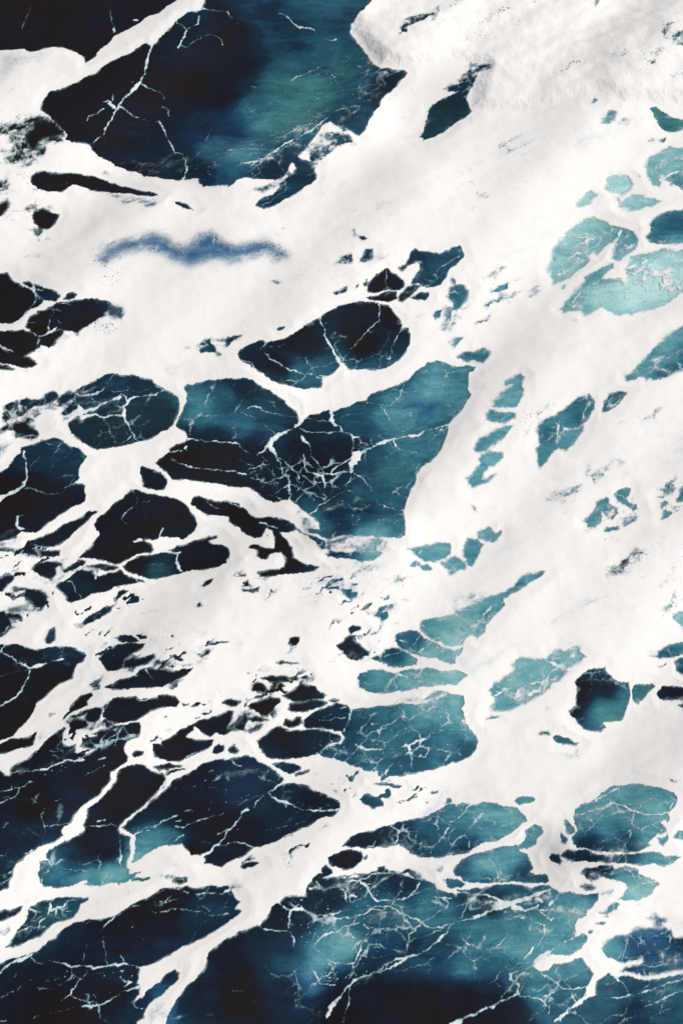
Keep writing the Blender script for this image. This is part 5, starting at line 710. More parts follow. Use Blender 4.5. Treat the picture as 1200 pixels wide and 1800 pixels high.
(0.9,[(-3.41,13.90,0.029),(-3.28,13.91,0.019)]),
(0.6,[(-2.91,13.88,0.012),(-2.89,13.96,0.010)]),
(1,[(-3.08,12.83,0.082),(-2.84,12.98,0.043),(-2.76,13.11,0.087),(-2.68,13.17,0.087),(-2.56,13.28,0.019),(-2.48,13.50,0.015)]),
(0.7,[(-3.05,13.19,0.012),(-2.85,13.19,0.014)]),
(0.7,[(-2.64,13.12,0.039),(-2.48,13.15,0.019)]),
(0.8,[(-3.71,13.19,0.024),(-3.55,13.30,0.024),(-3.43,13.34,0.019)]),
(0.6,[(-3.84,13.19,0.012),(-3.72,13.30,0.015)]),
(0.6,[(-3.17,14.26,0.010),(-3.05,14.44,0.012),(-2.84,14.44,0.015),(-2.76,14.39,0.012)]),
(0.6,[(-2.94,14.78,0.015),(-2.85,14.80,0.020)]),
(0.95,[(-1.23,15.75,0.054),(-1.12,15.77,0.030),(-0.85,15.79,0.020),(-0.59,15.82,0.020),(-0.30,15.81,0.025),(-0.04,15.72,0.035),(0.04,15.61,0.056),(-0.04,15.50,0.035),(-0.30,15.41,0.025),(-0.46,15.30,0.025),(-0.55,15.21,0.040)]),
(0.8,[(1.71,16.40,0.051),(1.96,16.47,0.051),(2.18,16.54,0.025)]),
(0.9,[(-0.85,16.04,0.050),(-0.85,15.91,0.035)]),
(0.95,[(0.23,16.29,0.036),(0.17,16.11,0.041),(0.15,15.93,0.030),(0.04,15.77,0.025)]),
(0.8,[(0.09,16.09,0.020),(-0.17,16.06,0.015),(-0.51,16.03,0.015)]),
(0.9,[(-0.04,16.30,0.025),(0.09,16.33,0.020)]),
(0.8,[(-0.23,16.19,0.020),(-0.43,16.10,0.010)]),
(1,[(0.51,15.31,0.046),(0.67,15.31,0.035),(1.05,15.30,0.025),(1.31,15.34,0.030),(1.48,15.39,0.060),(1.65,15.48,0.035),(1.90,15.53,0.025),(1.99,15.66,0.040),(1.92,15.64,0.030)]),
(0.8,[(1.95,15.64,0.020),(2.20,15.75,0.020),(2.54,15.79,0.015)]),
(1,[(1.48,15.36,0.060),(1.50,15.25,0.040),(1.41,15.14,0.025)]),
(0.9,[(1.52,15.21,0.030),(1.68,15.13,0.020),(1.85,15.13,0.020),(1.90,15.26,0.012),(2.07,15.44,0.012)]),
(0.95,[(0.32,15.44,0.025),(0.42,15.36,0.051),(0.59,15.29,0.025)]),
(0.6,[(0.30,16.20,0.013),(0.60,16.03,0.015),(0.68,15.91,0.013),(0.51,15.68,0.013),(0.47,15.59,0.013)]),
(0.8,[(1.38,16.25,0.013),(1.36,16.02,0.031),(1.44,15.97,0.010)]),
(0.7,[(0.98,15.83,0.013),(0.80,15.72,0.015),(0.83,15.62,0.013)]),
(0.7,[(0.66,15.95,0.031),(0.85,15.92,0.010)]),
(0.95,[(0.98,14.76,0.035),(1.05,14.90,0.030),(1.22,14.96,0.025),(1.34,14.90,0.020),(1.36,14.77,0.015)]),
(0.6,[(1.22,14.96,0.015),(1.39,15.12,0.012)]),
(0.7,[(1.87,16.06,0.030),(2.00,16.08,0.020)]),
(0.7,[(1.96,16.47,0.010),(2.09,16.29,0.013),(2.34,16.29,0.013)]),
(0.9,[(2.63,15.95,0.025),(2.67,15.79,0.020),(2.84,15.78,0.020),(3.01,15.70,0.012)]),
(0.8,[(2.54,15.55,0.012),(2.75,15.56,0.012),(2.96,15.48,0.012),(3.02,15.39,0.020)]),
(0.85,[(1.03,17.24,0.026),(1.29,17.13,0.041),(1.46,17.04,0.031)]),
(0.8,[(1.97,16.89,0.052),(2.31,16.94,0.041)]),
(0.9,[(0.70,13.20,0.014),(0.70,13.09,0.024),(0.58,13.04,0.019)]),
(0.9,[(1.08,13.54,0.034),(1.24,13.44,0.019),(1.22,13.27,0.019),(1.15,13.19,0.024)]),
(0.7,[(0.89,13.47,0.012),(0.85,13.35,0.014),(0.95,13.22,0.012)]),
(0.7,[(1.24,13.44,0.012),(1.49,13.45,0.010),(1.66,13.43,0.012),(1.61,13.19,0.019),(1.65,13.15,0.012)]),
(1,[(2.32,13.51,0.039),(2.23,13.36,0.029),(2.15,13.23,0.020),(2.00,13.08,0.029),(1.85,13.05,0.024),(1.77,13.11,0.010)]),
(0.9,[(2.36,13.66,0.030),(2.49,13.67,0.030)]),
(0.9,[(1.98,13.06,0.020),(1.93,12.93,0.015)]),
(1,[(2.85,14.06,0.050),(2.79,14.01,0.025),(2.57,13.75,0.020),(2.49,13.69,0.025)]),
(0.7,[(2.96,14.03,0.012),(2.90,13.74,0.012),(2.98,13.65,0.020),(2.82,13.57,0.020),(2.73,13.48,0.015)]),
(0.95,[(2.66,13.35,0.049),(2.78,13.21,0.044),(2.78,13.06,0.049)]),
(0.7,[(2.90,13.57,0.010),(3.22,13.34,0.015),(3.24,13.25,0.015)]),
(0.6,[(3.22,13.43,0.012),(3.48,13.65,0.010),(3.86,13.73,0.010),(4.06,13.60,0.020)]),
(1,[(-0.29,12.71,0.024),(-0.25,12.58,0.038),(-0.04,12.53,0.033),(0.16,12.53,0.033)]),
(0.9,[(2.43,12.04,0.048),(2.76,11.99,0.062),(3.08,11.95,0.053),(3.32,11.86,0.062),(3.43,11.73,0.095),(3.76,11.81,0.095),(4.12,11.93,0.086),(4.45,12.04,0.057)]),
(0.95,[(2.33,11.34,0.028),(2.70,11.42,0.038),(2.94,11.50,0.071),(3.22,11.61,0.071),(3.51,11.71,0.095)]),
(0.95,[(4.11,11.63,0.043),(4.34,11.58,0.033),(4.66,11.55,0.028),(4.98,11.52,0.033),(5.21,11.48,0.023)]),
(0.95,[(4.15,11.63,0.033),(4.26,11.49,0.038),(4.41,11.38,0.028),(4.65,11.40,0.019)]),
(0.9,[(3.63,11.68,0.071),(3.90,11.59,0.038),(4.15,11.67,0.071)]),
(0.9,[(3.54,11.41,0.028),(3.74,11.45,0.038),(3.86,11.42,0.019)]),
(0.95,[(4.16,11.84,0.057),(4.27,11.75,0.047)]),
(0.95,[(4.39,11.70,0.071),(4.56,11.82,0.024),(4.64,11.95,0.019)]),
(0.8,[(3.97,12.10,0.019),(4.09,12.01,0.024),(4.21,12.01,0.014)]),
(0.8,[(3.91,11.72,0.024),(4.04,11.84,0.029),(4.20,11.82,0.019)]),
(0.8,[(2.91,11.78,0.014),(3.03,11.74,0.024),(3.15,11.78,0.019),(3.03,11.86,0.014)]),
(0.7,[(2.67,11.78,0.019),(2.62,11.57,0.019),(2.50,11.45,0.019)]),
(1,[(5.03,11.10,0.115),(4.79,10.95,0.046),(4.54,10.79,0.060),(4.37,10.67,0.092),(4.17,10.55,0.114),(3.96,10.36,0.068),(3.72,10.28,0.082),(3.56,10.24,0.114),(3.52,10.12,0.091),(3.67,10.00,0.054),(3.66,9.81,0.059),(3.38,9.67,0.036),(3.06,9.54,0.045),(2.78,9.40,0.067),(2.51,9.31,0.090),(2.35,9.21,0.112),(2.19,9.08,0.112)]),
(1,[(5.15,9.97,0.045),(5.06,9.77,0.045),(4.89,9.62,0.054),(4.73,9.52,0.027),(4.56,9.38,0.054),(4.40,9.26,0.031)]),
(1,[(3.81,10.52,0.064),(3.90,10.64,0.041),(4.10,10.80,0.014),(4.27,11.04,0.012),(4.28,11.24,0.016),(4.05,11.33,0.016),(3.94,11.55,0.009)]),
(0.6,[(4.61,11.32,0.012),(4.63,11.03,0.012)]),
(0.9,[(2.49,11.32,0.012),(2.52,11.03,0.014),(2.68,10.88,0.023),(2.87,10.80,0.019),(3.11,10.73,0.014),(3.31,10.85,0.019),(3.46,11.02,0.012),(3.47,11.22,0.012),(3.33,11.35,0.012),(3.02,11.40,0.009)]),
(0.8,[(3.11,10.73,0.012),(3.18,10.59,0.012)]),
(0.8,[(2.96,10.57,0.028),(3.10,10.49,0.018)]),
(0.8,[(3.45,10.40,0.018),(3.69,10.44,0.014),(3.96,10.42,0.023)]),
(1,[(3.66,9.77,0.032),(3.94,9.75,0.018),(4.13,9.70,0.027),(4.29,9.56,0.022),(4.28,9.41,0.018)]),
(0.9,[(4.17,10.20,0.023),(4.35,10.13,0.023),(4.47,10.03,0.036),(4.58,9.94,0.027),(4.82,9.93,0.027),(5.11,10.00,0.023)]),
(0.9,[(4.47,10.03,0.018),(4.52,9.90,0.018),(4.26,9.78,0.018),(4.18,9.74,0.013)]),
(0.8,[(4.74,9.95,0.023),(4.78,9.80,0.018),(4.89,9.65,0.022)]),
(0.9,[(3.87,10.12,0.018),(3.75,9.96,0.023),(3.68,9.81,0.032)]),
(0.95,[(3.95,10.17,0.045),(4.01,10.21,0.027)]),
(0.8,[(4.23,10.14,0.018),(4.12,10.28,0.018)]),
(0.7,[(4.43,10.24,0.018),(4.60,10.40,0.011)]),
(0.6,[(4.51,10.13,0.011),(4.91,10.11,0.011),(5.16,10.27,0.018)]),
(0.9,[(3.59,10.00,0.018),(3.39,9.85,0.014),(3.30,9.69,0.014)]),
(0.7,[(4.86,10.88,0.009),(4.94,10.76,0.009)]),
(0.9,[(5.72,10.20,0.023),(5.88,10.11,0.023),(5.97,9.92,0.018)]),
(0.9,[(5.42,9.79,0.023),(5.75,9.80,0.023),(5.95,9.84,0.041),(6.19,9.86,0.036),(6.52,10.00,0.023),(6.80,10.08,0.032),(7.16,10.19,0.059),(7.53,10.31,0.060)]),
(0.8,[(6.19,9.86,0.018),(6.26,9.73,0.014),(6.46,9.73,0.014)]),
(0.85,[(6.33,9.61,0.018),(6.57,9.71,0.023),(6.82,9.82,0.027),(7.02,9.92,0.023),(7.51,10.07,0.018)]),
(0.7,[(5.80,9.30,0.011),(6.08,9.41,0.014),(6.33,9.59,0.014)]),
(0.6,[(5.31,10.09,0.014),(5.55,10.02,0.011),(5.72,10.14,0.009)]),
(0.9,[(6.05,11.11,0.018),(6.17,11.00,0.014),(6.25,10.93,0.009)]),
(0.85,[(6.05,11.09,0.014),(6.00,10.84,0.016),(5.90,10.57,0.018)]),
(0.85,[(6.99,11.06,0.032),(6.93,10.87,0.018),(6.77,10.79,0.014)]),
(0.9,[(6.14,11.20,0.037),(6.30,11.24,0.032),(6.43,11.29,0.023)]),
(0.7,[(5.99,10.61,0.059),(6.23,10.62,0.046),(6.40,10.70,0.028),(6.72,10.75,0.011)]),
(0.7,[(6.30,10.47,0.027),(6.58,10.43,0.032),(6.87,10.51,0.023)]),
(0.8,[(5.85,10.26,0.036),(6.37,10.19,0.036),(7.18,10.33,0.041),(7.54,10.43,0.032)]),
(0.95,[(-1.73,11.26,0.023),(-1.57,11.20,0.023),(-1.29,11.18,0.033),(-1.09,11.17,0.037),(-1.02,11.03,0.023),(-1.01,10.83,0.014)]),
(0.95,[(-1.27,11.72,0.033),(-1.09,11.63,0.047),(-1.11,11.47,0.056),(-1.13,11.27,0.046)]),
(0.95,[(-1.09,11.66,0.038),(-0.85,11.66,0.042),(-0.69,11.56,0.019),(-0.40,11.55,0.028),(-0.32,11.53,0.042),(-0.12,11.58,0.023),(-0.04,11.66,0.014)]),
(0.95,[(-0.16,11.49,0.037),(0.08,11.50,0.042),(0.28,11.52,0.052),(0.45,11.56,0.047),(0.65,11.71,0.033),(0.97,11.61,0.024)]),
(0.95,[(-0.33,12.33,0.061),(-0.16,12.36,0.057),(0.08,12.36,0.038),(0.37,12.41,0.033)]),
(0.95,[(-0.69,12.10,0.033),(-0.41,12.12,0.038),(-0.16,12.15,0.047),(0.00,12.13,0.028),(0.08,12.03,0.024),(0.12,11.83,0.019)]),
(0.9,[(0.20,12.00,0.028),(0.33,11.98,0.033)]),
(0.95,[(-0.53,12.24,0.033),(-0.41,12.14,0.024)]),
(0.95,[(0.41,12.29,0.047),(0.57,12.13,0.052),(0.65,11.96,0.048),(0.77,11.87,0.038),(1.10,11.89,0.029),(1.42,11.94,0.034),(1.59,12.07,0.034),(1.67,12.28,0.044)]),
(0.95,[(1.15,12.51,0.034),(1.39,12.46,0.039),(1.63,12.35,0.034),(1.84,12.32,0.039)]),
(0.95,[(0.16,12.30,0.033),(0.41,12.33,0.043),(0.65,12.46,0.024),(0.90,12.51,0.034),(1.15,12.51,0.039)]),
(0.95,[(0.53,11.77,0.038),(0.81,11.75,0.024),(1.01,11.74,0.024),(1.21,11.63,0.034),(1.41,11.51,0.033),(1.61,11.42,0.048),(1.77,11.29,0.043),(1.97,11.22,0.043),(2.17,11.24,0.057),(2.37,11.34,0.071),(2.41,11.36,0.038)]),
(0.9,[(1.01,11.74,0.024),(1.14,11.85,0.019),(1.42,11.94,0.024),(1.71,12.06,0.019),(1.95,12.14,0.014)]),
(1,[(2.33,11.32,0.061),(2.20,11.11,0.042),(1.96,10.89,0.037),(1.71,10.70,0.033),(1.39,10.59,0.065),(1.16,10.57,0.033),(0.91,10.43,0.023),(0.71,10.29,0.033),(0.48,10.20,0.033),(0.24,10.11,0.047),(0.04,9.89,0.060),(-0.08,9.73,0.083),(-0.24,9.53,0.055),(-0.31,9.37,0.032)]),
(0.9,[(1.39,10.59,0.056),(0.99,10.35,0.033),(0.71,10.27,0.037)]),
(0.9,[(2.17,11.18,0.024),(2.01,11.16,0.019),(1.72,11.04,0.019),(1.44,10.94,0.024),(1.32,10.67,0.019)]),
(0.95,[(0.16,10.00,0.019),(0.16,9.64,0.037),(0.06,9.44,0.018),(0.04,9.22,0.014)]),
(0.95,[(0.36,11.39,0.033),(0.16,11.33,0.024),(-0.08,11.21,0.023),(-0.36,11.10,0.033),(-0.54,10.98,0.037),(-0.64,10.88,0.028),(-0.72,10.63,0.032),(-0.64,10.47,0.019),(-0.54,10.23,0.028),(-0.44,10.06,0.019),(-0.12,10.04,0.014)]),
(0.95,[(0.48,11.35,0.047),(0.56,11.24,0.024),(0.54,11.08,0.019),(0.40,10.87,0.019),(0.34,10.66,0.033),(0.26,10.50,0.047),(0.08,10.50,0.023),(-0.16,10.53,0.019),(-0.36,10.63,0.019),(-0.52,10.82,0.019),(-0.58,10.88,0.019)]),
(0.8,[(0.26,10.50,0.033),(0.26,10.33,0.019),(0.16,10.13,0.019)]),
(0.7,[(-0.52,11.22,0.023),(-0.58,11.08,0.014),(-0.64,10.92,0.014)]),
(0.8,[(0.56,11.26,0.014),(0.81,11.24,0.014),(1.09,11.25,0.019),(1.28,11.09,0.017),(1.38,10.92,0.019)]),
(0.7,[(0.97,11.23,0.012),(0.96,10.98,0.012),(0.90,10.73,0.014)]),
(0.6,[(0.64,10.86,0.012),(0.92,10.83,0.014)]),
(0.7,[(0.56,10.57,0.012),(0.80,10.65,0.012),(1.12,10.68,0.012)]),
(0.8,[(2.15,11.88,0.034),(2.31,11.79,0.024),(2.18,11.62,0.014)]),
(0.8,[(1.58,11.81,0.014),(1.95,11.93,0.019),(2.35,11.89,0.034)]),
(0.5,[(-1.85,11.26,0.012),(-2.05,11.14,0.009)]),
(0.6,[(-1.34,10.58,0.014),(-1.24,10.64,0.014)]),
(0.6,[(-0.97,9.89,0.011),(-0.87,9.95,0.011),(-0.67,9.95,0.014),(-0.52,10.02,0.014)]),
(0.4,[(-2.37,9.89,0.009),(-2.06,9.91,0.014)]),
(1,[(-4.86,11.55,0.024),(-4.97,11.41,0.053),(-5.07,11.31,0.058),(-5.12,11.20,0.024)]),
(0.8,[(-5.07,11.10,0.024),(-5.06,10.89,0.012),(-4.97,10.76,0.033),(-4.98,10.60,0.038),(-4.91,10.49,0.033)]),
(1,[(-6.18,10.61,0.019),(-5.97,10.56,0.033),(-5.72,10.46,0.033),(-5.47,10.48,0.038),(-5.23,10.43,0.047),(-4.99,10.45,0.037),(-4.75,10.49,0.047),(-4.47,10.49,0.037),(-4.31,10.45,0.037),(-4.23,10.39,0.070)]),
(0.8,[(-4.66,10.68,0.014),(-4.58,10.59,0.023),(-4.59,10.49,0.019)]),
(0.7,[(-5.67,10.45,0.014),(-5.67,10.20,0.012)]),
(0.9,[(-5.30,10.37,0.012),(-5.49,10.13,0.019),(-5.56,10.05,0.037),(-5.65,9.91,0.028),(-5.66,9.83,0.033),(-5.86,9.73,0.012)]),
(0.8,[(-5.64,9.83,0.019),(-5.42,9.72,0.014),(-5.06,9.66,0.011)]),
(0.95,[(-4.21,10.02,0.069),(-4.40,9.96,0.032),(-4.60,9.88,0.023),(-4.75,9.78,0.032),(-4.94,9.66,0.027),(-5.05,9.62,0.023),(-5.45,9.60,0.014)]),
(0.9,[(-5.05,9.62,0.018),(-5.06,9.46,0.032),(-5.00,9.35,0.018),(-4.79,9.25,0.014)]),
(0.9,[(-4.62,10.23,0.019),(-4.53,10.15,0.032),(-4.41,10.11,0.032),(-4.52,10.02,0.018)]),
(0.9,[(-4.66,10.35,0.028),(-4.59,10.35,0.028)]),
(0.8,[(-4.24,9.82,0.032),(-4.35,9.66,0.018),(-4.26,9.58,0.011),(-4.10,9.56,0.011)]),
(0.7,[(-7.16,9.86,0.012),(-6.93,9.95,0.014),(-6.70,10.09,0.012),(-6.51,10.21,0.019)]),
(0.5,[(-6.22,10.17,0.010),(-5.94,10.20,0.009)]),
(0.8,[(-7.11,9.34,0.033),(-6.98,9.32,0.019)]),
(0.6,[(-6.40,9.36,0.023),(-6.27,9.42,0.012)]),
(0.4,[(-5.99,9.47,0.007),(-5.56,9.58,0.012)]),
(1,[(-7.44,10.24,0.069),(-7.21,10.36,0.056),(-7.06,10.52,0.042),(-6.87,10.62,0.047),(-6.63,10.70,0.071),(-6.56,10.76,0.047)]),
(0.8,[(-6.59,10.68,0.019),(-6.46,10.56,0.014),(-6.25,10.55,0.014)]),
(0.7,[(-5.40,10.85,0.012),(-5.37,10.98,0.012)]),
(0.7,[(-5.45,10.73,0.012),(-5.44,10.60,0.019)]),
(0.8,[(-5.46,11.40,0.024),(-5.38,11.42,0.014)]),
(0.9,[(-3.67,12.21,0.024),(-3.42,12.09,0.014),(-3.26,12.05,0.029),(-3.29,11.96,0.019)]),
(0.7,[(-4.00,11.86,0.014),(-3.74,11.86,0.014),(-3.50,11.92,0.014)]),
(0.9,[(-4.30,11.78,0.024),(-4.58,11.72,0.019),(-4.78,11.64,0.024)]),
(0.8,[(-4.05,11.63,0.012),(-3.81,11.65,0.012),(-3.53,11.71,0.019),(-3.24,11.67,0.014),(-2.91,11.62,0.012),(-2.79,11.55,0.024),(-2.43,11.57,0.024)]),
(0.95,[(-3.13,12.02,0.019),(-2.85,12.05,0.024),(-2.52,12.02,0.029),(-2.44,12.10,0.097)]),
(0.8,[(-3.00,11.77,0.019),(-2.79,11.64,0.024)]),
(0.6,[(-2.63,11.70,0.014),(-2.43,11.72,0.012)]),
(0.9,[(-4.46,11.31,0.021),(-4.42,11.33,0.021)]),
(0.9,[(-4.20,11.05,0.016),(-4.16,11.02,0.019)]),
(0.9,[(-6.25,11.95,0.023),(-6.25,11.74,0.037),(-6.33,11.54,0.033),(-6.43,11.46,0.047),(-6.47,11.29,0.023)]),
(0.8,[(-6.66,11.69,0.018),(-6.38,11.66,0.014)]),
(0.9,[(-6.22,11.70,0.033),(-5.98,11.79,0.024),(-5.83,11.91,0.024),(-5.54,11.95,0.019)]),
(0.8,[(-6.10,11.75,0.019),(-6.13,11.54,0.014),(-6.16,11.42,0.019)]),
(0.7,[(-5.98,11.79,0.014),(-5.94,11.70,0.014),(-5.69,11.70,0.014)]),
(0.8,[(-6.91,11.21,0.023),(-6.68,11.33,0.023),(-6.32,11.36,0.028)]),
(0.85,[(3.47,16.59,0.025),(3.69,16.78,0.041)]),
(0.9,[(4.16,16.86,0.076),(4.38,16.93,0.061),(4.64,17.00,0.051),(4.74,17.16,0.041),(4.92,17.27,0.031)]),
(0.8,[(4.41,16.61,0.061),(4.59,16.75,0.076)]),
(0.5,[(5.33,16.95,0.013),(5.59,16.98,0.013),(5.99,17.22,0.010)]),
(0.9,[(5.06,12.91,0.024),(5.29,12.88,0.019),(5.53,12.81,0.024),(5.81,12.78,0.021),(6.09,12.77,0.026),(6.33,12.80,0.021),(6.62,12.83,0.042),(6.91,12.90,0.047)]),
(0.7,[(6.50,12.73,0.011),(6.53,12.58,0.011)]),
(0.95,[(5.89,14.04,0.060),(6.09,13.98,0.040),(6.32,13.82,0.045),(6.58,13.67,0.025),(6.95,13.70,0.035),(7.12,13.73,0.035)]),
(0.9,[(5.93,14.04,0.050),(5.72,13.91,0.035),(5.39,13.83,0.020),(5.13,13.75,0.020)]),
(1,[(5.57,14.11,0.050),(5.79,14.23,0.086),(6.00,14.34,0.066),(6.13,14.40,0.040)]),
(0.8,[(6.17,13.97,0.015),(6.45,13.95,0.015),(6.63,14.13,0.015),(6.76,14.21,0.012),(6.98,13.93,0.012),(6.88,13.80,0.012)]),
(0.7,[(5.10,13.41,0.016),(5.51,13.44,0.013),(5.94,13.34,0.020),(6.22,13.30,0.020)]),
(1,[(6.72,13.40,0.041),(6.91,13.31,0.030)]),
(0.6,[(5.95,13.07,0.010),(6.14,13.30,0.013)]),
(0.9,[(7.19,13.97,0.025),(7.13,13.79,0.020)]),
(0.6,[(5.77,13.64,0.013),(6.18,13.64,0.015),(6.41,13.53,0.013)]),
(0.6,[(5.95,13.07,0.012),(6.31,12.97,0.012),(6.59,12.91,0.014)]),
(0.9,[(5.83,12.49,0.027),(5.87,12.43,0.018),(5.67,12.37,0.009),(5.43,12.34,0.009)]),
(0.85,[(6.02,12.04,0.037),(6.39,12.15,0.023),(6.72,12.20,0.019)]),
(0.6,[(6.14,11.98,0.014),(6.47,12.07,0.012)]),
(0.9,[(4.15,13.53,0.015),(4.17,13.37,0.020)]),
(0.95,[(4.02,13.35,0.034),(4.28,13.28,0.039)]),
(0.7,[(2.94,12.47,0.012),(2.97,12.34,0.012),(3.26,12.31,0.012),(3.54,12.37,0.012),(3.83,12.41,0.015)]),
(0.6,[(3.73,12.94,0.012),(3.68,12.76,0.012)]),]
WEB = [
(0.70,0.35,[(-2.29,22.93),(0.27,21.76),(1.47,21.14),(1.46,20.45),(-0.44,20.48),(-2.28,22.17)]),
(0.79,0.35,[(-2.78,24.38),(-1.02,24.00),(-1.84,23.30),(-2.75,23.23)]),
(0.80,0.35,[(-0.46,24.12),(1.88,25.20),(2.64,25.55),(2.58,23.73),(0.92,23.31),(-0.23,23.73)]),
(0.23,0.75,[(6.93,28.63),(7.17,29.29),(7.13,29.53),(7.34,29.70),(7.60,29.27),(7.43,28.88)]),
(0.25,0.6,[(5.28,28.51),(6.03,28.86),(6.40,28.66),(5.79,28.09),(5.35,28.00)]),
(0.49,0.5,[(5.40,28.90),(6.08,29.87),(7.15,29.71),(7.12,29.35),(6.42,28.90)]),
(0.26,0.5,[(5.53,27.06),(6.21,27.96),(6.64,28.03),(6.23,27.56),(6.00,26.96)]),
(0.68,0.35,[(0.65,24.75),(2.73,25.55),(2.68,23.90),(1.38,23.64)]),
(0.77,0.3,[(-2.17,24.01),(-1.11,24.00),(-1.61,23.52)]),
(0.51,0.5,[(3.71,24.39),(4.48,25.11),(4.34,24.13)]),
(0.48,0.45,[(4.72,23.40),(5.25,23.84),(6.21,24.45),(5.88,23.57),(5.20,22.88)]),
(0.55,0.5,[(6.99,24.93),(8.96,26.74),(8.84,25.28),(7.45,24.92)]),
(0.44,0.5,[(5.54,27.12),(9.17,28.90),(9.08,27.92),(7.42,26.95)]),
(0.70,0.1,[(-2.58,25.68),(-0.52,26.75),(1.71,26.47),(1.41,25.51),(-0.93,24.76)]),
(0.38,0.55,[(7.95,31.53),(9.45,32.20),(9.35,30.85)]),
(0.68,0.4,[(-3.86,24.78),(-2.79,24.91),(-1.95,24.72),(-2.75,23.28),(-3.85,23.34)]),
(0.18,0.8,[(6.24,21.42),(6.55,21.37),(6.53,21.02),(6.22,21.02)]),
(0.18,0.7,[(6.61,21.57),(6.88,21.57),(6.86,21.27),(6.59,21.27)]),
(0.22,0.6,[(4.67,17.57),(5.02,17.76),(5.46,17.76),(5.54,17.57),(5.00,17.25)]),
(0.50,0.5,[(2.62,18.54),(4.76,19.62),(3.71,18.75),(3.03,17.90),(2.59,17.72)]),
(0.48,0.45,[(1.22,18.17),(2.59,17.72),(2.58,17.34),(1.73,17.56)]),
(0.43,0.45,[(1.59,20.24),(2.67,20.42),(2.56,19.75),(1.68,19.89)]),
(0.46,0.5,[(5.71,20.81),(6.30,21.72),(6.54,21.22),(6.07,20.77)]),
(0.61,0.62,[(-2.47,22.91),(0.18,22.88),(0.27,21.88),(-0.81,21.19),(-2.18,22.12)]),
(0.54,0.3,[(-1.38,22.95),(0.18,22.88),(0.18,21.77),(-0.81,21.30),(-1.36,21.84)]),
(0.27,0.7,[(-6.32,15.62),(-5.78,15.24),(-5.05,15.77),(-4.47,15.87),(-4.46,15.45),(-4.82,15.22),(-5.68,15.02),(-6.39,14.98)]),
(0.28,0.5,[(-7.58,12.52),(-7.10,12.54),(-7.15,11.98),(-7.54,11.89)]),
(0.82,0.2,[(-7.49,14.56),(-5.82,14.55),(-5.98,13.52),(-6.96,12.87),(-7.57,12.44)]),
(0.52,0.35,[(-3.35,14.69),(-1.85,15.01),(-1.26,14.55),(-1.75,14.24),(-2.50,14.01),(-3.17,14.22)]),
(0.58,0.3,[(-1.51,14.50),(-0.04,14.11),(-0.41,13.72),(-1.50,14.24)]),
(0.50,0.6,[(0.17,16.29),(2.68,16.26),(3.05,15.57),(2.10,14.84),(0.42,14.81),(-0.51,15.21),(0.08,15.56)]),
(0.36,0.4,[(1.29,16.91),(2.15,17.26),(2.58,17.20),(2.14,16.79)]),
(0.51,0.5,[(0.41,13.42),(2.08,13.89),(2.83,14.06),(4.03,13.86),(3.50,13.25),(2.05,12.88)]),
(0.47,0.6,[(0.17,16.33),(2.56,16.43),(2.53,15.03),(1.00,14.68),(0.25,15.00)]),
(0.28,0.4,[(-0.51,15.39),(0.68,15.44),(0.67,14.81),(0.25,14.91)]),
(0.44,0.45,[(2.50,14.06),(4.07,13.95),(4.06,13.60),(2.88,13.04),(2.47,12.96)]),
(0.36,0.4,[(5.11,13.46),(7.00,13.38),(6.63,12.93),(5.00,13.17)]),
(0.41,0.4,[(-1.51,14.98),(-0.76,14.90),(-1.13,14.72)]),
(0.32,0.4,[(6.01,11.19),(6.96,11.26),(7.59,11.07),(7.54,10.43),(6.31,10.50),(5.99,10.57)]),
(0.33,0.65,[(-0.65,12.22),(0.78,12.59),(2.03,12.14),(2.33,11.36),(1.35,10.63),(0.24,10.17),(-0.16,11.25),(-1.21,11.22),(-1.25,11.80)]),
(0.38,0.4,[(2.41,11.36),(3.55,11.69),(5.22,11.56),(4.54,10.75),(3.81,10.44),(2.79,10.70)]),
(0.37,0.5,[(3.57,10.36),(4.28,10.28),(5.25,10.50),(5.10,9.78),(4.24,9.37),(3.66,9.81)]),
(0.65,0.25,[(-7.22,10.48),(-5.67,10.45),(-4.22,10.35),(-4.37,10.02),(-5.12,9.42),(-7.10,9.26)]),
(0.38,0.4,[(-3.87,12.13),(-2.44,12.16),(-2.42,11.48),(-3.65,11.67),(-4.30,11.67)]),
(0.19,0.5,[(-6.90,11.13),(-6.66,11.77),(-5.46,11.99),(-5.76,11.54),(-6.46,11.13)]),
(0.28,0.5,[(3.43,16.91),(4.75,17.39),(5.17,17.20),(4.28,16.52),(3.41,16.28)]),
(0.47,0.5,[(5.15,13.94),(6.42,14.47),(7.28,14.11),(6.95,13.28),(6.51,12.93),(5.10,13.36)]),
(0.41,0.5,[(2.46,12.74),(3.70,13.03),(4.08,12.54),(3.66,12.28),(2.61,12.30)]),
(0.56,0.4,[(2.41,11.45),(4.97,11.48),(4.87,11.07),(3.97,10.52),(2.79,10.70)]),
(0.34,0.5,[(0.74,12.38),(2.03,12.18),(2.41,11.45),(1.45,11.21),(1.05,11.65)]),
(0.28,0.45,[(5.11,12.47),(6.74,12.47),(6.72,12.12),(5.96,11.82),(6.06,12.14)]),
(0.34,0.5,[(2.44,12.13),(3.40,11.94),(3.23,11.65),(2.41,11.40)]),
(0.31,0.4,[(4.37,11.96),(5.44,11.89),(5.17,11.48),(4.18,11.58)]),
(0.44,0.35,[(-1.29,11.72),(-0.65,11.81),(-0.24,11.41),(-0.72,11.16),(-1.21,11.22)]),]
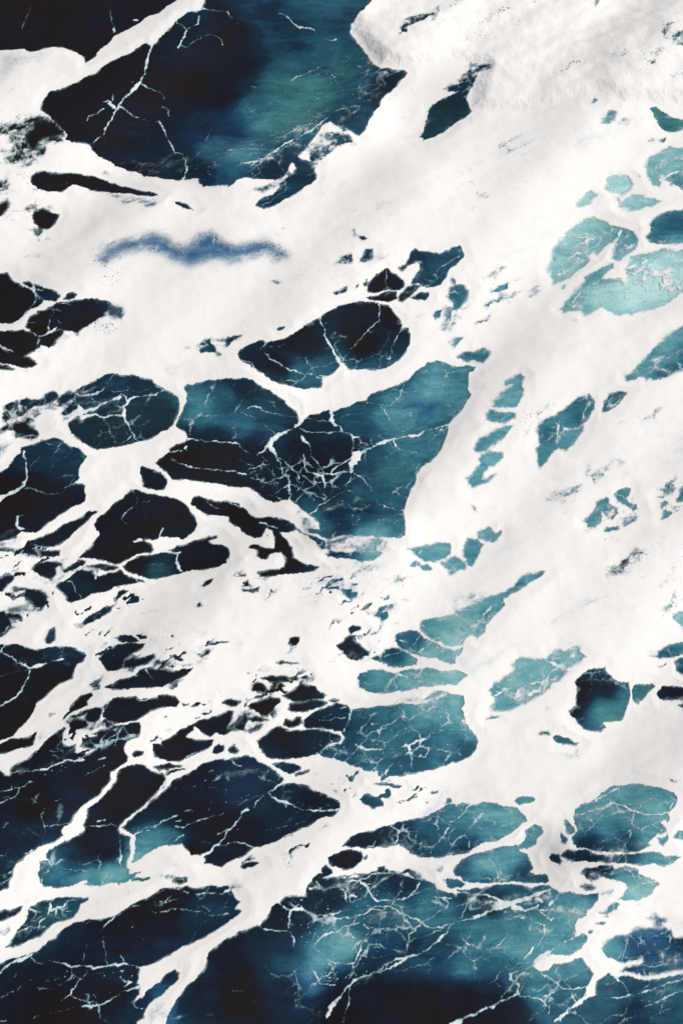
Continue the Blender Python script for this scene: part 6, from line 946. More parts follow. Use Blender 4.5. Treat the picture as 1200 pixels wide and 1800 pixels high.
SPECK = [
(0.5,[(7.62,35.85),(8.27,36.28),(9.73,36.07),(9.57,34.18),(8.07,34.06),(7.37,34.16),(5.47,34.16),(5.49,34.55)]),
(0.35,[(2.84,37.70),(5.79,37.78),(4.62,35.44),(2.77,35.45)]),
(0.3,[(4.02,33.15),(5.12,32.98),(5.18,31.19),(3.89,29.72),(2.63,29.97)]),
(0.4,[(1.52,34.28),(2.29,34.31),(2.01,32.65),(1.40,32.12)]),
(0.35,[(-0.25,30.68),(0.59,30.63),(0.49,29.64),(-0.19,29.70)]),
(0.5,[(-9.35,33.13),(-8.05,33.18),(-7.27,30.87),(-7.32,29.60),(-9.07,29.56)]),
(0.5,[(-7.82,34.25),(-7.13,34.58),(-7.10,34.12),(-7.60,34.00)]),
(0.35,[(-9.25,35.22),(-7.95,35.26),(-8.10,33.80),(-9.10,33.78)]),
(0.45,[(-6.94,31.02),(-4.42,30.44),(-4.40,30.16),(-5.89,30.27)]),
(0.5,[(-6.99,28.59),(-4.36,29.38),(-2.90,28.99),(-3.86,29.02),(-5.28,28.24),(-5.25,27.47),(-5.81,27.35)]),
(0.5,[(-2.90,28.99),(-1.31,29.41),(-1.25,28.81),(-0.48,28.31),(0.77,28.64),(1.20,28.50),(-0.48,27.73),(-1.92,28.03)]),
(0.35,[(-6.16,26.83),(-5.30,26.69),(-5.46,26.02),(-6.35,26.01)]),
(0.3,[(-2.60,26.59),(-0.95,27.64),(-0.95,27.07),(-2.12,26.22)]),
(0.35,[(3.62,28.47),(4.50,28.56),(4.45,27.09),(3.33,26.67)]),
(0.4,[(4.38,24.08),(5.18,24.27),(5.14,23.57),(4.25,23.27)]),
(0.3,[(6.92,24.10),(8.73,24.11),(8.62,23.00),(6.18,23.29)]),
(0.4,[(-4.59,18.56),(-3.04,18.44),(-2.58,17.73),(-3.00,17.26),(-4.29,17.34)]),
(0.5,[(-1.14,19.47),(1.32,19.86),(1.76,19.34),(0.17,18.79),(-0.87,18.79)]),
(0.4,[(-2.59,18.01),(-2.25,17.97),(-2.33,17.69),(-2.58,17.68)]),
(0.4,[(-0.86,17.49),(0.00,17.53),(0.00,17.35),(-0.86,17.31)]),
(0.4,[(4.88,21.99),(6.35,22.49),(6.39,21.72),(5.19,21.21)]),
(0.45,[(6.13,20.32),(7.32,20.31),(6.86,19.26),(5.34,18.78),(5.99,19.55)]),
(0.4,[(7.29,20.45),(8.41,20.48),(8.30,18.65),(7.17,18.58)]),
(0.4,[(5.60,21.97),(7.08,21.21),(6.85,20.51),(5.69,20.51)]),
(0.45,[(7.43,22.35),(8.55,22.30),(8.44,20.95),(7.41,20.95)]),
(0.4,[(4.74,15.39),(5.42,15.49),(5.31,15.04),(4.55,14.98)]),
(0.3,[(-1.65,13.10),(-0.74,13.07),(-0.82,12.47),(-1.63,12.49)]),
(0.3,[(-0.67,14.85),(0.08,14.74),(0.67,14.37),(0.17,14.19),(-0.42,14.44)]),
(0.4,[(1.36,22.38),(2.27,22.58),(2.07,21.93),(1.51,20.96)]),]
CRUMB_GLINT = [
(0.95,[(-2.66,31.31),(-1.98,31.67),(-1.49,32.17),(-0.80,32.59),(-0.30,32.89),(-0.20,32.70),(-0.90,32.28),(-1.49,31.79),(-1.98,31.44),(-2.52,31.20)]),  # crest zone: white dots painted for sun glints
(0.42,[(-1.54,34.66),(0.51,35.41),(0.91,34.40),(0.60,32.83),(-0.20,32.53),(-1.49,32.03),(-1.99,31.94),(-1.83,33.65)]),
(0.7,[(-0.20,32.76),(0.50,33.28),(0.60,32.83),(0.20,32.47)]),
(0.5,[(-2.86,31.18),(-1.78,31.34),(-1.97,30.95),(-2.75,30.85)]),
(0.6,[(-1.28,30.53),(-0.64,31.12),(-0.59,30.93),(-1.27,30.34)]),
(0.4,[(-4.31,32.14),(-3.07,31.58),(-3.05,30.96),(-4.46,31.16)]),
(0.35,[(0.18,21.77),(1.34,21.42),(1.42,20.49),(-0.35,20.53)]),
(0.4,[(0.17,16.29),(2.56,16.43),(2.53,15.11),(0.42,14.90),(-0.42,15.30)]),
(0.4,[(2.56,16.56),(3.01,15.74),(2.78,15.16),(2.53,15.11)]),
(0.45,[(-1.30,11.97),(0.65,12.42),(1.21,11.56),(0.63,10.07),(-0.79,10.03),(-1.29,11.22)]),
(0.4,[(0.65,11.66),(2.33,11.36),(1.19,10.47),(0.64,10.57)]),
(0.5,[(4.90,12.94),(6.83,12.86),(6.83,12.78),(4.89,12.81)]),
(0.35,[(2.41,11.45),(4.97,11.48),(3.97,10.52),(3.17,10.37),(2.39,10.78)]),
(0.35,[(-5.76,10.45),(-4.23,10.43),(-4.20,9.98),(-4.90,9.70),(-5.78,9.79)]),
(0.35,[(-3.77,14.65),(-2.51,14.66),(-2.49,13.80),(-3.56,13.53)]),
(0.3,[(-2.52,15.00),(-1.26,14.68),(-1.67,14.24),(-2.50,14.14)]),
(0.4,[(-7.52,14.83),(-5.60,14.98),(-5.58,14.72),(-7.22,14.29)]),]
FILM = [
(0.8,[(-1.14,31.65),(-0.84,32.00),(-0.30,32.76),(0.30,32.54),(0.45,32.40),(0.20,32.00),(-0.64,31.42)]),
(0.5,[(-2.66,31.31),(-1.49,32.10),(-0.30,32.89),(0.50,33.28),(0.40,32.90),(-0.20,32.64),(-0.99,32.04),(-2.07,31.33)]),
(0.21,[(-6.30,31.90),(-5.51,31.95),(-4.11,32.11),(-2.99,32.01),(-1.69,31.91),(-1.78,31.61),(-2.97,31.58),(-3.96,31.17),(-5.17,31.31),(-5.99,31.68)]),
(0.36,[(-2.86,31.01),(-1.68,31.01),(-1.33,31.36),(-1.23,31.14),(-1.77,30.53),(-2.45,30.52)]),
(0.4375,[(7.95,31.53),(9.00,32.25),(9.45,32.26),(9.35,30.85),(8.16,30.94)]),
(0.3,[(0.51,35.47),(1.53,34.56),(0.91,33.65),(0.30,33.26)]),
(0.6,[(-1.79,32.06),(-0.90,32.46),(-0.30,32.89),(-0.40,33.42),(-1.10,32.90),(-1.80,32.39)]),
(0.3,[(-6.59,24.61),(-5.39,24.75),(-5.18,24.18),(-5.35,23.86),(-6.67,23.64)]),
(0.5625,[(5.33,28.51),(5.86,29.53),(7.24,29.65),(7.12,29.29),(6.41,28.84),(6.29,28.48),(5.40,27.93)]),
(0.625,[(5.53,27.06),(6.26,27.99),(6.64,28.03),(6.23,27.56),(6.09,26.90)]),
(0.75,[(7.16,28.56),(8.70,28.43),(9.09,28.04),(8.62,27.57),(7.49,27.84),(6.93,28.02)]),
(0.625,[(6.88,28.63),(7.22,29.41),(7.55,29.27),(7.42,28.85)]),
(0.4375,[(6.99,24.93),(7.49,25.49),(8.48,26.05),(8.89,25.95),(7.92,25.03)]),
(0.4,[(1.43,27.26),(1.92,27.75),(2.49,27.66),(1.72,27.21)]),
(0.4,[(1.97,25.31),(2.36,25.65),(2.73,25.44),(2.16,25.15)]),
(0.4375,[(6.28,24.06),(6.68,24.60),(6.96,24.54),(6.64,24.05)]),
(0.18,[(-6.08,23.85),(-5.17,24.13),(-5.05,23.35),(-5.49,23.08)]),
(0.5,[(1.21,17.85),(2.16,17.54),(2.59,17.62),(2.85,17.62),(2.59,17.44),(1.73,17.47)]),
(0.5,[(2.61,18.30),(3.05,18.52),(3.40,18.61),(3.12,18.09),(2.77,17.81)]),
(0.625,[(4.67,17.57),(5.37,17.76),(5.54,17.57),(5.00,17.20),(4.81,16.97)]),
(0.6875,[(6.10,21.41),(6.60,21.47),(7.00,21.42),(6.51,20.72),(6.15,20.62)]),
(0.4,[(-0.81,21.25),(0.45,21.87),(0.45,21.53),(-0.45,21.24)]),
(0.24,[(-5.95,20.01),(-5.51,20.01),(-5.14,19.82),(-5.75,19.71)]),
(0.24,[(-4.96,17.09),(-4.64,17.47),(-4.21,17.49),(-4.54,17.21)]),
(0.24,[(-7.51,17.42),(-7.06,17.22),(-6.47,17.46),(-6.74,17.55)]),
(0.35,[(0.09,17.44),(0.61,17.74),(0.60,17.56),(0.35,17.41)]),
(0.24,[(-8.30,20.61),(-7.61,20.87),(-7.33,20.68),(-7.75,20.43)]),
(0.55,[(1.11,16.36),(1.71,16.52),(2.22,16.70),(2.56,16.56),(2.47,16.25),(1.70,16.24)]),
(0.5,[(1.12,17.20),(1.72,17.18),(2.57,16.97),(2.14,16.79),(1.46,16.95)]),
(0.625,[(3.34,16.63),(3.69,16.82),(4.38,16.93),(5.00,17.30),(5.17,17.20),(4.54,16.66),(4.19,16.47)]),
(0.5625,[(3.43,16.91),(3.88,17.46),(4.23,17.47),(3.86,16.83)]),
(0.5,[(2.48,16.52),(2.82,16.53),(2.80,15.82),(2.47,16.07)]),
(0.3,[(-6.32,15.62),(-5.79,15.42),(-5.47,15.77),(-5.21,15.59),(-5.36,15.24),(-5.76,15.02),(-6.27,15.07)]),
(0.3,[(-5.59,16.20),(-5.26,16.37),(-4.83,16.41),(-5.08,16.18)]),
(0.3,[(-2.55,16.22),(-2.13,16.22),(-1.61,16.01),(-2.03,15.70),(-2.45,15.69)]),
(0.4,[(0.08,15.47),(0.67,15.35),(1.52,15.34),(1.26,15.07),(0.42,15.18)]),
(0.5625,[(5.05,13.76),(5.65,14.05),(6.21,13.97),(6.58,13.62),(6.02,13.70),(5.37,13.65)]),
(0.5,[(5.56,13.14),(6.51,13.01),(6.78,13.28),(6.50,12.85)]),
(0.3,[(0.66,13.13),(1.24,13.49),(1.65,13.41),(2.06,13.06),(1.65,12.93)]),
(0.21,[(-7.27,14.83),(-6.26,14.98),(-5.60,15.02),(-6.08,14.71),(-7.07,14.55)]),
(0.24,[(-3.18,14.69),(-1.85,14.93),(-1.43,14.68),(-2.09,14.58)]),
(0.6875,[(2.44,12.09),(3.08,12.03),(3.64,11.81),(4.45,12.04),(4.52,11.82),(3.62,11.51),(3.02,11.61)]),
(0.625,[(4.03,11.76),(4.66,11.65),(5.39,11.81),(5.13,11.44),(4.25,11.37)]),
(0.35,[(5.82,10.49),(6.32,10.70),(6.81,10.83),(7.59,10.99),(7.54,10.43),(6.78,10.31),(5.97,10.34)]),
(0.625,[(3.57,10.36),(4.28,10.28),(4.10,9.97),(3.55,9.96)]),
(0.45,[(-0.65,12.30),(0.41,12.46),(0.82,12.42),(0.49,12.00),(-0.16,12.07),(-0.65,12.05)]),
(0.45,[(-0.16,11.58),(0.65,11.79),(1.22,11.74),(2.01,11.28),(1.45,11.38),(0.48,11.41)]),
(0.24,[(-1.30,11.80),(-0.65,11.73),(-0.81,11.48),(-1.21,11.14)]),
(0.5625,[(5.18,12.31),(5.82,12.25),(6.06,12.06),(6.73,12.28),(6.05,11.82)]),
(0.3125,[(5.32,10.13),(5.95,9.80),(7.17,10.23),(7.13,9.72),(6.09,9.53)]),
(0.4375,[(2.61,12.47),(3.26,12.33),(4.07,12.45),(4.14,12.23),(3.25,12.20)]),
(0.24,[(-6.95,11.21),(-6.50,11.70),(-6.03,11.87),(-5.46,11.99),(-5.77,11.62),(-6.31,11.29)]),
(0.3,[(0.00,10.09),(1.20,10.63),(1.43,10.59),(0.40,10.00)]),
(0.18,[(-4.62,10.35),(-4.23,10.39),(-4.24,9.94),(-4.68,9.94)]),]
HOLES = [
(0.5,[(-8.29,20.56),(-7.32,20.63),(-6.48,20.01),(-6.63,19.52),(-6.82,18.58),(-8.13,18.54)]),
(0.35,[(-6.24,19.02),(-4.77,19.34),(-4.56,18.82),(-6.10,18.24)]),
(0.4,[(-5.87,18.09),(-5.13,18.12),(-3.02,17.90),(-3.00,17.30),(-4.19,17.10),(-5.61,17.54)]),
(0.4,[(-2.37,19.49),(-1.58,19.52),(-1.66,19.03),(-2.40,18.97)]),
(0.45,[(-0.53,19.57),(0.44,19.36),(1.14,18.94),(1.13,18.48),(0.35,18.48),(-0.52,19.07)]),
(0.35,[(-0.17,18.23),(0.87,18.20),(0.78,17.38),(-0.17,17.43)]),
(0.5,[(-6.44,16.01),(-5.23,15.86),(-5.19,15.08),(-5.84,14.89),(-6.39,15.44)]),
(0.45,[(-2.31,16.97),(-0.69,17.05),(-0.60,16.75),(-1.45,16.59),(-2.30,16.49)]),
(0.45,[(-2.81,16.47),(-1.53,16.15),(-1.69,15.62),(-2.79,15.52)]),
(0.4,[(-4.31,16.14),(-2.98,16.38),(-2.96,15.69),(-4.21,15.47)]),
(0.3,[(-0.17,14.84),(1.68,14.65),(2.09,14.23),(0.08,13.84)]),
(0.35,[(-1.65,13.36),(-0.41,13.41),(-0.74,12.98),(-1.85,12.97)]),]
FOAM = [
(1,[(4.09,10.47),(4.49,10.60),(4.77,10.61),(5.04,10.76),(5.18,10.88),(5.42,10.78),(5.58,10.59),(5.78,10.53),(5.81,10.30),(5.57,10.28),(5.32,10.13),(5.27,10.01),(5.14,9.89),(5.11,9.96),(5.25,10.27),(5.21,10.42),(5.03,10.57),(4.76,10.50),(4.44,10.40),(4.24,10.30),(4.12,10.28),(4.00,10.36)]),]
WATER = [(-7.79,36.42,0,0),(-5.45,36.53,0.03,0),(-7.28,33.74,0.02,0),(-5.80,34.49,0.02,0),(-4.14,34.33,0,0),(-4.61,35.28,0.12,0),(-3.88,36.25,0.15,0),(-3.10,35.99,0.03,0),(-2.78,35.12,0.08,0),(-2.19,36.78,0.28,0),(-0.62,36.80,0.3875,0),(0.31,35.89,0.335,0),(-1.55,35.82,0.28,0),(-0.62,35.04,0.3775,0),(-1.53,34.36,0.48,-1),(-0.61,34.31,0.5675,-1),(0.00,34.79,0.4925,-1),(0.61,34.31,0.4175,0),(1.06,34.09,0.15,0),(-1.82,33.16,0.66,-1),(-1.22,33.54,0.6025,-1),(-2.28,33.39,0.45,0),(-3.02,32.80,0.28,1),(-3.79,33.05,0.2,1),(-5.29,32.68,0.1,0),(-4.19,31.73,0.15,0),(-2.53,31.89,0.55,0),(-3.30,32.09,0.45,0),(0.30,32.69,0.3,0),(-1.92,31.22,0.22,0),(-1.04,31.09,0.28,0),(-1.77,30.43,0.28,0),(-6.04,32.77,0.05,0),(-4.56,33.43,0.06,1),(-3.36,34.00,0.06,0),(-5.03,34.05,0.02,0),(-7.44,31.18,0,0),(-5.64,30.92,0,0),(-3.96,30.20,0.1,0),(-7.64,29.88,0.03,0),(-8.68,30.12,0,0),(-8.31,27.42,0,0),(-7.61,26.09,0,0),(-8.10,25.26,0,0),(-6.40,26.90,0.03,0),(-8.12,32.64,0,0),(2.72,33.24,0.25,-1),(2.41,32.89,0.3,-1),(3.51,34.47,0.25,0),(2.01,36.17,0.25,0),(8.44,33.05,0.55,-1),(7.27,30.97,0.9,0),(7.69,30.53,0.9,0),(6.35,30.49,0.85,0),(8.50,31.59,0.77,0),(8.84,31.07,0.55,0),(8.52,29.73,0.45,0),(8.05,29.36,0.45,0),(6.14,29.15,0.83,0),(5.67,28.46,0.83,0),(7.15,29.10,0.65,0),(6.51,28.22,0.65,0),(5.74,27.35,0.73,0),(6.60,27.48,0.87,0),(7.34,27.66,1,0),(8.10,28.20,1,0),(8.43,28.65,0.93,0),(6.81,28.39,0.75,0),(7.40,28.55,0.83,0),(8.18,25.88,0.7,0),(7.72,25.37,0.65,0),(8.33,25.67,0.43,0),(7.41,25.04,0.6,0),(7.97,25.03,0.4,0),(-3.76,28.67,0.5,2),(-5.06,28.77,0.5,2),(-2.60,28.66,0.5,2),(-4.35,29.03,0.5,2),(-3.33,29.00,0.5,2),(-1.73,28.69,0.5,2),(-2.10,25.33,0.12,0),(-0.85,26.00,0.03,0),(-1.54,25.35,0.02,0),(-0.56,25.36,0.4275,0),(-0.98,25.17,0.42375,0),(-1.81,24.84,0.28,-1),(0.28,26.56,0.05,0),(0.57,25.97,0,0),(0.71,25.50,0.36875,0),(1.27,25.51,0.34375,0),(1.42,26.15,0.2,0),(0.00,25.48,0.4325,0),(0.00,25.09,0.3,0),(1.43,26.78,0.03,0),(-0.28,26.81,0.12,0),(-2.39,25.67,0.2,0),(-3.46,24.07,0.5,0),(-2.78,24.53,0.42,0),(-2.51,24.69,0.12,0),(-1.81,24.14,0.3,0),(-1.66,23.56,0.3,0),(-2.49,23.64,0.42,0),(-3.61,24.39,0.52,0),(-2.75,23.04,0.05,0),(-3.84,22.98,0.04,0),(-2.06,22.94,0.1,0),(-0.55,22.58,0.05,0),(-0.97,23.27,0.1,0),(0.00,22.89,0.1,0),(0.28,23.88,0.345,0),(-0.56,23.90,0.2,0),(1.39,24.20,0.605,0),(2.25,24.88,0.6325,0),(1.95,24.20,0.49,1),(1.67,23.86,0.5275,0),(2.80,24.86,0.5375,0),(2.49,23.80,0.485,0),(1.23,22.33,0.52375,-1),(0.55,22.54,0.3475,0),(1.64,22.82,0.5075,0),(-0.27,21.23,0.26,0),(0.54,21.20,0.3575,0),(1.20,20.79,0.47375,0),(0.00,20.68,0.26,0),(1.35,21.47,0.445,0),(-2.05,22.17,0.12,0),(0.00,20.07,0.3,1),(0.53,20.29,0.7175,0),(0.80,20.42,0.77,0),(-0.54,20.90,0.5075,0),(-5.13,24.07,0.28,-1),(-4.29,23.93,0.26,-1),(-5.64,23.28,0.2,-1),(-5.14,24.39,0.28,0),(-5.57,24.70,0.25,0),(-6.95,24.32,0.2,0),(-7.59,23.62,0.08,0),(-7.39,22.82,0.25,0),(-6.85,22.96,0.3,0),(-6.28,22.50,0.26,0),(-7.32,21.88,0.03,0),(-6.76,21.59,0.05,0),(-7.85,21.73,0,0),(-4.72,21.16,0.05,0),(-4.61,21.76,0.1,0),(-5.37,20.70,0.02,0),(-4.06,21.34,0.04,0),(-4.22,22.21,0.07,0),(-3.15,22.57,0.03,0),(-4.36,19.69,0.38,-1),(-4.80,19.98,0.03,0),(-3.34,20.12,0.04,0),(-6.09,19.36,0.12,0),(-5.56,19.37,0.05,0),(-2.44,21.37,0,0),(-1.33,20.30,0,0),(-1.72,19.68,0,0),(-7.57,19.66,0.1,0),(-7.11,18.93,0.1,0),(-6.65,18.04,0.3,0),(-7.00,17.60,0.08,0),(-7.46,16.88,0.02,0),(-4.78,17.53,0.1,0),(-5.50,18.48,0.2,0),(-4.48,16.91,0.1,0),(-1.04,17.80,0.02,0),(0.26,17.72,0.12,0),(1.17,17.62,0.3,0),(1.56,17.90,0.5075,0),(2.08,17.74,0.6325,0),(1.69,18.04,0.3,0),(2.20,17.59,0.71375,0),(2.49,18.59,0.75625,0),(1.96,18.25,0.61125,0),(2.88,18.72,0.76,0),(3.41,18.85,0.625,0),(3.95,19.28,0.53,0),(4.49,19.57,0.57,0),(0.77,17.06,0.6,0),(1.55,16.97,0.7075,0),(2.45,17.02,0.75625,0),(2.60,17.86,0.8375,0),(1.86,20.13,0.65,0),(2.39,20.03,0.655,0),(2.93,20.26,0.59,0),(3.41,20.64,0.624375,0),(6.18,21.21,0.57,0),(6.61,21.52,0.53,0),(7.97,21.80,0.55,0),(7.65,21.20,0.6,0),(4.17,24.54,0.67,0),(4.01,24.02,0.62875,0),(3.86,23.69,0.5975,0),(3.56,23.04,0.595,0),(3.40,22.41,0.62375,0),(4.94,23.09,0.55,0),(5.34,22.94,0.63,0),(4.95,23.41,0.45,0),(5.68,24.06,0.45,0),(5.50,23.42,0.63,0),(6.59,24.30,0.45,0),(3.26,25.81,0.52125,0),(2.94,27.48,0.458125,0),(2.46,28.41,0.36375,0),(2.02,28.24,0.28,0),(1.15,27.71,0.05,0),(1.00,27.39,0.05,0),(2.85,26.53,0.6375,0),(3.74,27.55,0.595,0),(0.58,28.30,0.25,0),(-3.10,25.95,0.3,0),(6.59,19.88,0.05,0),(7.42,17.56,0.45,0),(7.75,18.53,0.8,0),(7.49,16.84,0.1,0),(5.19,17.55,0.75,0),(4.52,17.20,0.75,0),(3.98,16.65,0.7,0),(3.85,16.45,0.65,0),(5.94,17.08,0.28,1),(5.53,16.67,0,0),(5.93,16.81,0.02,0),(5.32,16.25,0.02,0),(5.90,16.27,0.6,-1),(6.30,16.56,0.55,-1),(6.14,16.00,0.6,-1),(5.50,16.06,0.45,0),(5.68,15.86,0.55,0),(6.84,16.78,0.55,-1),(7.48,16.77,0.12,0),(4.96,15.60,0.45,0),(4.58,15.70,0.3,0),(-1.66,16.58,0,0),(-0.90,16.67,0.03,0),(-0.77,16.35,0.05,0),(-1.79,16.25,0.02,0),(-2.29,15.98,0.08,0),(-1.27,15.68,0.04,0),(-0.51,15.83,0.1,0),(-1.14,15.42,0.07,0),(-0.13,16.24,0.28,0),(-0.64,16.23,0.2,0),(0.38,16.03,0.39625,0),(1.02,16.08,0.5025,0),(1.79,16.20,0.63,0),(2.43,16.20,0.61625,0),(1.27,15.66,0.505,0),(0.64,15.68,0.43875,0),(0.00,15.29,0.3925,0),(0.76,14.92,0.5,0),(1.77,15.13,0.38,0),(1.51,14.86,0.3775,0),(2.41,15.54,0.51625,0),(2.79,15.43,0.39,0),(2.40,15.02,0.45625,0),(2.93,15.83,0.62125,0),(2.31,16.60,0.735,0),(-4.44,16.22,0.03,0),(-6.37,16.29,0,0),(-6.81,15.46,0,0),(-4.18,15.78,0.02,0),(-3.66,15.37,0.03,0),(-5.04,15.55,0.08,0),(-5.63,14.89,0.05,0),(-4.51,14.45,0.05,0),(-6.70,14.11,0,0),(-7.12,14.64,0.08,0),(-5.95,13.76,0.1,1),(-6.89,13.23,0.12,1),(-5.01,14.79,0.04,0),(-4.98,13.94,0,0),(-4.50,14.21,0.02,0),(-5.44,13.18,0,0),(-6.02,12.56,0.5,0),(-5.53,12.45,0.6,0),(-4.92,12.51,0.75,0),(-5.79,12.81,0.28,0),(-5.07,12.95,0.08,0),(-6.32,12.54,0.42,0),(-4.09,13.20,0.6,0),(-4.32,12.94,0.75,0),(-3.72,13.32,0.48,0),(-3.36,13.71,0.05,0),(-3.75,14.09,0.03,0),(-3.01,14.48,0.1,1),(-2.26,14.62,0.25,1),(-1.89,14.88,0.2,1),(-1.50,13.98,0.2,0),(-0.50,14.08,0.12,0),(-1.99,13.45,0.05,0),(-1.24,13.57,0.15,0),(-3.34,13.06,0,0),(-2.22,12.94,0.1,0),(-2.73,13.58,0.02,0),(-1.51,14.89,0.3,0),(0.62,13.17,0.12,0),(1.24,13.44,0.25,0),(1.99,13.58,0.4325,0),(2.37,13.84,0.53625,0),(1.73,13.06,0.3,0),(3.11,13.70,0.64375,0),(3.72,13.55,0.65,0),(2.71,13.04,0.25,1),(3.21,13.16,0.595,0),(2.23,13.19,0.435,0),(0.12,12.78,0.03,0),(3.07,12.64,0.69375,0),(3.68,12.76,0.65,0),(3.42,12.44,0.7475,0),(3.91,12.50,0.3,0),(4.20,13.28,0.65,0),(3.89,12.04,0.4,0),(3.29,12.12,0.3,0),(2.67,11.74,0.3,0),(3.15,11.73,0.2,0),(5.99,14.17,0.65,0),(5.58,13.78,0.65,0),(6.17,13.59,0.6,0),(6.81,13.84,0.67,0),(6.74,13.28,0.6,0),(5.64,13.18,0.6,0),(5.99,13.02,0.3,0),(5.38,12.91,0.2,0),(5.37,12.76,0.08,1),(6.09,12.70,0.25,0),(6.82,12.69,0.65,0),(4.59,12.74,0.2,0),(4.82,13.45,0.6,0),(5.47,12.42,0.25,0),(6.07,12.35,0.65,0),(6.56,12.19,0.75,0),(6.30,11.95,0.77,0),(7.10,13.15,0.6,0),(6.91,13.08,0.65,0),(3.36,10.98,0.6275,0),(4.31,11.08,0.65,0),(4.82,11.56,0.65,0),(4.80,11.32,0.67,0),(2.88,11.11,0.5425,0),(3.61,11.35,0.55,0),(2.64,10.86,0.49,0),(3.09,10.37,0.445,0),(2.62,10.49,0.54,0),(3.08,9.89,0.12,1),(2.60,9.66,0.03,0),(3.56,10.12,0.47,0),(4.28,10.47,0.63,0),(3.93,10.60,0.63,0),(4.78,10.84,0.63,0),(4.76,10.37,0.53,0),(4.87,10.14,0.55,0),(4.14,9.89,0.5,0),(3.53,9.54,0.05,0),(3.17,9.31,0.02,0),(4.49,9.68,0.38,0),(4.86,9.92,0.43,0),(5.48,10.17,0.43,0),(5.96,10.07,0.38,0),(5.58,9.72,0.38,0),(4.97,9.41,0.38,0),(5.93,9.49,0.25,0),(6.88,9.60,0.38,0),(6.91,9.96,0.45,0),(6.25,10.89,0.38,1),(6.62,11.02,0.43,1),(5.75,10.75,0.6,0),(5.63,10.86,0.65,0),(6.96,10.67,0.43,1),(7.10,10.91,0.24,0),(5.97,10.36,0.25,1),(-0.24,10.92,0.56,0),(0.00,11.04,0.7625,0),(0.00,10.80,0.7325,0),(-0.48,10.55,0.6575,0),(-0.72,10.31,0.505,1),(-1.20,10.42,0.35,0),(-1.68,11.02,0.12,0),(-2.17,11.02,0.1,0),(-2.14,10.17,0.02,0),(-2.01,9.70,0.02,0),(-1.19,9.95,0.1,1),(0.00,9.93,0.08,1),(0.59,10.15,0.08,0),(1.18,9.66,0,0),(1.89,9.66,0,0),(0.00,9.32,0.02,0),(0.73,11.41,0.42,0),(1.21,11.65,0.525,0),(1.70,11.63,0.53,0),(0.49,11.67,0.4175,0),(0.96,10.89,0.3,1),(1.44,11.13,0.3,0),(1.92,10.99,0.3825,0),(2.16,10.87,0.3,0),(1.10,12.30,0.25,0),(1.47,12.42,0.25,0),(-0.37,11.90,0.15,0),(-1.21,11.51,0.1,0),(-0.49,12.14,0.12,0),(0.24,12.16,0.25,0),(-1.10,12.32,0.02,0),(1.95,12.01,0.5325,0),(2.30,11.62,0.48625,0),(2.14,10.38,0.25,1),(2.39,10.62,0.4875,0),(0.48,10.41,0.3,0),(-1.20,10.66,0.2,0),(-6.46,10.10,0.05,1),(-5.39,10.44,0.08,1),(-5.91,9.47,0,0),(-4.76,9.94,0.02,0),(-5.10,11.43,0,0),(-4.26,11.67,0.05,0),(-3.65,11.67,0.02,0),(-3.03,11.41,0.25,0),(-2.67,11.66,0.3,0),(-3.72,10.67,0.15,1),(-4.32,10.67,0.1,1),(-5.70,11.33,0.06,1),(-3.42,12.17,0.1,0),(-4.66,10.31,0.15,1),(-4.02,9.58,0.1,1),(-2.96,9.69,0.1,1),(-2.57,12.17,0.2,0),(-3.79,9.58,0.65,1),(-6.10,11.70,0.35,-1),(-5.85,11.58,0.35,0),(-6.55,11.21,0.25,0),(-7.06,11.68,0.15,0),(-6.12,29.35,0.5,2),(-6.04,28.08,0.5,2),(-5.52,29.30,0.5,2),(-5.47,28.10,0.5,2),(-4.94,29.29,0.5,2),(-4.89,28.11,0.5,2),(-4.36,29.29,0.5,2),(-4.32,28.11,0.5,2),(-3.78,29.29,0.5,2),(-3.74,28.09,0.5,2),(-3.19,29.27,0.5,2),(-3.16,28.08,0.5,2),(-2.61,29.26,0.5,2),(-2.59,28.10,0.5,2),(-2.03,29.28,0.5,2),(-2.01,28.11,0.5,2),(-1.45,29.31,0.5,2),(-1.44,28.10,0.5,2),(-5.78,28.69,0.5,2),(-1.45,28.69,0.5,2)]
FRAME = [(-9.43,37.29),(9.41,37.23),(7.09,9.25),(-7.10,9.26)]
SURF = [(0.00,38.38),(0.25,35.98),(0.62,35.36),(1.04,34.72),(1.53,34.61),(2.45,34.80),(3.07,34.97),(3.75,34.70),(3.49,33.90),(3.42,33.35),(3.77,33.21),(4.27,33.14),(5.28,33.20),(6.03,33.40),(6.75,33.67),(7.03,33.55),(7.53,33.32),(9.07,33.40),(10.61,33.42),(11.18,39.06)]
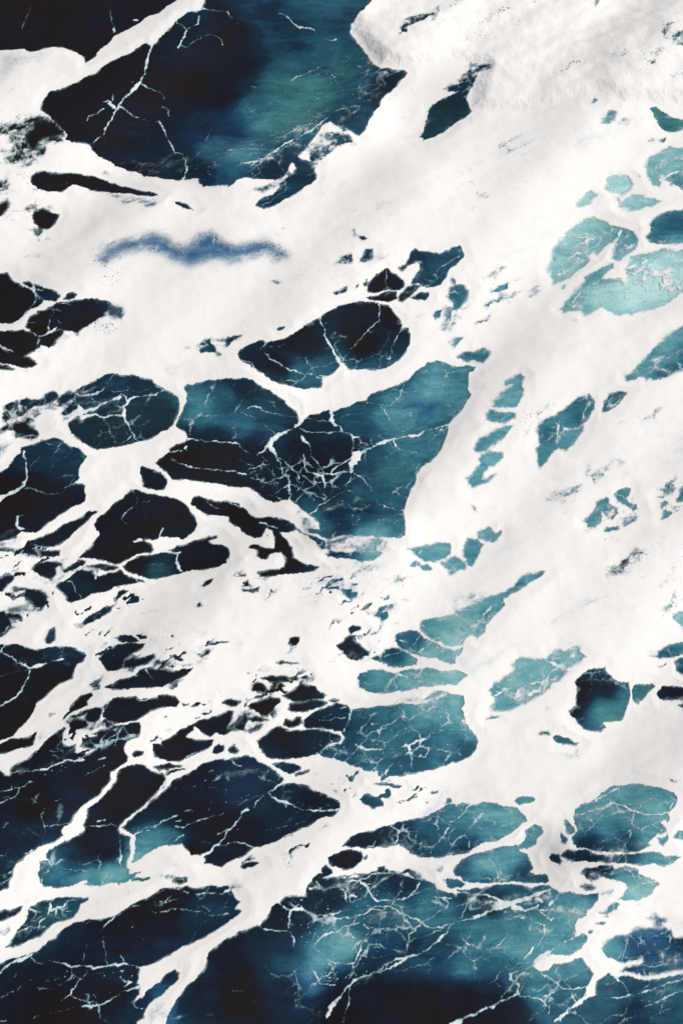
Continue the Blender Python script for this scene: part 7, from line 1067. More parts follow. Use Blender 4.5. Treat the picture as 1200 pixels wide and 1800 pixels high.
NETS = [
('foam_streak','long forked turquoise foam streak crossing the big dark swell at the upper left','foam streak','foam streaks lying on the open water',[(-7.27,35.74),(-5.22,35.84),(-4.59,34.28),(-4.11,33.44),(-3.77,30.91),(-4.75,31.00),(-6.76,32.27),(-6.96,33.37)]),
('foam_streak','short branching foam streak hanging under the white band at the top edge','foam streak','foam streaks lying on the open water',[(-4.67,36.61),(-2.81,36.95),(-2.78,35.12),(-4.76,35.18)]),
('foam_streak','thin beaded foam streak in the blue upper middle of the top swell','foam streak','foam streaks lying on the open water',[(-2.03,36.97),(0.00,36.38),(0.00,35.53),(-1.86,36.03)]),
('foam_glint_crest','broken crest line of foam with painted sun glints running below the teal face of the top swell','wave crest','foam streaks lying on the open water',[(-3.08,32.36),(-1.50,32.70),(0.30,33.42),(0.75,33.09),(-1.19,32.09),(-2.66,31.19),(-3.03,31.18)]),
('foam_net','branched white cracks splitting the round black window above the middle','foam net','foam streaks lying on the open water',[(-2.75,26.03),(-0.57,27.28),(1.43,27.41),(1.84,26.16),(1.41,25.11),(-0.14,25.13),(-0.56,24.69),(-2.37,24.85)]),
('foam_net','dense net of pale cracks in the dark heart of the largest window','foam net','foam streaks lying on the open water',[(-1.66,23.79),(0.69,23.79),(0.68,21.86),(-0.54,21.16),(-1.36,21.96)]),
('foam_net','fine web of foam threads over the teal right half of the largest window','foam net','foam streaks lying on the open water',[(0.71,25.50),(3.42,26.23),(3.17,23.73),(1.89,21.77),(1.59,20.24),(-0.27,20.38),(-0.54,21.16),(0.68,21.86)]),
('foam_net','sparse beaded threads on the blue left part of the largest window','foam net','foam streaks lying on the open water',[(-4.06,25.05),(-1.12,24.50),(-1.66,23.79),(-1.36,21.96),(-4.10,22.52)]),
('foam_net','grey foam web across the dark slate window left of the middle','foam net','foam streaks lying on the open water',[(-6.86,25.20),(-3.95,25.05),(-3.98,22.98),(-6.70,22.80)]),
('foam_streak','broad pale curved foam arc over the black water at the left edge','foam streak','foam streaks lying on the open water',[(-8.78,23.12),(-7.42,23.14),(-7.25,20.83),(-8.59,20.83)]),
('foam_streak','white forked vein across the black water halfway down the left edge','foam streak','foam streaks lying on the open water',[(-8.34,17.92),(-6.37,17.82),(-7.02,16.31),(-8.15,16.04)]),
('foam_net','branching veins and web over the teal window right of the lower middle','foam net','foam streaks lying on the open water',[(-0.58,16.56),(1.28,16.49),(3.21,16.76),(3.17,15.43),(2.52,14.63),(0.00,14.67),(-0.57,15.30)]),
('foam_net','fine foam threads on the pale teal window near the right edge','foam net','foam streaks lying on the open water',[(5.02,14.49),(6.03,14.67),(7.40,14.24),(7.09,13.02),(6.58,12.77),(4.89,12.81)]),
('foam_net','thin cracks over the blue leaf shaped window below the white diagonal band','foam net','foam streaks lying on the open water',[(-0.06,13.28),(2.51,14.24),(4.12,14.09),(4.15,13.42),(2.46,12.72),(0.00,12.90)]),
('foam_streak','forked foam vein across the dark blue leaf shaped window left of the lower middle','foam streak','foam streaks lying on the open water',[(-2.52,14.94),(-1.26,14.63),(0.06,14.20),(0.00,13.67),(-1.85,12.93),(-2.47,12.94)]),
('foam_streak','thin broken foam lines over the black water beside the turquoise patch','foam streak','foam streaks lying on the open water',[(-4.68,14.20),(-2.50,14.23),(-2.47,13.07),(-3.34,13.19),(-4.52,13.27)]),
('foam_net','web of foam on the small grey green window at the lower left','foam net','foam streaks lying on the open water',[(-7.31,11.96),(-5.26,12.07),(-5.57,11.20),(-7.24,10.84)]),
('foam_streak','horizontal foam vein with small forks over the dark water at the bottom left','foam streak','foam streaks lying on the open water',[(-6.27,10.72),(-4.20,10.55),(-4.12,9.22),(-5.89,9.23)]),
('foam_net','ring of foam threads around the glowing turquoise water at the bottom middle','foam net','foam streaks lying on the open water',[(-0.79,11.40),(0.48,11.45),(0.66,10.65),(0.24,10.11),(0.00,9.93),(-0.83,10.01)]),
('foam_streak','long diagonal string of white froth ending at the bottom edge','foam streak','foam streaks lying on the open water',[(-0.47,9.21),(-0.12,9.99),(0.48,10.22),(1.44,10.81),(2.42,11.49),(2.64,11.11),(1.19,10.38),(0.47,9.67),(0.23,9.07)]),
('foam_net','thick tangled foam net above the glowing turquoise water at the bottom middle','foam net','foam streaks lying on the open water',[(-1.75,11.14),(-1.34,12.14),(0.74,12.55),(2.43,12.00),(2.28,11.11),(1.21,11.39),(0.48,11.45),(-0.79,11.40),(-0.96,10.67)]),
('foam_net','loose ring of foam threads on the teal water at the lower right','foam net','foam streaks lying on the open water',[(2.42,11.55),(3.56,11.54),(3.57,10.48),(2.38,10.50)]),
('foam_net','foam web over the dark teal cells in the bottom right corner','foam net','foam streaks lying on the open water',[(5.25,10.39),(7.91,10.55),(7.76,8.79),(4.70,8.79)]),
('foam_net','pale foam web over the milky turquoise water at the right edge','foam net','foam streaks lying on the open water',[(5.20,29.88),(9.28,30.01),(8.96,26.74),(5.07,26.85)]),]

def swell(x, y):
    z = 0.15 * np.sin(x * 0.34 - y * 0.62 + 0.8) + 0.09 * np.sin(x * 0.85 - y * 0.95 + 2.1) + 0.04 * np.sin(x * 1.9 - y * 1.3 + 0.3)
    z = z + ridge(x, y, [(-2.98, 31.4), (-1.94, 31.86), (-0.9, 32.53), (0.3, 33.1)], 0.3, 0.75)
    z = z + ridge(x, y, [(4.93, 12.96), (5.91, 12.9), (7.15, 13.03)], 0.16, 0.5)
    z = z + ridge(x, y, [(0.31, 36.07), (1.54, 35.26), (3.53, 34.66), (6.15, 34.86), (8.95, 35.26)], 0.35, 1.6)
    z = z + ridge(x, y, [(-8.75, 29.2), (-5.86, 29.74), (-1.46, 29.03), (1.48, 30.84)], 0.18, 1.4)
    z = z + ridge(x, y, [(-0.53, 20.51), (0.67, 20.59), (1.47, 20.66)], 0.12, 0.35)
    return z * np.exp(-((x * x + (y - 24) ** 2) / 3600.0))

# ------------------------------------------------------------------ fields over a rectilinear grid
def axis(lo, hi, step, reach, grow):
    core = np.arange(lo, hi + step * 0.5, step)
    out = []; s = step; p = core[-1]
    while p < hi + reach:
        s *= grow; p += s; out.append(p)
    outl = []; s = step; p = core[0]
    while p > lo - reach:
        s *= grow; p -= s; outl.append(p)
    return np.array(outl[::-1] + list(core) + out)

X0, X1, Y0, Y1 = -10.3, 10.3, 8.4, 39.2

def decode(s):
    v = [int(t, 36) for t in s.split()]
    return v

def polygon_distance(poly, WX, WY, xs, ys, R):
    """signed distance (positive inside), clipped to R; returns slices and array"""
    p = np.asarray(poly, np.float64)
    pad = R + 0.35
    i0, i1 = np.searchsorted(xs, [p[:, 0].min() - pad, p[:, 0].max() + pad])
    j0, j1 = np.searchsorted(ys, [p[:, 1].min() - pad, p[:, 1].max() + pad])
    if i1 <= i0 or j1 <= j0:
        return None
    wx = WX[j0:j1, i0:i1]; wy = WY[j0:j1, i0:i1]
    ins = np.zeros(wx.shape, bool)
    d = np.full(wx.shape, R * R, np.float32)
    lx = xs[i0:i1]; ly = ys[j0:j1]
    n = len(p)
    for k in range(n):
        ax, ay = p[k]; bx, by = p[(k + 1) % n]
        ylo, yhi = min(ay, by), max(ay, by)
        if yhi > ylo:
            a, b = np.searchsorted(ly, [ylo - 0.35, yhi + 0.35])
            if b > a:
                w = wy[a:b]
                c = (w >= ylo) & (w < yhi)
                xin = ax + (w - ay) * ((bx - ax) / (by - ay))
                ins[a:b] ^= c & (wx[a:b] < xin)
        a, b = np.searchsorted(ly, [ylo - pad, yhi + pad])
        e, f = np.searchsorted(lx, [min(ax, bx) - pad, max(ax, bx) + pad])
        if b > a and f > e:
            qx = wx[a:b, e:f] - ax; qy = wy[a:b, e:f] - ay
            ex = bx - ax; ey = by - ay
            t = np.clip((qx * ex + qy * ey) / (ex * ex + ey * ey + 1e-12), 0, 1)
            rx = qx - t * ex; ry = qy - t * ey
            np.minimum(d[a:b, e:f], rx * rx + ry * ry, out=d[a:b, e:f])
    d = np.sqrt(d)
    return (slice(j0, j1), slice(i0, i1)), np.where(ins, d, -d)

def line_field(line, WX, WY, xs, ys, out, thin, strength):
    """raises `out` along a polyline with its own width at every point"""
    for k in range(len(line) - 1):
        ax, ay, aw = line[k]; bx, by, bw = line[k + 1]
        pad = 0.4 + max(aw, bw)
        i0, i1 = np.searchsorted(xs, [min(ax, bx) - pad, max(ax, bx) + pad])
        j0, j1 = np.searchsorted(ys, [min(ay, by) - pad, max(ay, by) + pad])
        if i1 <= i0 or j1 <= j0:
            continue
        s = (slice(j0, j1), slice(i0, i1))
        qx = WX[s] - ax; qy = WY[s] - ay
        ex = bx - ax; ey = by - ay
        t = np.clip((qx * ex + qy * ey) / (ex * ex + ey * ey + 1e-12), 0, 1)
        rx = qx - t * ex; ry = qy - t * ey
        w = (aw + (bw - aw) * t) * 0.5 * thin[s]
        bead = np.clip(0.66 + 0.15 * fine2[s] + 0.35 * fine[s] + 0.7 * mid[s], 0.18, 1.0)
        bead = bead + (1 - bead) * smooth(0.07, 0.22, aw + (bw - aw) * t)
        c = strength * bead * smooth(0.015, -0.012, np.sqrt(rx * rx + ry * ry) - w)
        np.maximum(out[s], c, out=out[s])

xs = axis(X0, X1, 0.0195, 25.0, 1.07)
ys = axis(Y0, Y1, 0.0225, 25.0, 1.07)
GX, GY = np.meshgrid(xs, ys)
GX = GX.astype(np.float32); GY = GY.astype(np.float32)
(fx0, fy1), (fx1, _), (fx2, fy0), (fx3, _) = FRAME
FY0, FY1 = fy0 - 0.15, fy1 + 0.15
def fold(v, lo, hi):
    t = np.mod(v - lo, 2 * (hi - lo))
    return lo + np.where(t > hi - lo, 2 * (hi - lo) - t, t)
def into_frame(x, y):
    """the point itself inside the surveyed frame, else its folded image"""
    yy = fold(y, FY0, FY1)
    hw = abs(fx2) + (abs(fx1) - abs(fx2)) * (yy - fy0) / (fy1 - fy0) + 0.15
    out = np.maximum(np.maximum(np.abs(x) - hw, 0.0), np.abs(y - yy) * 0.5)
    k = smooth(-0.5, 2.5, out) * 1.5 * (out > 0) * smooth(0.0, 0.6, out)
    drift = np.where(np.abs(x) > hw, out * np.where(x > 0, -1.05, 1.05), 0.0)
    slide = np.where(np.abs(y - yy) > 0, np.abs(y - yy) * 0.5 * np.where(y > 20, -3.4, 3.4), 0.0)
    xx = x * (1 + 0.02 * np.minimum(out, 8)) + slide + k * fbm(x, y, 2.2, 3, 1701); y2 = fold(y + drift + k * fbm(x, y, 2.2, 3, 1733), FY0, FY1)
    hw = abs(fx2) + (abs(fx1) - abs(fx2)) * (y2 - fy0) / (fy1 - fy0) + 0.15
    return fold(xx, -hw, hw), y2
MX, MY = into_frame(GX, GY)
MI = np.clip(np.searchsorted(xs, MX + 0.5 * 0.0195) - 1, 0, len(xs) - 1); MJ = np.clip(np.searchsorted(ys, MY + 0.5 * 0.0225) - 1, 0, len(ys) - 1)
# surveyed bubble clouds in the water, with light through the crest painted in
sx = axis(X0, X1, 0.078, 6000.0, 1.16)
sy = axis(Y0, Y1, 0.086, 6000.0, 1.16)
SX, SY = np.meshgrid(sx, sy)
SX = SX.astype(np.float32); SY = SY.astype(np.float32)
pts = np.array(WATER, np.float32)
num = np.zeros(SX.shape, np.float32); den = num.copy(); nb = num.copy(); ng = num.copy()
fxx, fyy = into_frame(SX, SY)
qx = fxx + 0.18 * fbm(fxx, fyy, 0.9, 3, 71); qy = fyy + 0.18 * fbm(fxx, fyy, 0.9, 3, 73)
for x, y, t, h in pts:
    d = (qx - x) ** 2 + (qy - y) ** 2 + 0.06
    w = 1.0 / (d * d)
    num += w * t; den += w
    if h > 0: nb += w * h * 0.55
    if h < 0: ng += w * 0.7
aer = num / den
far = smooth(0.0, 1.0, np.maximum(np.maximum(np.abs(SX) - 45, SY - 75), -35 - SY) / 20.0)
aer = aer * (1 - far) + far * np.clip(0.30 + 0.3 * fbm(SX, SY, 6.0, 3, 79), 0.0, 0.8)
nb = np.clip(nb / den, 0, 1) * (1 - far); ng = np.clip(ng / den, 0, 1) * (1 - far)
gi = np.clip(np.searchsorted(sx, xs) - 1, 0, len(sx) - 2); gj = np.clip(np.searchsorted(sy, ys) - 1, 0, len(sy) - 2)
fx = ((xs - sx[gi]) / (sx[gi + 1] - sx[gi]))[None, :]; fy = ((ys - sy[gj]) / (sy[gj + 1] - sy[gj]))[:, None]
ag = aer[np.ix_(gj, gi)] * (1 - fx) * (1 - fy) + aer[np.ix_(gj, gi + 1)] * fx * (1 - fy) + aer[np.ix_(gj + 1, gi)] * (1 - fx) * fy + aer[np.ix_(gj + 1, gi + 1)] * fx * fy
# ragged edges: the survey lines are followed with a small turbulent wander
w1x = fbm(GX, GY, 0.42, 4, 3, 0.55); w1y = fbm(GX, GY, 0.42, 4, 57, 0.55)
fine = fbm(GX, GY, 0.11, 3, 201, 0.6)
fine2 = fbm(GX, GY, 0.07, 2, 231, 0.6)
WX = GX + 0.080 * w1x + 0.020 * fine + 0.008 * fine2; WY = GY + 0.080 * w1y + 0.020 * fine2 + 0.008 * fine
mid = fbm(GX, GY, 0.5, 4, 301, 0.55)
# foam drawn out by the flow: streaky noise along the run of the swell
ca, sa = math.cos(math.radians(28)), math.sin(math.radians(28))
UX = GX * ca + GY * sa; UY = -GX * sa + GY * ca
streak = fbm(UX * 0.30 + 0.12 * w1x, UY + 0.2 * w1y, 0.20, 4, 401, 0.6)

opened = np.zeros(GX.shape, np.float32)
edge = np.full(GX.shape, -0.32, np.float32)                  # signed distance to the nearest window edge
for soft, poly in OPEN:
    r = polygon_distance(poly, WX, WY, xs, ys, 0.32)
    if r is None: continue
    s, d = r
    e = 0.018 + 0.032 * (soft - 1.0) + 0.035 * max(0.0, soft - 1.8)
    dd = d + (fine[s] * (0.8 if soft < 1.8 else 0.25) + (0.9 * streak[s] + 0.6 * w1x[s]) * min(1.0, soft - 1.0)) * e
    np.maximum(opened[s], smooth(-e, e, dd), out=opened[s])
    np.maximum(edge[s], d, out=edge[s])
grain = fbm(GX, GY, 0.040, 2, 1201, 0.5)
flecks = fbm(UX * 0.42 + 0.25 * w1x, UY + 0.2 * w1y, 0.26, 3, 1607, 0.55)
for amount, poly in HOLES:
    rr = polygon_distance(poly, WX, WY, xs, ys, 0.40)
    s, d = rr
    hole = smooth(0.20, 0.31, flecks[s] + 0.35 * (amount - 0.5) + 0.3 * np.minimum(d, 0.0)) * smooth(-0.3, 0.1, d)
    np.maximum(opened[s], hole * 0.97, out=opened[s])
veil = np.zeros(GX.shape, np.float32)
w2x = fbm(GX, GY, 0.95, 5, 611, 0.62); w2y = fbm(GX, GY, 0.95, 5, 677, 0.62)
QX = GX + 0.34 * w2x; QY = GY + 0.26 * w2y
wisp = fbm(UX * 0.38 + 0.35 * w2x, UY + 0.35 * w2y, 0.34, 5, 733, 0.66)
for soft, amount, poly in VEIL:
    r = polygon_distance(poly, QX if 3 < soft < 10 else GX if soft >= 10 else WX, QY if 3 < soft < 10 else GY if soft >= 10 else WY, xs, ys, 0.45 if soft < 10 else 0.6)
    if r is None: continue
    s, d = r
    e = min(0.022 * soft, 0.26) if soft < 10 else 0.34
    if soft >= 10: d = d + 0.10 + 0.02 * grain[s]
    v = smooth(-e, e, d + (0.6 * streak[s] + 0.4 * mid[s]) * e * (1.5 if soft < 10 else 0.5))
    v = amount * v * np.clip(1.05 + (1.5 * wisp[s] + 0.9 * streak[s] + 0.6 * fine[s]) * (1.0 if soft < 10 else 0.10), 0.05, 1.6)
    veil[s] = 1 - (1 - veil[s]) * (1 - np.clip(v, 0, 0.97))
speck = np.zeros(GX.shape, np.float32)
for amount, poly in SPECK:
    r = polygon_distance(poly, WX, WY, xs, ys, 0.32)
    if r is None: continue
    s, d = r
    np.maximum(speck[s], amount * smooth(-0.3, 0.3, d), out=speck[s])

veins = np.zeros(GX.shape, np.float32)
thin = np.clip(0.80 + 0.45 * fine + 1.2 * mid, 0.12, 1.9)
# a tighter wander for the veins, so that they twist but keep their course
v1x = fbm(GX, GY, 0.16, 3, 811, 0.6); v1y = fbm(GX, GY, 0.16, 3, 857, 0.6)
VX = GX + 0.055 * v1x + 0.03 * w1x + 0.006 * fine; VY = GY + 0.055 * v1y + 0.03 * w1y + 0.006 * fine2
for strength, line in VEIN:
    line_field(line, VX, VY, xs, ys, veins, thin, strength)

lace = np.zeros(GX.shape, np.float32)
nets = {}
for scale, amount, poly in WEB:
    r = polygon_distance(poly, GX, GY, xs, ys, 0.32)
    if r is None: continue
    s, d = r
    key = 0 if scale < 0.33 else (1 if scale < 0.62 else 2)
    sc = (0.26, 0.48, 0.80)[key]
    if key not in nets:
        nets[key] = cracks(UX * 0.64 + 0.12 * w1x + 0.05 * v1x, UY * 0.98 + 0.10 * w1y + 0.05 * v1y, sc, 90 + key)
    c = nets[key][s]
    strand = 0.004 + 0.014 * np.clip(0.25 + 1.1 * mid[s] + 0.6 * v1x[s], 0, 1.4)
    keep = smooth(-0.50, 0.20, mid[s] * 0.9 + 0.5 * v1y[s] + (amount - 0.5) * 0.9)
    l = smooth(strand + 0.018, strand * 0.3, c) * keep * (0.28 + 0.45 * amount) * np.clip(0.80 + 0.35 * fine[s] + 0.5 * mid[s], 0.2, 1.15) * smooth(-0.05, 0.2, d)
    np.maximum(lace[s], l, out=lace[s])
# crumbs of froth beside the veins, painting sun glints along the crests
dens = 0.10 * smooth(0.0, 0.5, fbm(UX * 0.5, UY, 0.9, 3, 983, 0.5))
for amount, poly in CRUMB_GLINT:
    s, d = polygon_distance(poly, WX, WY, xs, ys, 0.32)
    np.maximum(dens[s], amount * smooth(-0.12, 0.2, d), out=dens[s])
crumb_glint = smooth(0.74, 0.98, fbm(GX, GY, 0.036, 2, 977, 0.5) + 0.60 * dens + 0.45 * mid + 0.2 * fine) * smooth(0.0, 0.06, dens)
lace = np.maximum(lace, 0.8 * crumb_glint)
# a faint drifting net of threads over all the open water
calm = 0.22 + 0.78 * smooth(0.06, 0.36, ag) * smooth(34.0, 30.0, GY + 0.25 * GX)
for key, sc, amt, sd in ((2, 0.80, 0.58, 1501), (1, 0.48, 0.50, 1553)):
    if key not in nets:
        nets[key] = cracks(UX * 0.64 + 0.12 * w1x + 0.05 * v1x, UY * 0.98 + 0.10 * w1y + 0.05 * v1y, sc, 90 + key)
    patch = smooth(-0.15, 0.35, fbm(UX * 0.5, UY, 1.3, 3, sd, 0.55) + 0.5 * mid)
    strand = 0.001 + 0.011 * np.clip(0.25 + 1.2 * mid + 0.5 * v1x, 0, 1.3)
    lace = np.maximum(lace, smooth(strand + 0.017, strand * 0.3, nets[key]) * patch * amt * calm * np.clip(0.8 + 0.5 * fine + 0.4 * fine2, 0.1, 1.2))

# beyond the surveyed frame the same waters go on: the survey is folded outwards
for arr in (opened, edge, veil, speck, veins, lace):
    arr[:] = arr[MJ, MI]
blanket = (1 - opened) * (1 - veil)
grain = fbm(GX, GY, 0.040, 2, 1201, 0.5)
pits = smooth(0.22, 0.55, 0.8 * grain + 0.70 * (speck - 0.5) + 0.95 * wisp) * smooth(0.02, 0.2, speck)
blanket *= 1 - 0.62 * pits
# silky thinning of the sheet where the flow has drawn it out, stronger in the worn areas
drawn = smooth(0.05, 0.75, wisp + 0.35 * w2x)
blanket *= 1 - drawn * (0.12 + 0.36 * speck)
tails = smooth(0.0, 0.6, fbm(UX * 0.22 + 0.5 * w2x, UY + 0.3 * w2y, 0.55, 5, 1301, 0.62)) * smooth(-0.3, 0.3, w2x + 0.04 * GX)
blanket *= 1 - 0.36 * tails
# a translucent skirt of thin froth clings to the inner edge of many windows
skirt = smooth(0.05 + 0.22 * smooth(-3.0, 4.0, GX), 0.0, edge) * smooth(-0.2, 0.5, w2y + 0.5 * streak) * np.clip(0.30 + 0.5 * streak + 0.15 * fine, 0, 0.6) * (0.25 + 0.75 * smooth(-4.0, 3.0, GX))
skirt = np.maximum(skirt, smooth(0.075, 0.0, edge) * np.clip(0.26 + 0.8 * w1y + 0.4 * streak, 0, 0.5))
blanket = np.maximum(blanket, np.where(edge > 0, skirt, 0) * opened)
# milky films of broken foam left on the water
for amount, poly in FILM:
    rr = polygon_distance(poly, QX, QY, xs, ys, 0.40)
    if rr is None: continue
    s, d = rr
    web = 0.75 * smooth(0.075, 0.0, nets[1][s] * (1 + 0.8 * fine[s])) + 0.65 * smooth(0.050, 0.0, nets[0][s] * (1 + 0.8 * fine[s]))
    f = amount * smooth(-0.22, 0.25, d) * np.clip(0.55 + 1.3 * wisp[s] + 0.6 * streak[s], 0.0, 1.25) * (0.38 + web)
    blanket[s] = np.maximum(blanket[s], f * opened[s])
for soft, poly in FOAM:
    s, d = polygon_distance(poly, WX, WY, xs, ys, 0.32)
    np.maximum(blanket[s], smooth(-0.013, 0.013, d), out=blanket[s])
blanket[:] = blanket[MJ, MI]
strands = np.maximum(veins, lace)
cover = np.maximum(blanket, strands * (1 - blanket * 0.0))

# thick surf of the broken wave, upper right
surf = np.zeros(GX.shape, np.float32)
s, d = polygon_distance(SURF, WX, WY, xs, ys, 0.6)
surf[s] = d
surf[:] = surf[MJ, MI]
surf_h = smooth(0.0, 0.45, surf)
surf_in = surf > 0

base = swell(GX, GY).astype(np.float32)
deep = smooth(0.02, 0.32, -edge)
soft_a = fbm(UX * 0.6, UY, 0.75, 2, 1401, 0.4); soft_b = fbm(GX, GY, 0.30, 2, 1433, 0.4)
height = 0.006 + 0.008 * smooth(0.1, 0.5, cover) + (1 - opened) * deep * (0.014 + 0.022 * soft_a + 0.004 * soft_b)
height += surf_h * (1 - opened) * (0.09 + 0.030 * soft_a + 0.006 * soft_b + 0.0012 * wisp)
height = np.where(strands > blanket, 0.006 + 0.010 * strands + 0.003 * fine, height)
FZ = base + np.maximum(height, 0.006) * smooth(0.04, 0.35, cover)+0.004

# ------------------------------------------------------------------ materials
def node_mat(name):
    m = bpy.data.materials.new(name)
    m.use_nodes = True
    nt = m.node_tree
    nt.nodes.clear()
    return m, nt.nodes, nt.links

def math_node(N, L, op, a, b=None, clamp=False):
    n = N.new('ShaderNodeMath'); n.operation = op; n.use_clamp = clamp
    for i, v in enumerate((a, b)):
        if v is None: continue
        if isinstance(v, (int, float)): n.inputs[i].default_value = v
        else: L.new(v, n.inputs[i])
    return n.outputs[0]

def make_water():
    m, N, L = node_mat("sea_water")
    out = N.new('ShaderNodeOutputMaterial')
    p = N.new('ShaderNodeBsdfPrincipled')
    geo = N.new('ShaderNodeTexCoord')
    aer = N.new('ShaderNodeAttribute'); aer.attribute_name = 'aeration_light'
    blue = N.new('ShaderNodeAttribute'); blue.attribute_name = 'blueness'
    green = N.new('ShaderNodeAttribute'); green.attribute_name = 'greenness'
    # clouds of tiny bubbles drifting under the surface
    n1 = N.new('ShaderNodeTexNoise'); n1.inputs['Scale'].default_value = 3.2; n1.inputs['Detail'].default_value = 8; n1.inputs['Roughness'].default_value = 0.68; n1.inputs['Distortion'].default_value = 0.6
    n2 = N.new('ShaderNodeTexNoise'); n2.inputs['Scale'].default_value = 26; n2.inputs['Detail'].default_value = 5; n2.inputs['Roughness'].default_value = 0.75
    mp = N.new('ShaderNodeMapping'); mp.inputs['Rotation'].default_value = (0, 0, math.radians(-28)); mp.inputs['Scale'].default_value = (0.42, 1.0, 1.0)
    L.new(geo.outputs['Object'], mp.inputs['Vector'])
    n1.inputs['Distortion'].default_value = 1.4
    n3 = N.new('ShaderNodeTexNoise'); n3.inputs['Scale'].default_value = 1.1; n3.inputs['Detail'].default_value = 7; n3.inputs['Roughness'].default_value = 0.62; n3.inputs['Distortion'].default_value = 1.8
    for n in (n1, n3): L.new(mp.outputs['Vector'], n.inputs['Vector'])
    L.new(geo.outputs['Object'], n2.inputs['Vector'])
    a = math_node(N, L, 'MULTIPLY', math_node(N, L, 'SUBTRACT', n1.outputs['Fac'], 0.5), 0.55)
    b = math_node(N, L, 'MULTIPLY', math_node(N, L, 'SUBTRACT', n2.outputs['Fac'], 0.5), 0.42)
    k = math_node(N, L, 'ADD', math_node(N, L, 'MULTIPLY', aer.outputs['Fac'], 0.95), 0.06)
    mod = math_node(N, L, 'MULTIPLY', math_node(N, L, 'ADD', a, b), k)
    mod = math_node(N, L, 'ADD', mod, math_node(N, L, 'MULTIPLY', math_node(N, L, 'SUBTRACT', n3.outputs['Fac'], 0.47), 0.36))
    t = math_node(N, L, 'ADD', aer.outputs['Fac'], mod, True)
    def ramp(stops):
        r = N.new('ShaderNodeValToRGB')
        e = r.color_ramp.elements
        e[0].position, e[0].color = stops[0][0], (*stops[0][1], 1)
        e[1].position, e[1].color = stops[-1][0], (*stops[-1][1], 1)
        for pos, c in stops[1:-1]:
            q = e.new(pos); q.color = (*c, 1)
        L.new(t, r.inputs['Fac'])
        return r.outputs['Color']
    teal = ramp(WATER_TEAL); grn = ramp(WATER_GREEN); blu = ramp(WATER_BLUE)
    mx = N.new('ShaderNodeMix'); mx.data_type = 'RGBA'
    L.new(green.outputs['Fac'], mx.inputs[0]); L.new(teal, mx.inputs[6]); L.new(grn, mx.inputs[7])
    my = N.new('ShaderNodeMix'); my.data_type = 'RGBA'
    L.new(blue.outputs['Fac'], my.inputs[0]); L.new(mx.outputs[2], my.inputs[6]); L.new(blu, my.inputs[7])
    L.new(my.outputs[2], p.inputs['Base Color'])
    p.inputs['Roughness'].default_value = 0.12
    p.inputs['IOR'].default_value = 1.333
    # small wind ripples
    r1 = N.new('ShaderNodeTexNoise'); r1.inputs['Scale'].default_value = 6.5; r1.inputs['Detail'].default_value = 6; r1.inputs['Roughness'].default_value = 0.62
    L.new(geo.outputs['Object'], r1.inputs['Vector'])
    bp = N.new('ShaderNodeBump'); bp.inputs['Strength'].default_value = 0.20; bp.inputs['Distance'].default_value = 0.05
    L.new(r1.outputs['Fac'], bp.inputs['Height'])
    L.new(bp.outputs['Normal'], p.inputs['Normal'])
    L.new(p.outputs['BSDF'], out.inputs['Surface'])
    return m

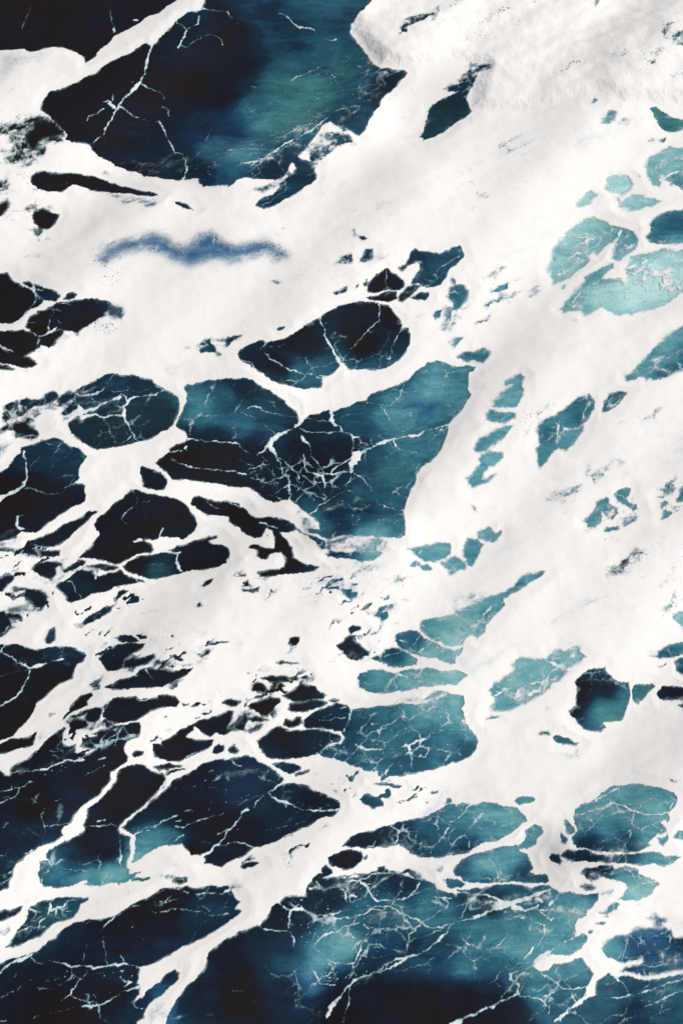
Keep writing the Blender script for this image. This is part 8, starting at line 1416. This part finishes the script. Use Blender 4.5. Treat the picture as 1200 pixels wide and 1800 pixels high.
def make_foam(name, tint, mid_tint, thick, grain):
    m, N, L = node_mat(name)
    out = N.new('ShaderNodeOutputMaterial')
    p = N.new('ShaderNodeBsdfPrincipled')
    tr = N.new('ShaderNodeBsdfTransparent')
    mix = N.new('ShaderNodeMixShader')
    tc = N.new('ShaderNodeTexCoord')
    cov = N.new('ShaderNodeAttribute'); cov.attribute_name = 'cover'
    n1 = N.new('ShaderNodeTexNoise'); n1.inputs['Scale'].default_value = 34; n1.inputs['Detail'].default_value = 6; n1.inputs['Roughness'].default_value = 0.8
    n2 = N.new('ShaderNodeTexNoise'); n2.inputs['Scale'].default_value = 1.3; n2.inputs['Detail'].default_value = 6; n2.inputs['Roughness'].default_value = 0.6
    for n in (n1, n2): L.new(tc.outputs['Object'], n.inputs['Vector'])
    c = cov.outputs['Fac']
    # bubbles burst in patches: grain where the froth is half thick
    h = math_node(N, L, 'MULTIPLY', math_node(N, L, 'MULTIPLY', c, math_node(N, L, 'SUBTRACT', 1.0, c)), 4.0)
    g = math_node(N, L, 'MULTIPLY', math_node(N, L, 'SUBTRACT', n1.outputs['Fac'], 0.5), grain)
    c2 = math_node(N, L, 'ADD', c, math_node(N, L, 'MULTIPLY', g, h))
    mr = N.new('ShaderNodeMapRange'); mr.interpolation_type = 'SMOOTHSTEP'
    mr.inputs['From Min'].default_value = 0.06; mr.inputs['From Max'].default_value = thick
    L.new(c2, mr.inputs['Value'])
    ramp = N.new('ShaderNodeValToRGB')
    e = ramp.color_ramp.elements
    e[0].position, e[0].color = 0.25, (*tint, 1)
    e[1].position, e[1].color = 0.96, (0.900, 0.878, 0.842, 1)
    q = e.new(0.58); q.color = (*mid_tint, 1)
    L.new(c2, ramp.inputs['Fac'])
    milk = N.new('ShaderNodeAttribute'); milk.attribute_name = 'milk'    # froth over milky, aerated water is itself paler
    mk = N.new('ShaderNodeMix'); mk.data_type = 'RGBA'
    L.new(math_node(N, L, 'MULTIPLY', milk.outputs['Fac'], math_node(N, L, 'SUBTRACT', 1.0, c, True)), mk.inputs[0]); L.new(ramp.outputs['Color'], mk.inputs[6]); mk.inputs[7].default_value = (0.80, 0.86, 0.86, 1)
    hs = N.new('ShaderNodeMix'); hs.data_type = 'RGBA'
    L.new(math_node(N, L, 'MULTIPLY', n2.outputs['Fac'], 0.22), hs.inputs[0])
    L.new(mk.outputs[2], hs.inputs[6]); hs.inputs[7].default_value = (0.87, 0.865, 0.875, 1)
    hs.blend_type = 'MULTIPLY'
    L.new(hs.outputs[2], p.inputs['Base Color'])
    p.inputs['Roughness'].default_value = 0.75
    p.inputs['Specular IOR Level'].default_value = 0.2
    b1 = N.new('ShaderNodeTexNoise'); b1.inputs['Scale'].default_value = 9; b1.inputs['Detail'].default_value = 8; b1.inputs['Roughness'].default_value = 0.7
    L.new(tc.outputs['Object'], b1.inputs['Vector'])
    bp = N.new('ShaderNodeBump'); bp.inputs['Strength'].default_value = 0.04; bp.inputs['Distance'].default_value = 0.02
    L.new(b1.outputs['Fac'], bp.inputs['Height'])
    L.new(bp.outputs['Normal'], p.inputs['Normal'])
    L.new(mr.outputs['Result'], mix.inputs['Fac'])
    L.new(tr.outputs['BSDF'], mix.inputs[1]); L.new(p.outputs['BSDF'], mix.inputs[2])
    L.new(mix.outputs['Shader'], out.inputs['Surface'])
    return m

WATER_TEAL = [(0.0, (0.0145, 0.0105, 0.0090)), (0.10, (0.0105, 0.0130, 0.0200)), (0.28, (0.0100, 0.030, 0.055)), (0.45, (0.024, 0.107, 0.160)),
              (0.62, (0.080, 0.272, 0.322)), (0.80, (0.225, 0.485, 0.495)), (1.0, (0.50, 0.74, 0.73))]
WATER_GREEN = [(0.0, (0.0140, 0.0110, 0.0090)), (0.15, (0.011, 0.018, 0.020)), (0.30, (0.014, 0.038, 0.046)), (0.50, (0.025, 0.108, 0.116)),
               (0.66, (0.060, 0.228, 0.220)), (1.0, (0.40, 0.65, 0.60))]
WATER_BLUE = [(0.0, (0.0140, 0.0105, 0.0100)), (0.10, (0.0110, 0.015, 0.030)), (0.28, (0.012, 0.036, 0.088)), (0.45, (0.022, 0.095, 0.235)), (1.0, (0.30, 0.55, 0.85))]
MAT_WATER = make_water()
MAT_FOAM = make_foam("foam_white", (0.42, 0.63, 0.68), (0.78, 0.80, 0.82), 0.82, 0.55)
MAT_VEIN = make_foam("foam_thin", (0.30, 0.55, 0.62), (0.55, 0.72, 0.75), 0.72, 0.35)

# ------------------------------------------------------------------ meshes
def link_mesh(name, verts, faces, mat, attrs):
    me = bpy.data.meshes.new(name)
    nv, nf = len(verts), len(faces)
    me.vertices.add(nv)
    me.vertices.foreach_set('co', np.ascontiguousarray(verts, np.float32).ravel())
    me.loops.add(nf * 4)
    me.loops.foreach_set('vertex_index', np.ascontiguousarray(faces, np.int32).ravel())
    me.polygons.add(nf)
    me.polygons.foreach_set('loop_start', np.arange(0, nf * 4, 4, dtype=np.int32))
    me.polygons.foreach_set('loop_total', np.full(nf, 4, np.int32))
    me.polygons.foreach_set('use_smooth', np.ones(nf, bool))
    for k, v in attrs.items():
        me.attributes.new(k, 'FLOAT', 'POINT').data.foreach_set('value', np.ascontiguousarray(v, np.float32))
    me.materials.append(mat)
    me.update(calc_edges=True)
    o = bpy.data.objects.new(name, me)
    col.objects.link(o)
    return o

def grid_faces(nx, ny):
    i = np.arange((ny - 1) * (nx - 1), dtype=np.int64)
    r = i // (nx - 1); c = i % (nx - 1)
    a = r * nx + c
    return np.stack([a, a + 1, a + 1 + nx, a + nx], 1)

# the sea: one sheet to the horizon
SZ = swell(SX, SY) + 0.006 * fbm(SX, SY, 0.5, 2, 83)
verts = np.stack([SX.ravel(), SY.ravel(), SZ.ravel()], 1)
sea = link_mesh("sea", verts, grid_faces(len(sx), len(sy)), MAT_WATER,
                {'aeration_light': aer.ravel(), 'blueness': nb.ravel(), 'greenness': ng.ravel()})
sea['kind'] = 'structure'
sea['label'] = "dark navy to teal sea water showing through the windows in the white foam"

# the foam: split by what holds together
nx, ny = len(xs), len(ys)
F = grid_faces(nx, ny)
cov = cover.ravel()
fc = cov[F].max(1)
tag = np.zeros(GX.shape, np.int16)                            # 0 blanket, 1 loose lace, 2 surf, 10+ named nets
is_strand = (strands > blanket + 0.02)
tag[is_strand] = 1
tag[(~is_strand) & surf_in] = 2
for k, (name, label, cat, group, poly) in enumerate(NETS):
    r = polygon_distance(poly, GX, GY, xs, ys, 0.05)
    if r is None: continue
    s, d = r
    tt = tag[s]; tt[(d > 0) & is_strand[s]] = 10 + k
keep = fc > 0.07
tf = np.median(tag.ravel()[F], axis=1).astype(np.int16)
tf = tag.ravel()[F[:, 0]]
tmax = tag.ravel()[F].max(1)
V = np.stack([GX.ravel(), GY.ravel(), FZ.ravel()], 1)

milk = smooth(0.30, 0.85, ag).ravel()

def part_of_sheet(name, sel, mat):
    f = F[sel]
    used, inv = np.unique(f, return_inverse=True)
    return link_mesh(name, V[used], inv.reshape(f.shape), mat, {'cover': cov[used], 'milk': milk[used]})

def tagged(o, label, cat=None, group=None, kind=None):
    o['label'] = label
    if cat: o['category'] = cat
    if group: o['group'] = group
    if kind: o['kind'] = kind
    return o

tagged(part_of_sheet("foam_blanket", keep & (tf == 0), MAT_FOAM),
       "thick white sea foam spread in bands between the dark windows of open water", kind='stuff')
tagged(part_of_sheet("surf_foam", keep & (tf == 2), MAT_FOAM),
       "raised churned white surf with speckled hollows in the upper right corner", kind='stuff')
def largest_piece(sel):
    """index of the largest connected run of the selected faces"""
    ids = np.nonzero(sel)[0]
    w = nx - 1
    pos = {int(q): n for n, q in enumerate(ids)}
    seen = np.zeros(len(ids), bool); best = []
    for n0 in range(len(ids)):
        if seen[n0]: continue
        stack = [n0]; seen[n0] = True; comp = []
        while stack:
            n = stack.pop(); comp.append(n); q = int(ids[n])
            for nb_ in (q - 1, q + 1, q - w, q + w):
                m = pos.get(nb_)
                if m is not None and not seen[m]:
                    seen[m] = True; stack.append(m)
        if len(comp) > len(best): best = comp
    return ids[best]

for k, (name, label, cat, group, poly) in enumerate(NETS):
    sel = keep & (tf == 10 + k)
    tf[sel] = 1
    if sel.sum() > 20:
        ids = largest_piece(sel)
        print(name, k, int(sel.sum()), len(ids))
        if len(ids) > 150:
            tf[ids] = 10 + k
            tagged(part_of_sheet(name, keep & (tf == 10 + k), MAT_VEIN), label, cat, group)
tagged(part_of_sheet("foam_lace", keep & (tf == 1), MAT_VEIN),
       "loose thin threads and crumbs of foam, some standing for sun glints, scattered over the open water", kind='stuff')
print("foam faces", int(keep.sum()), "sea faces", len(sx) * len(sy))
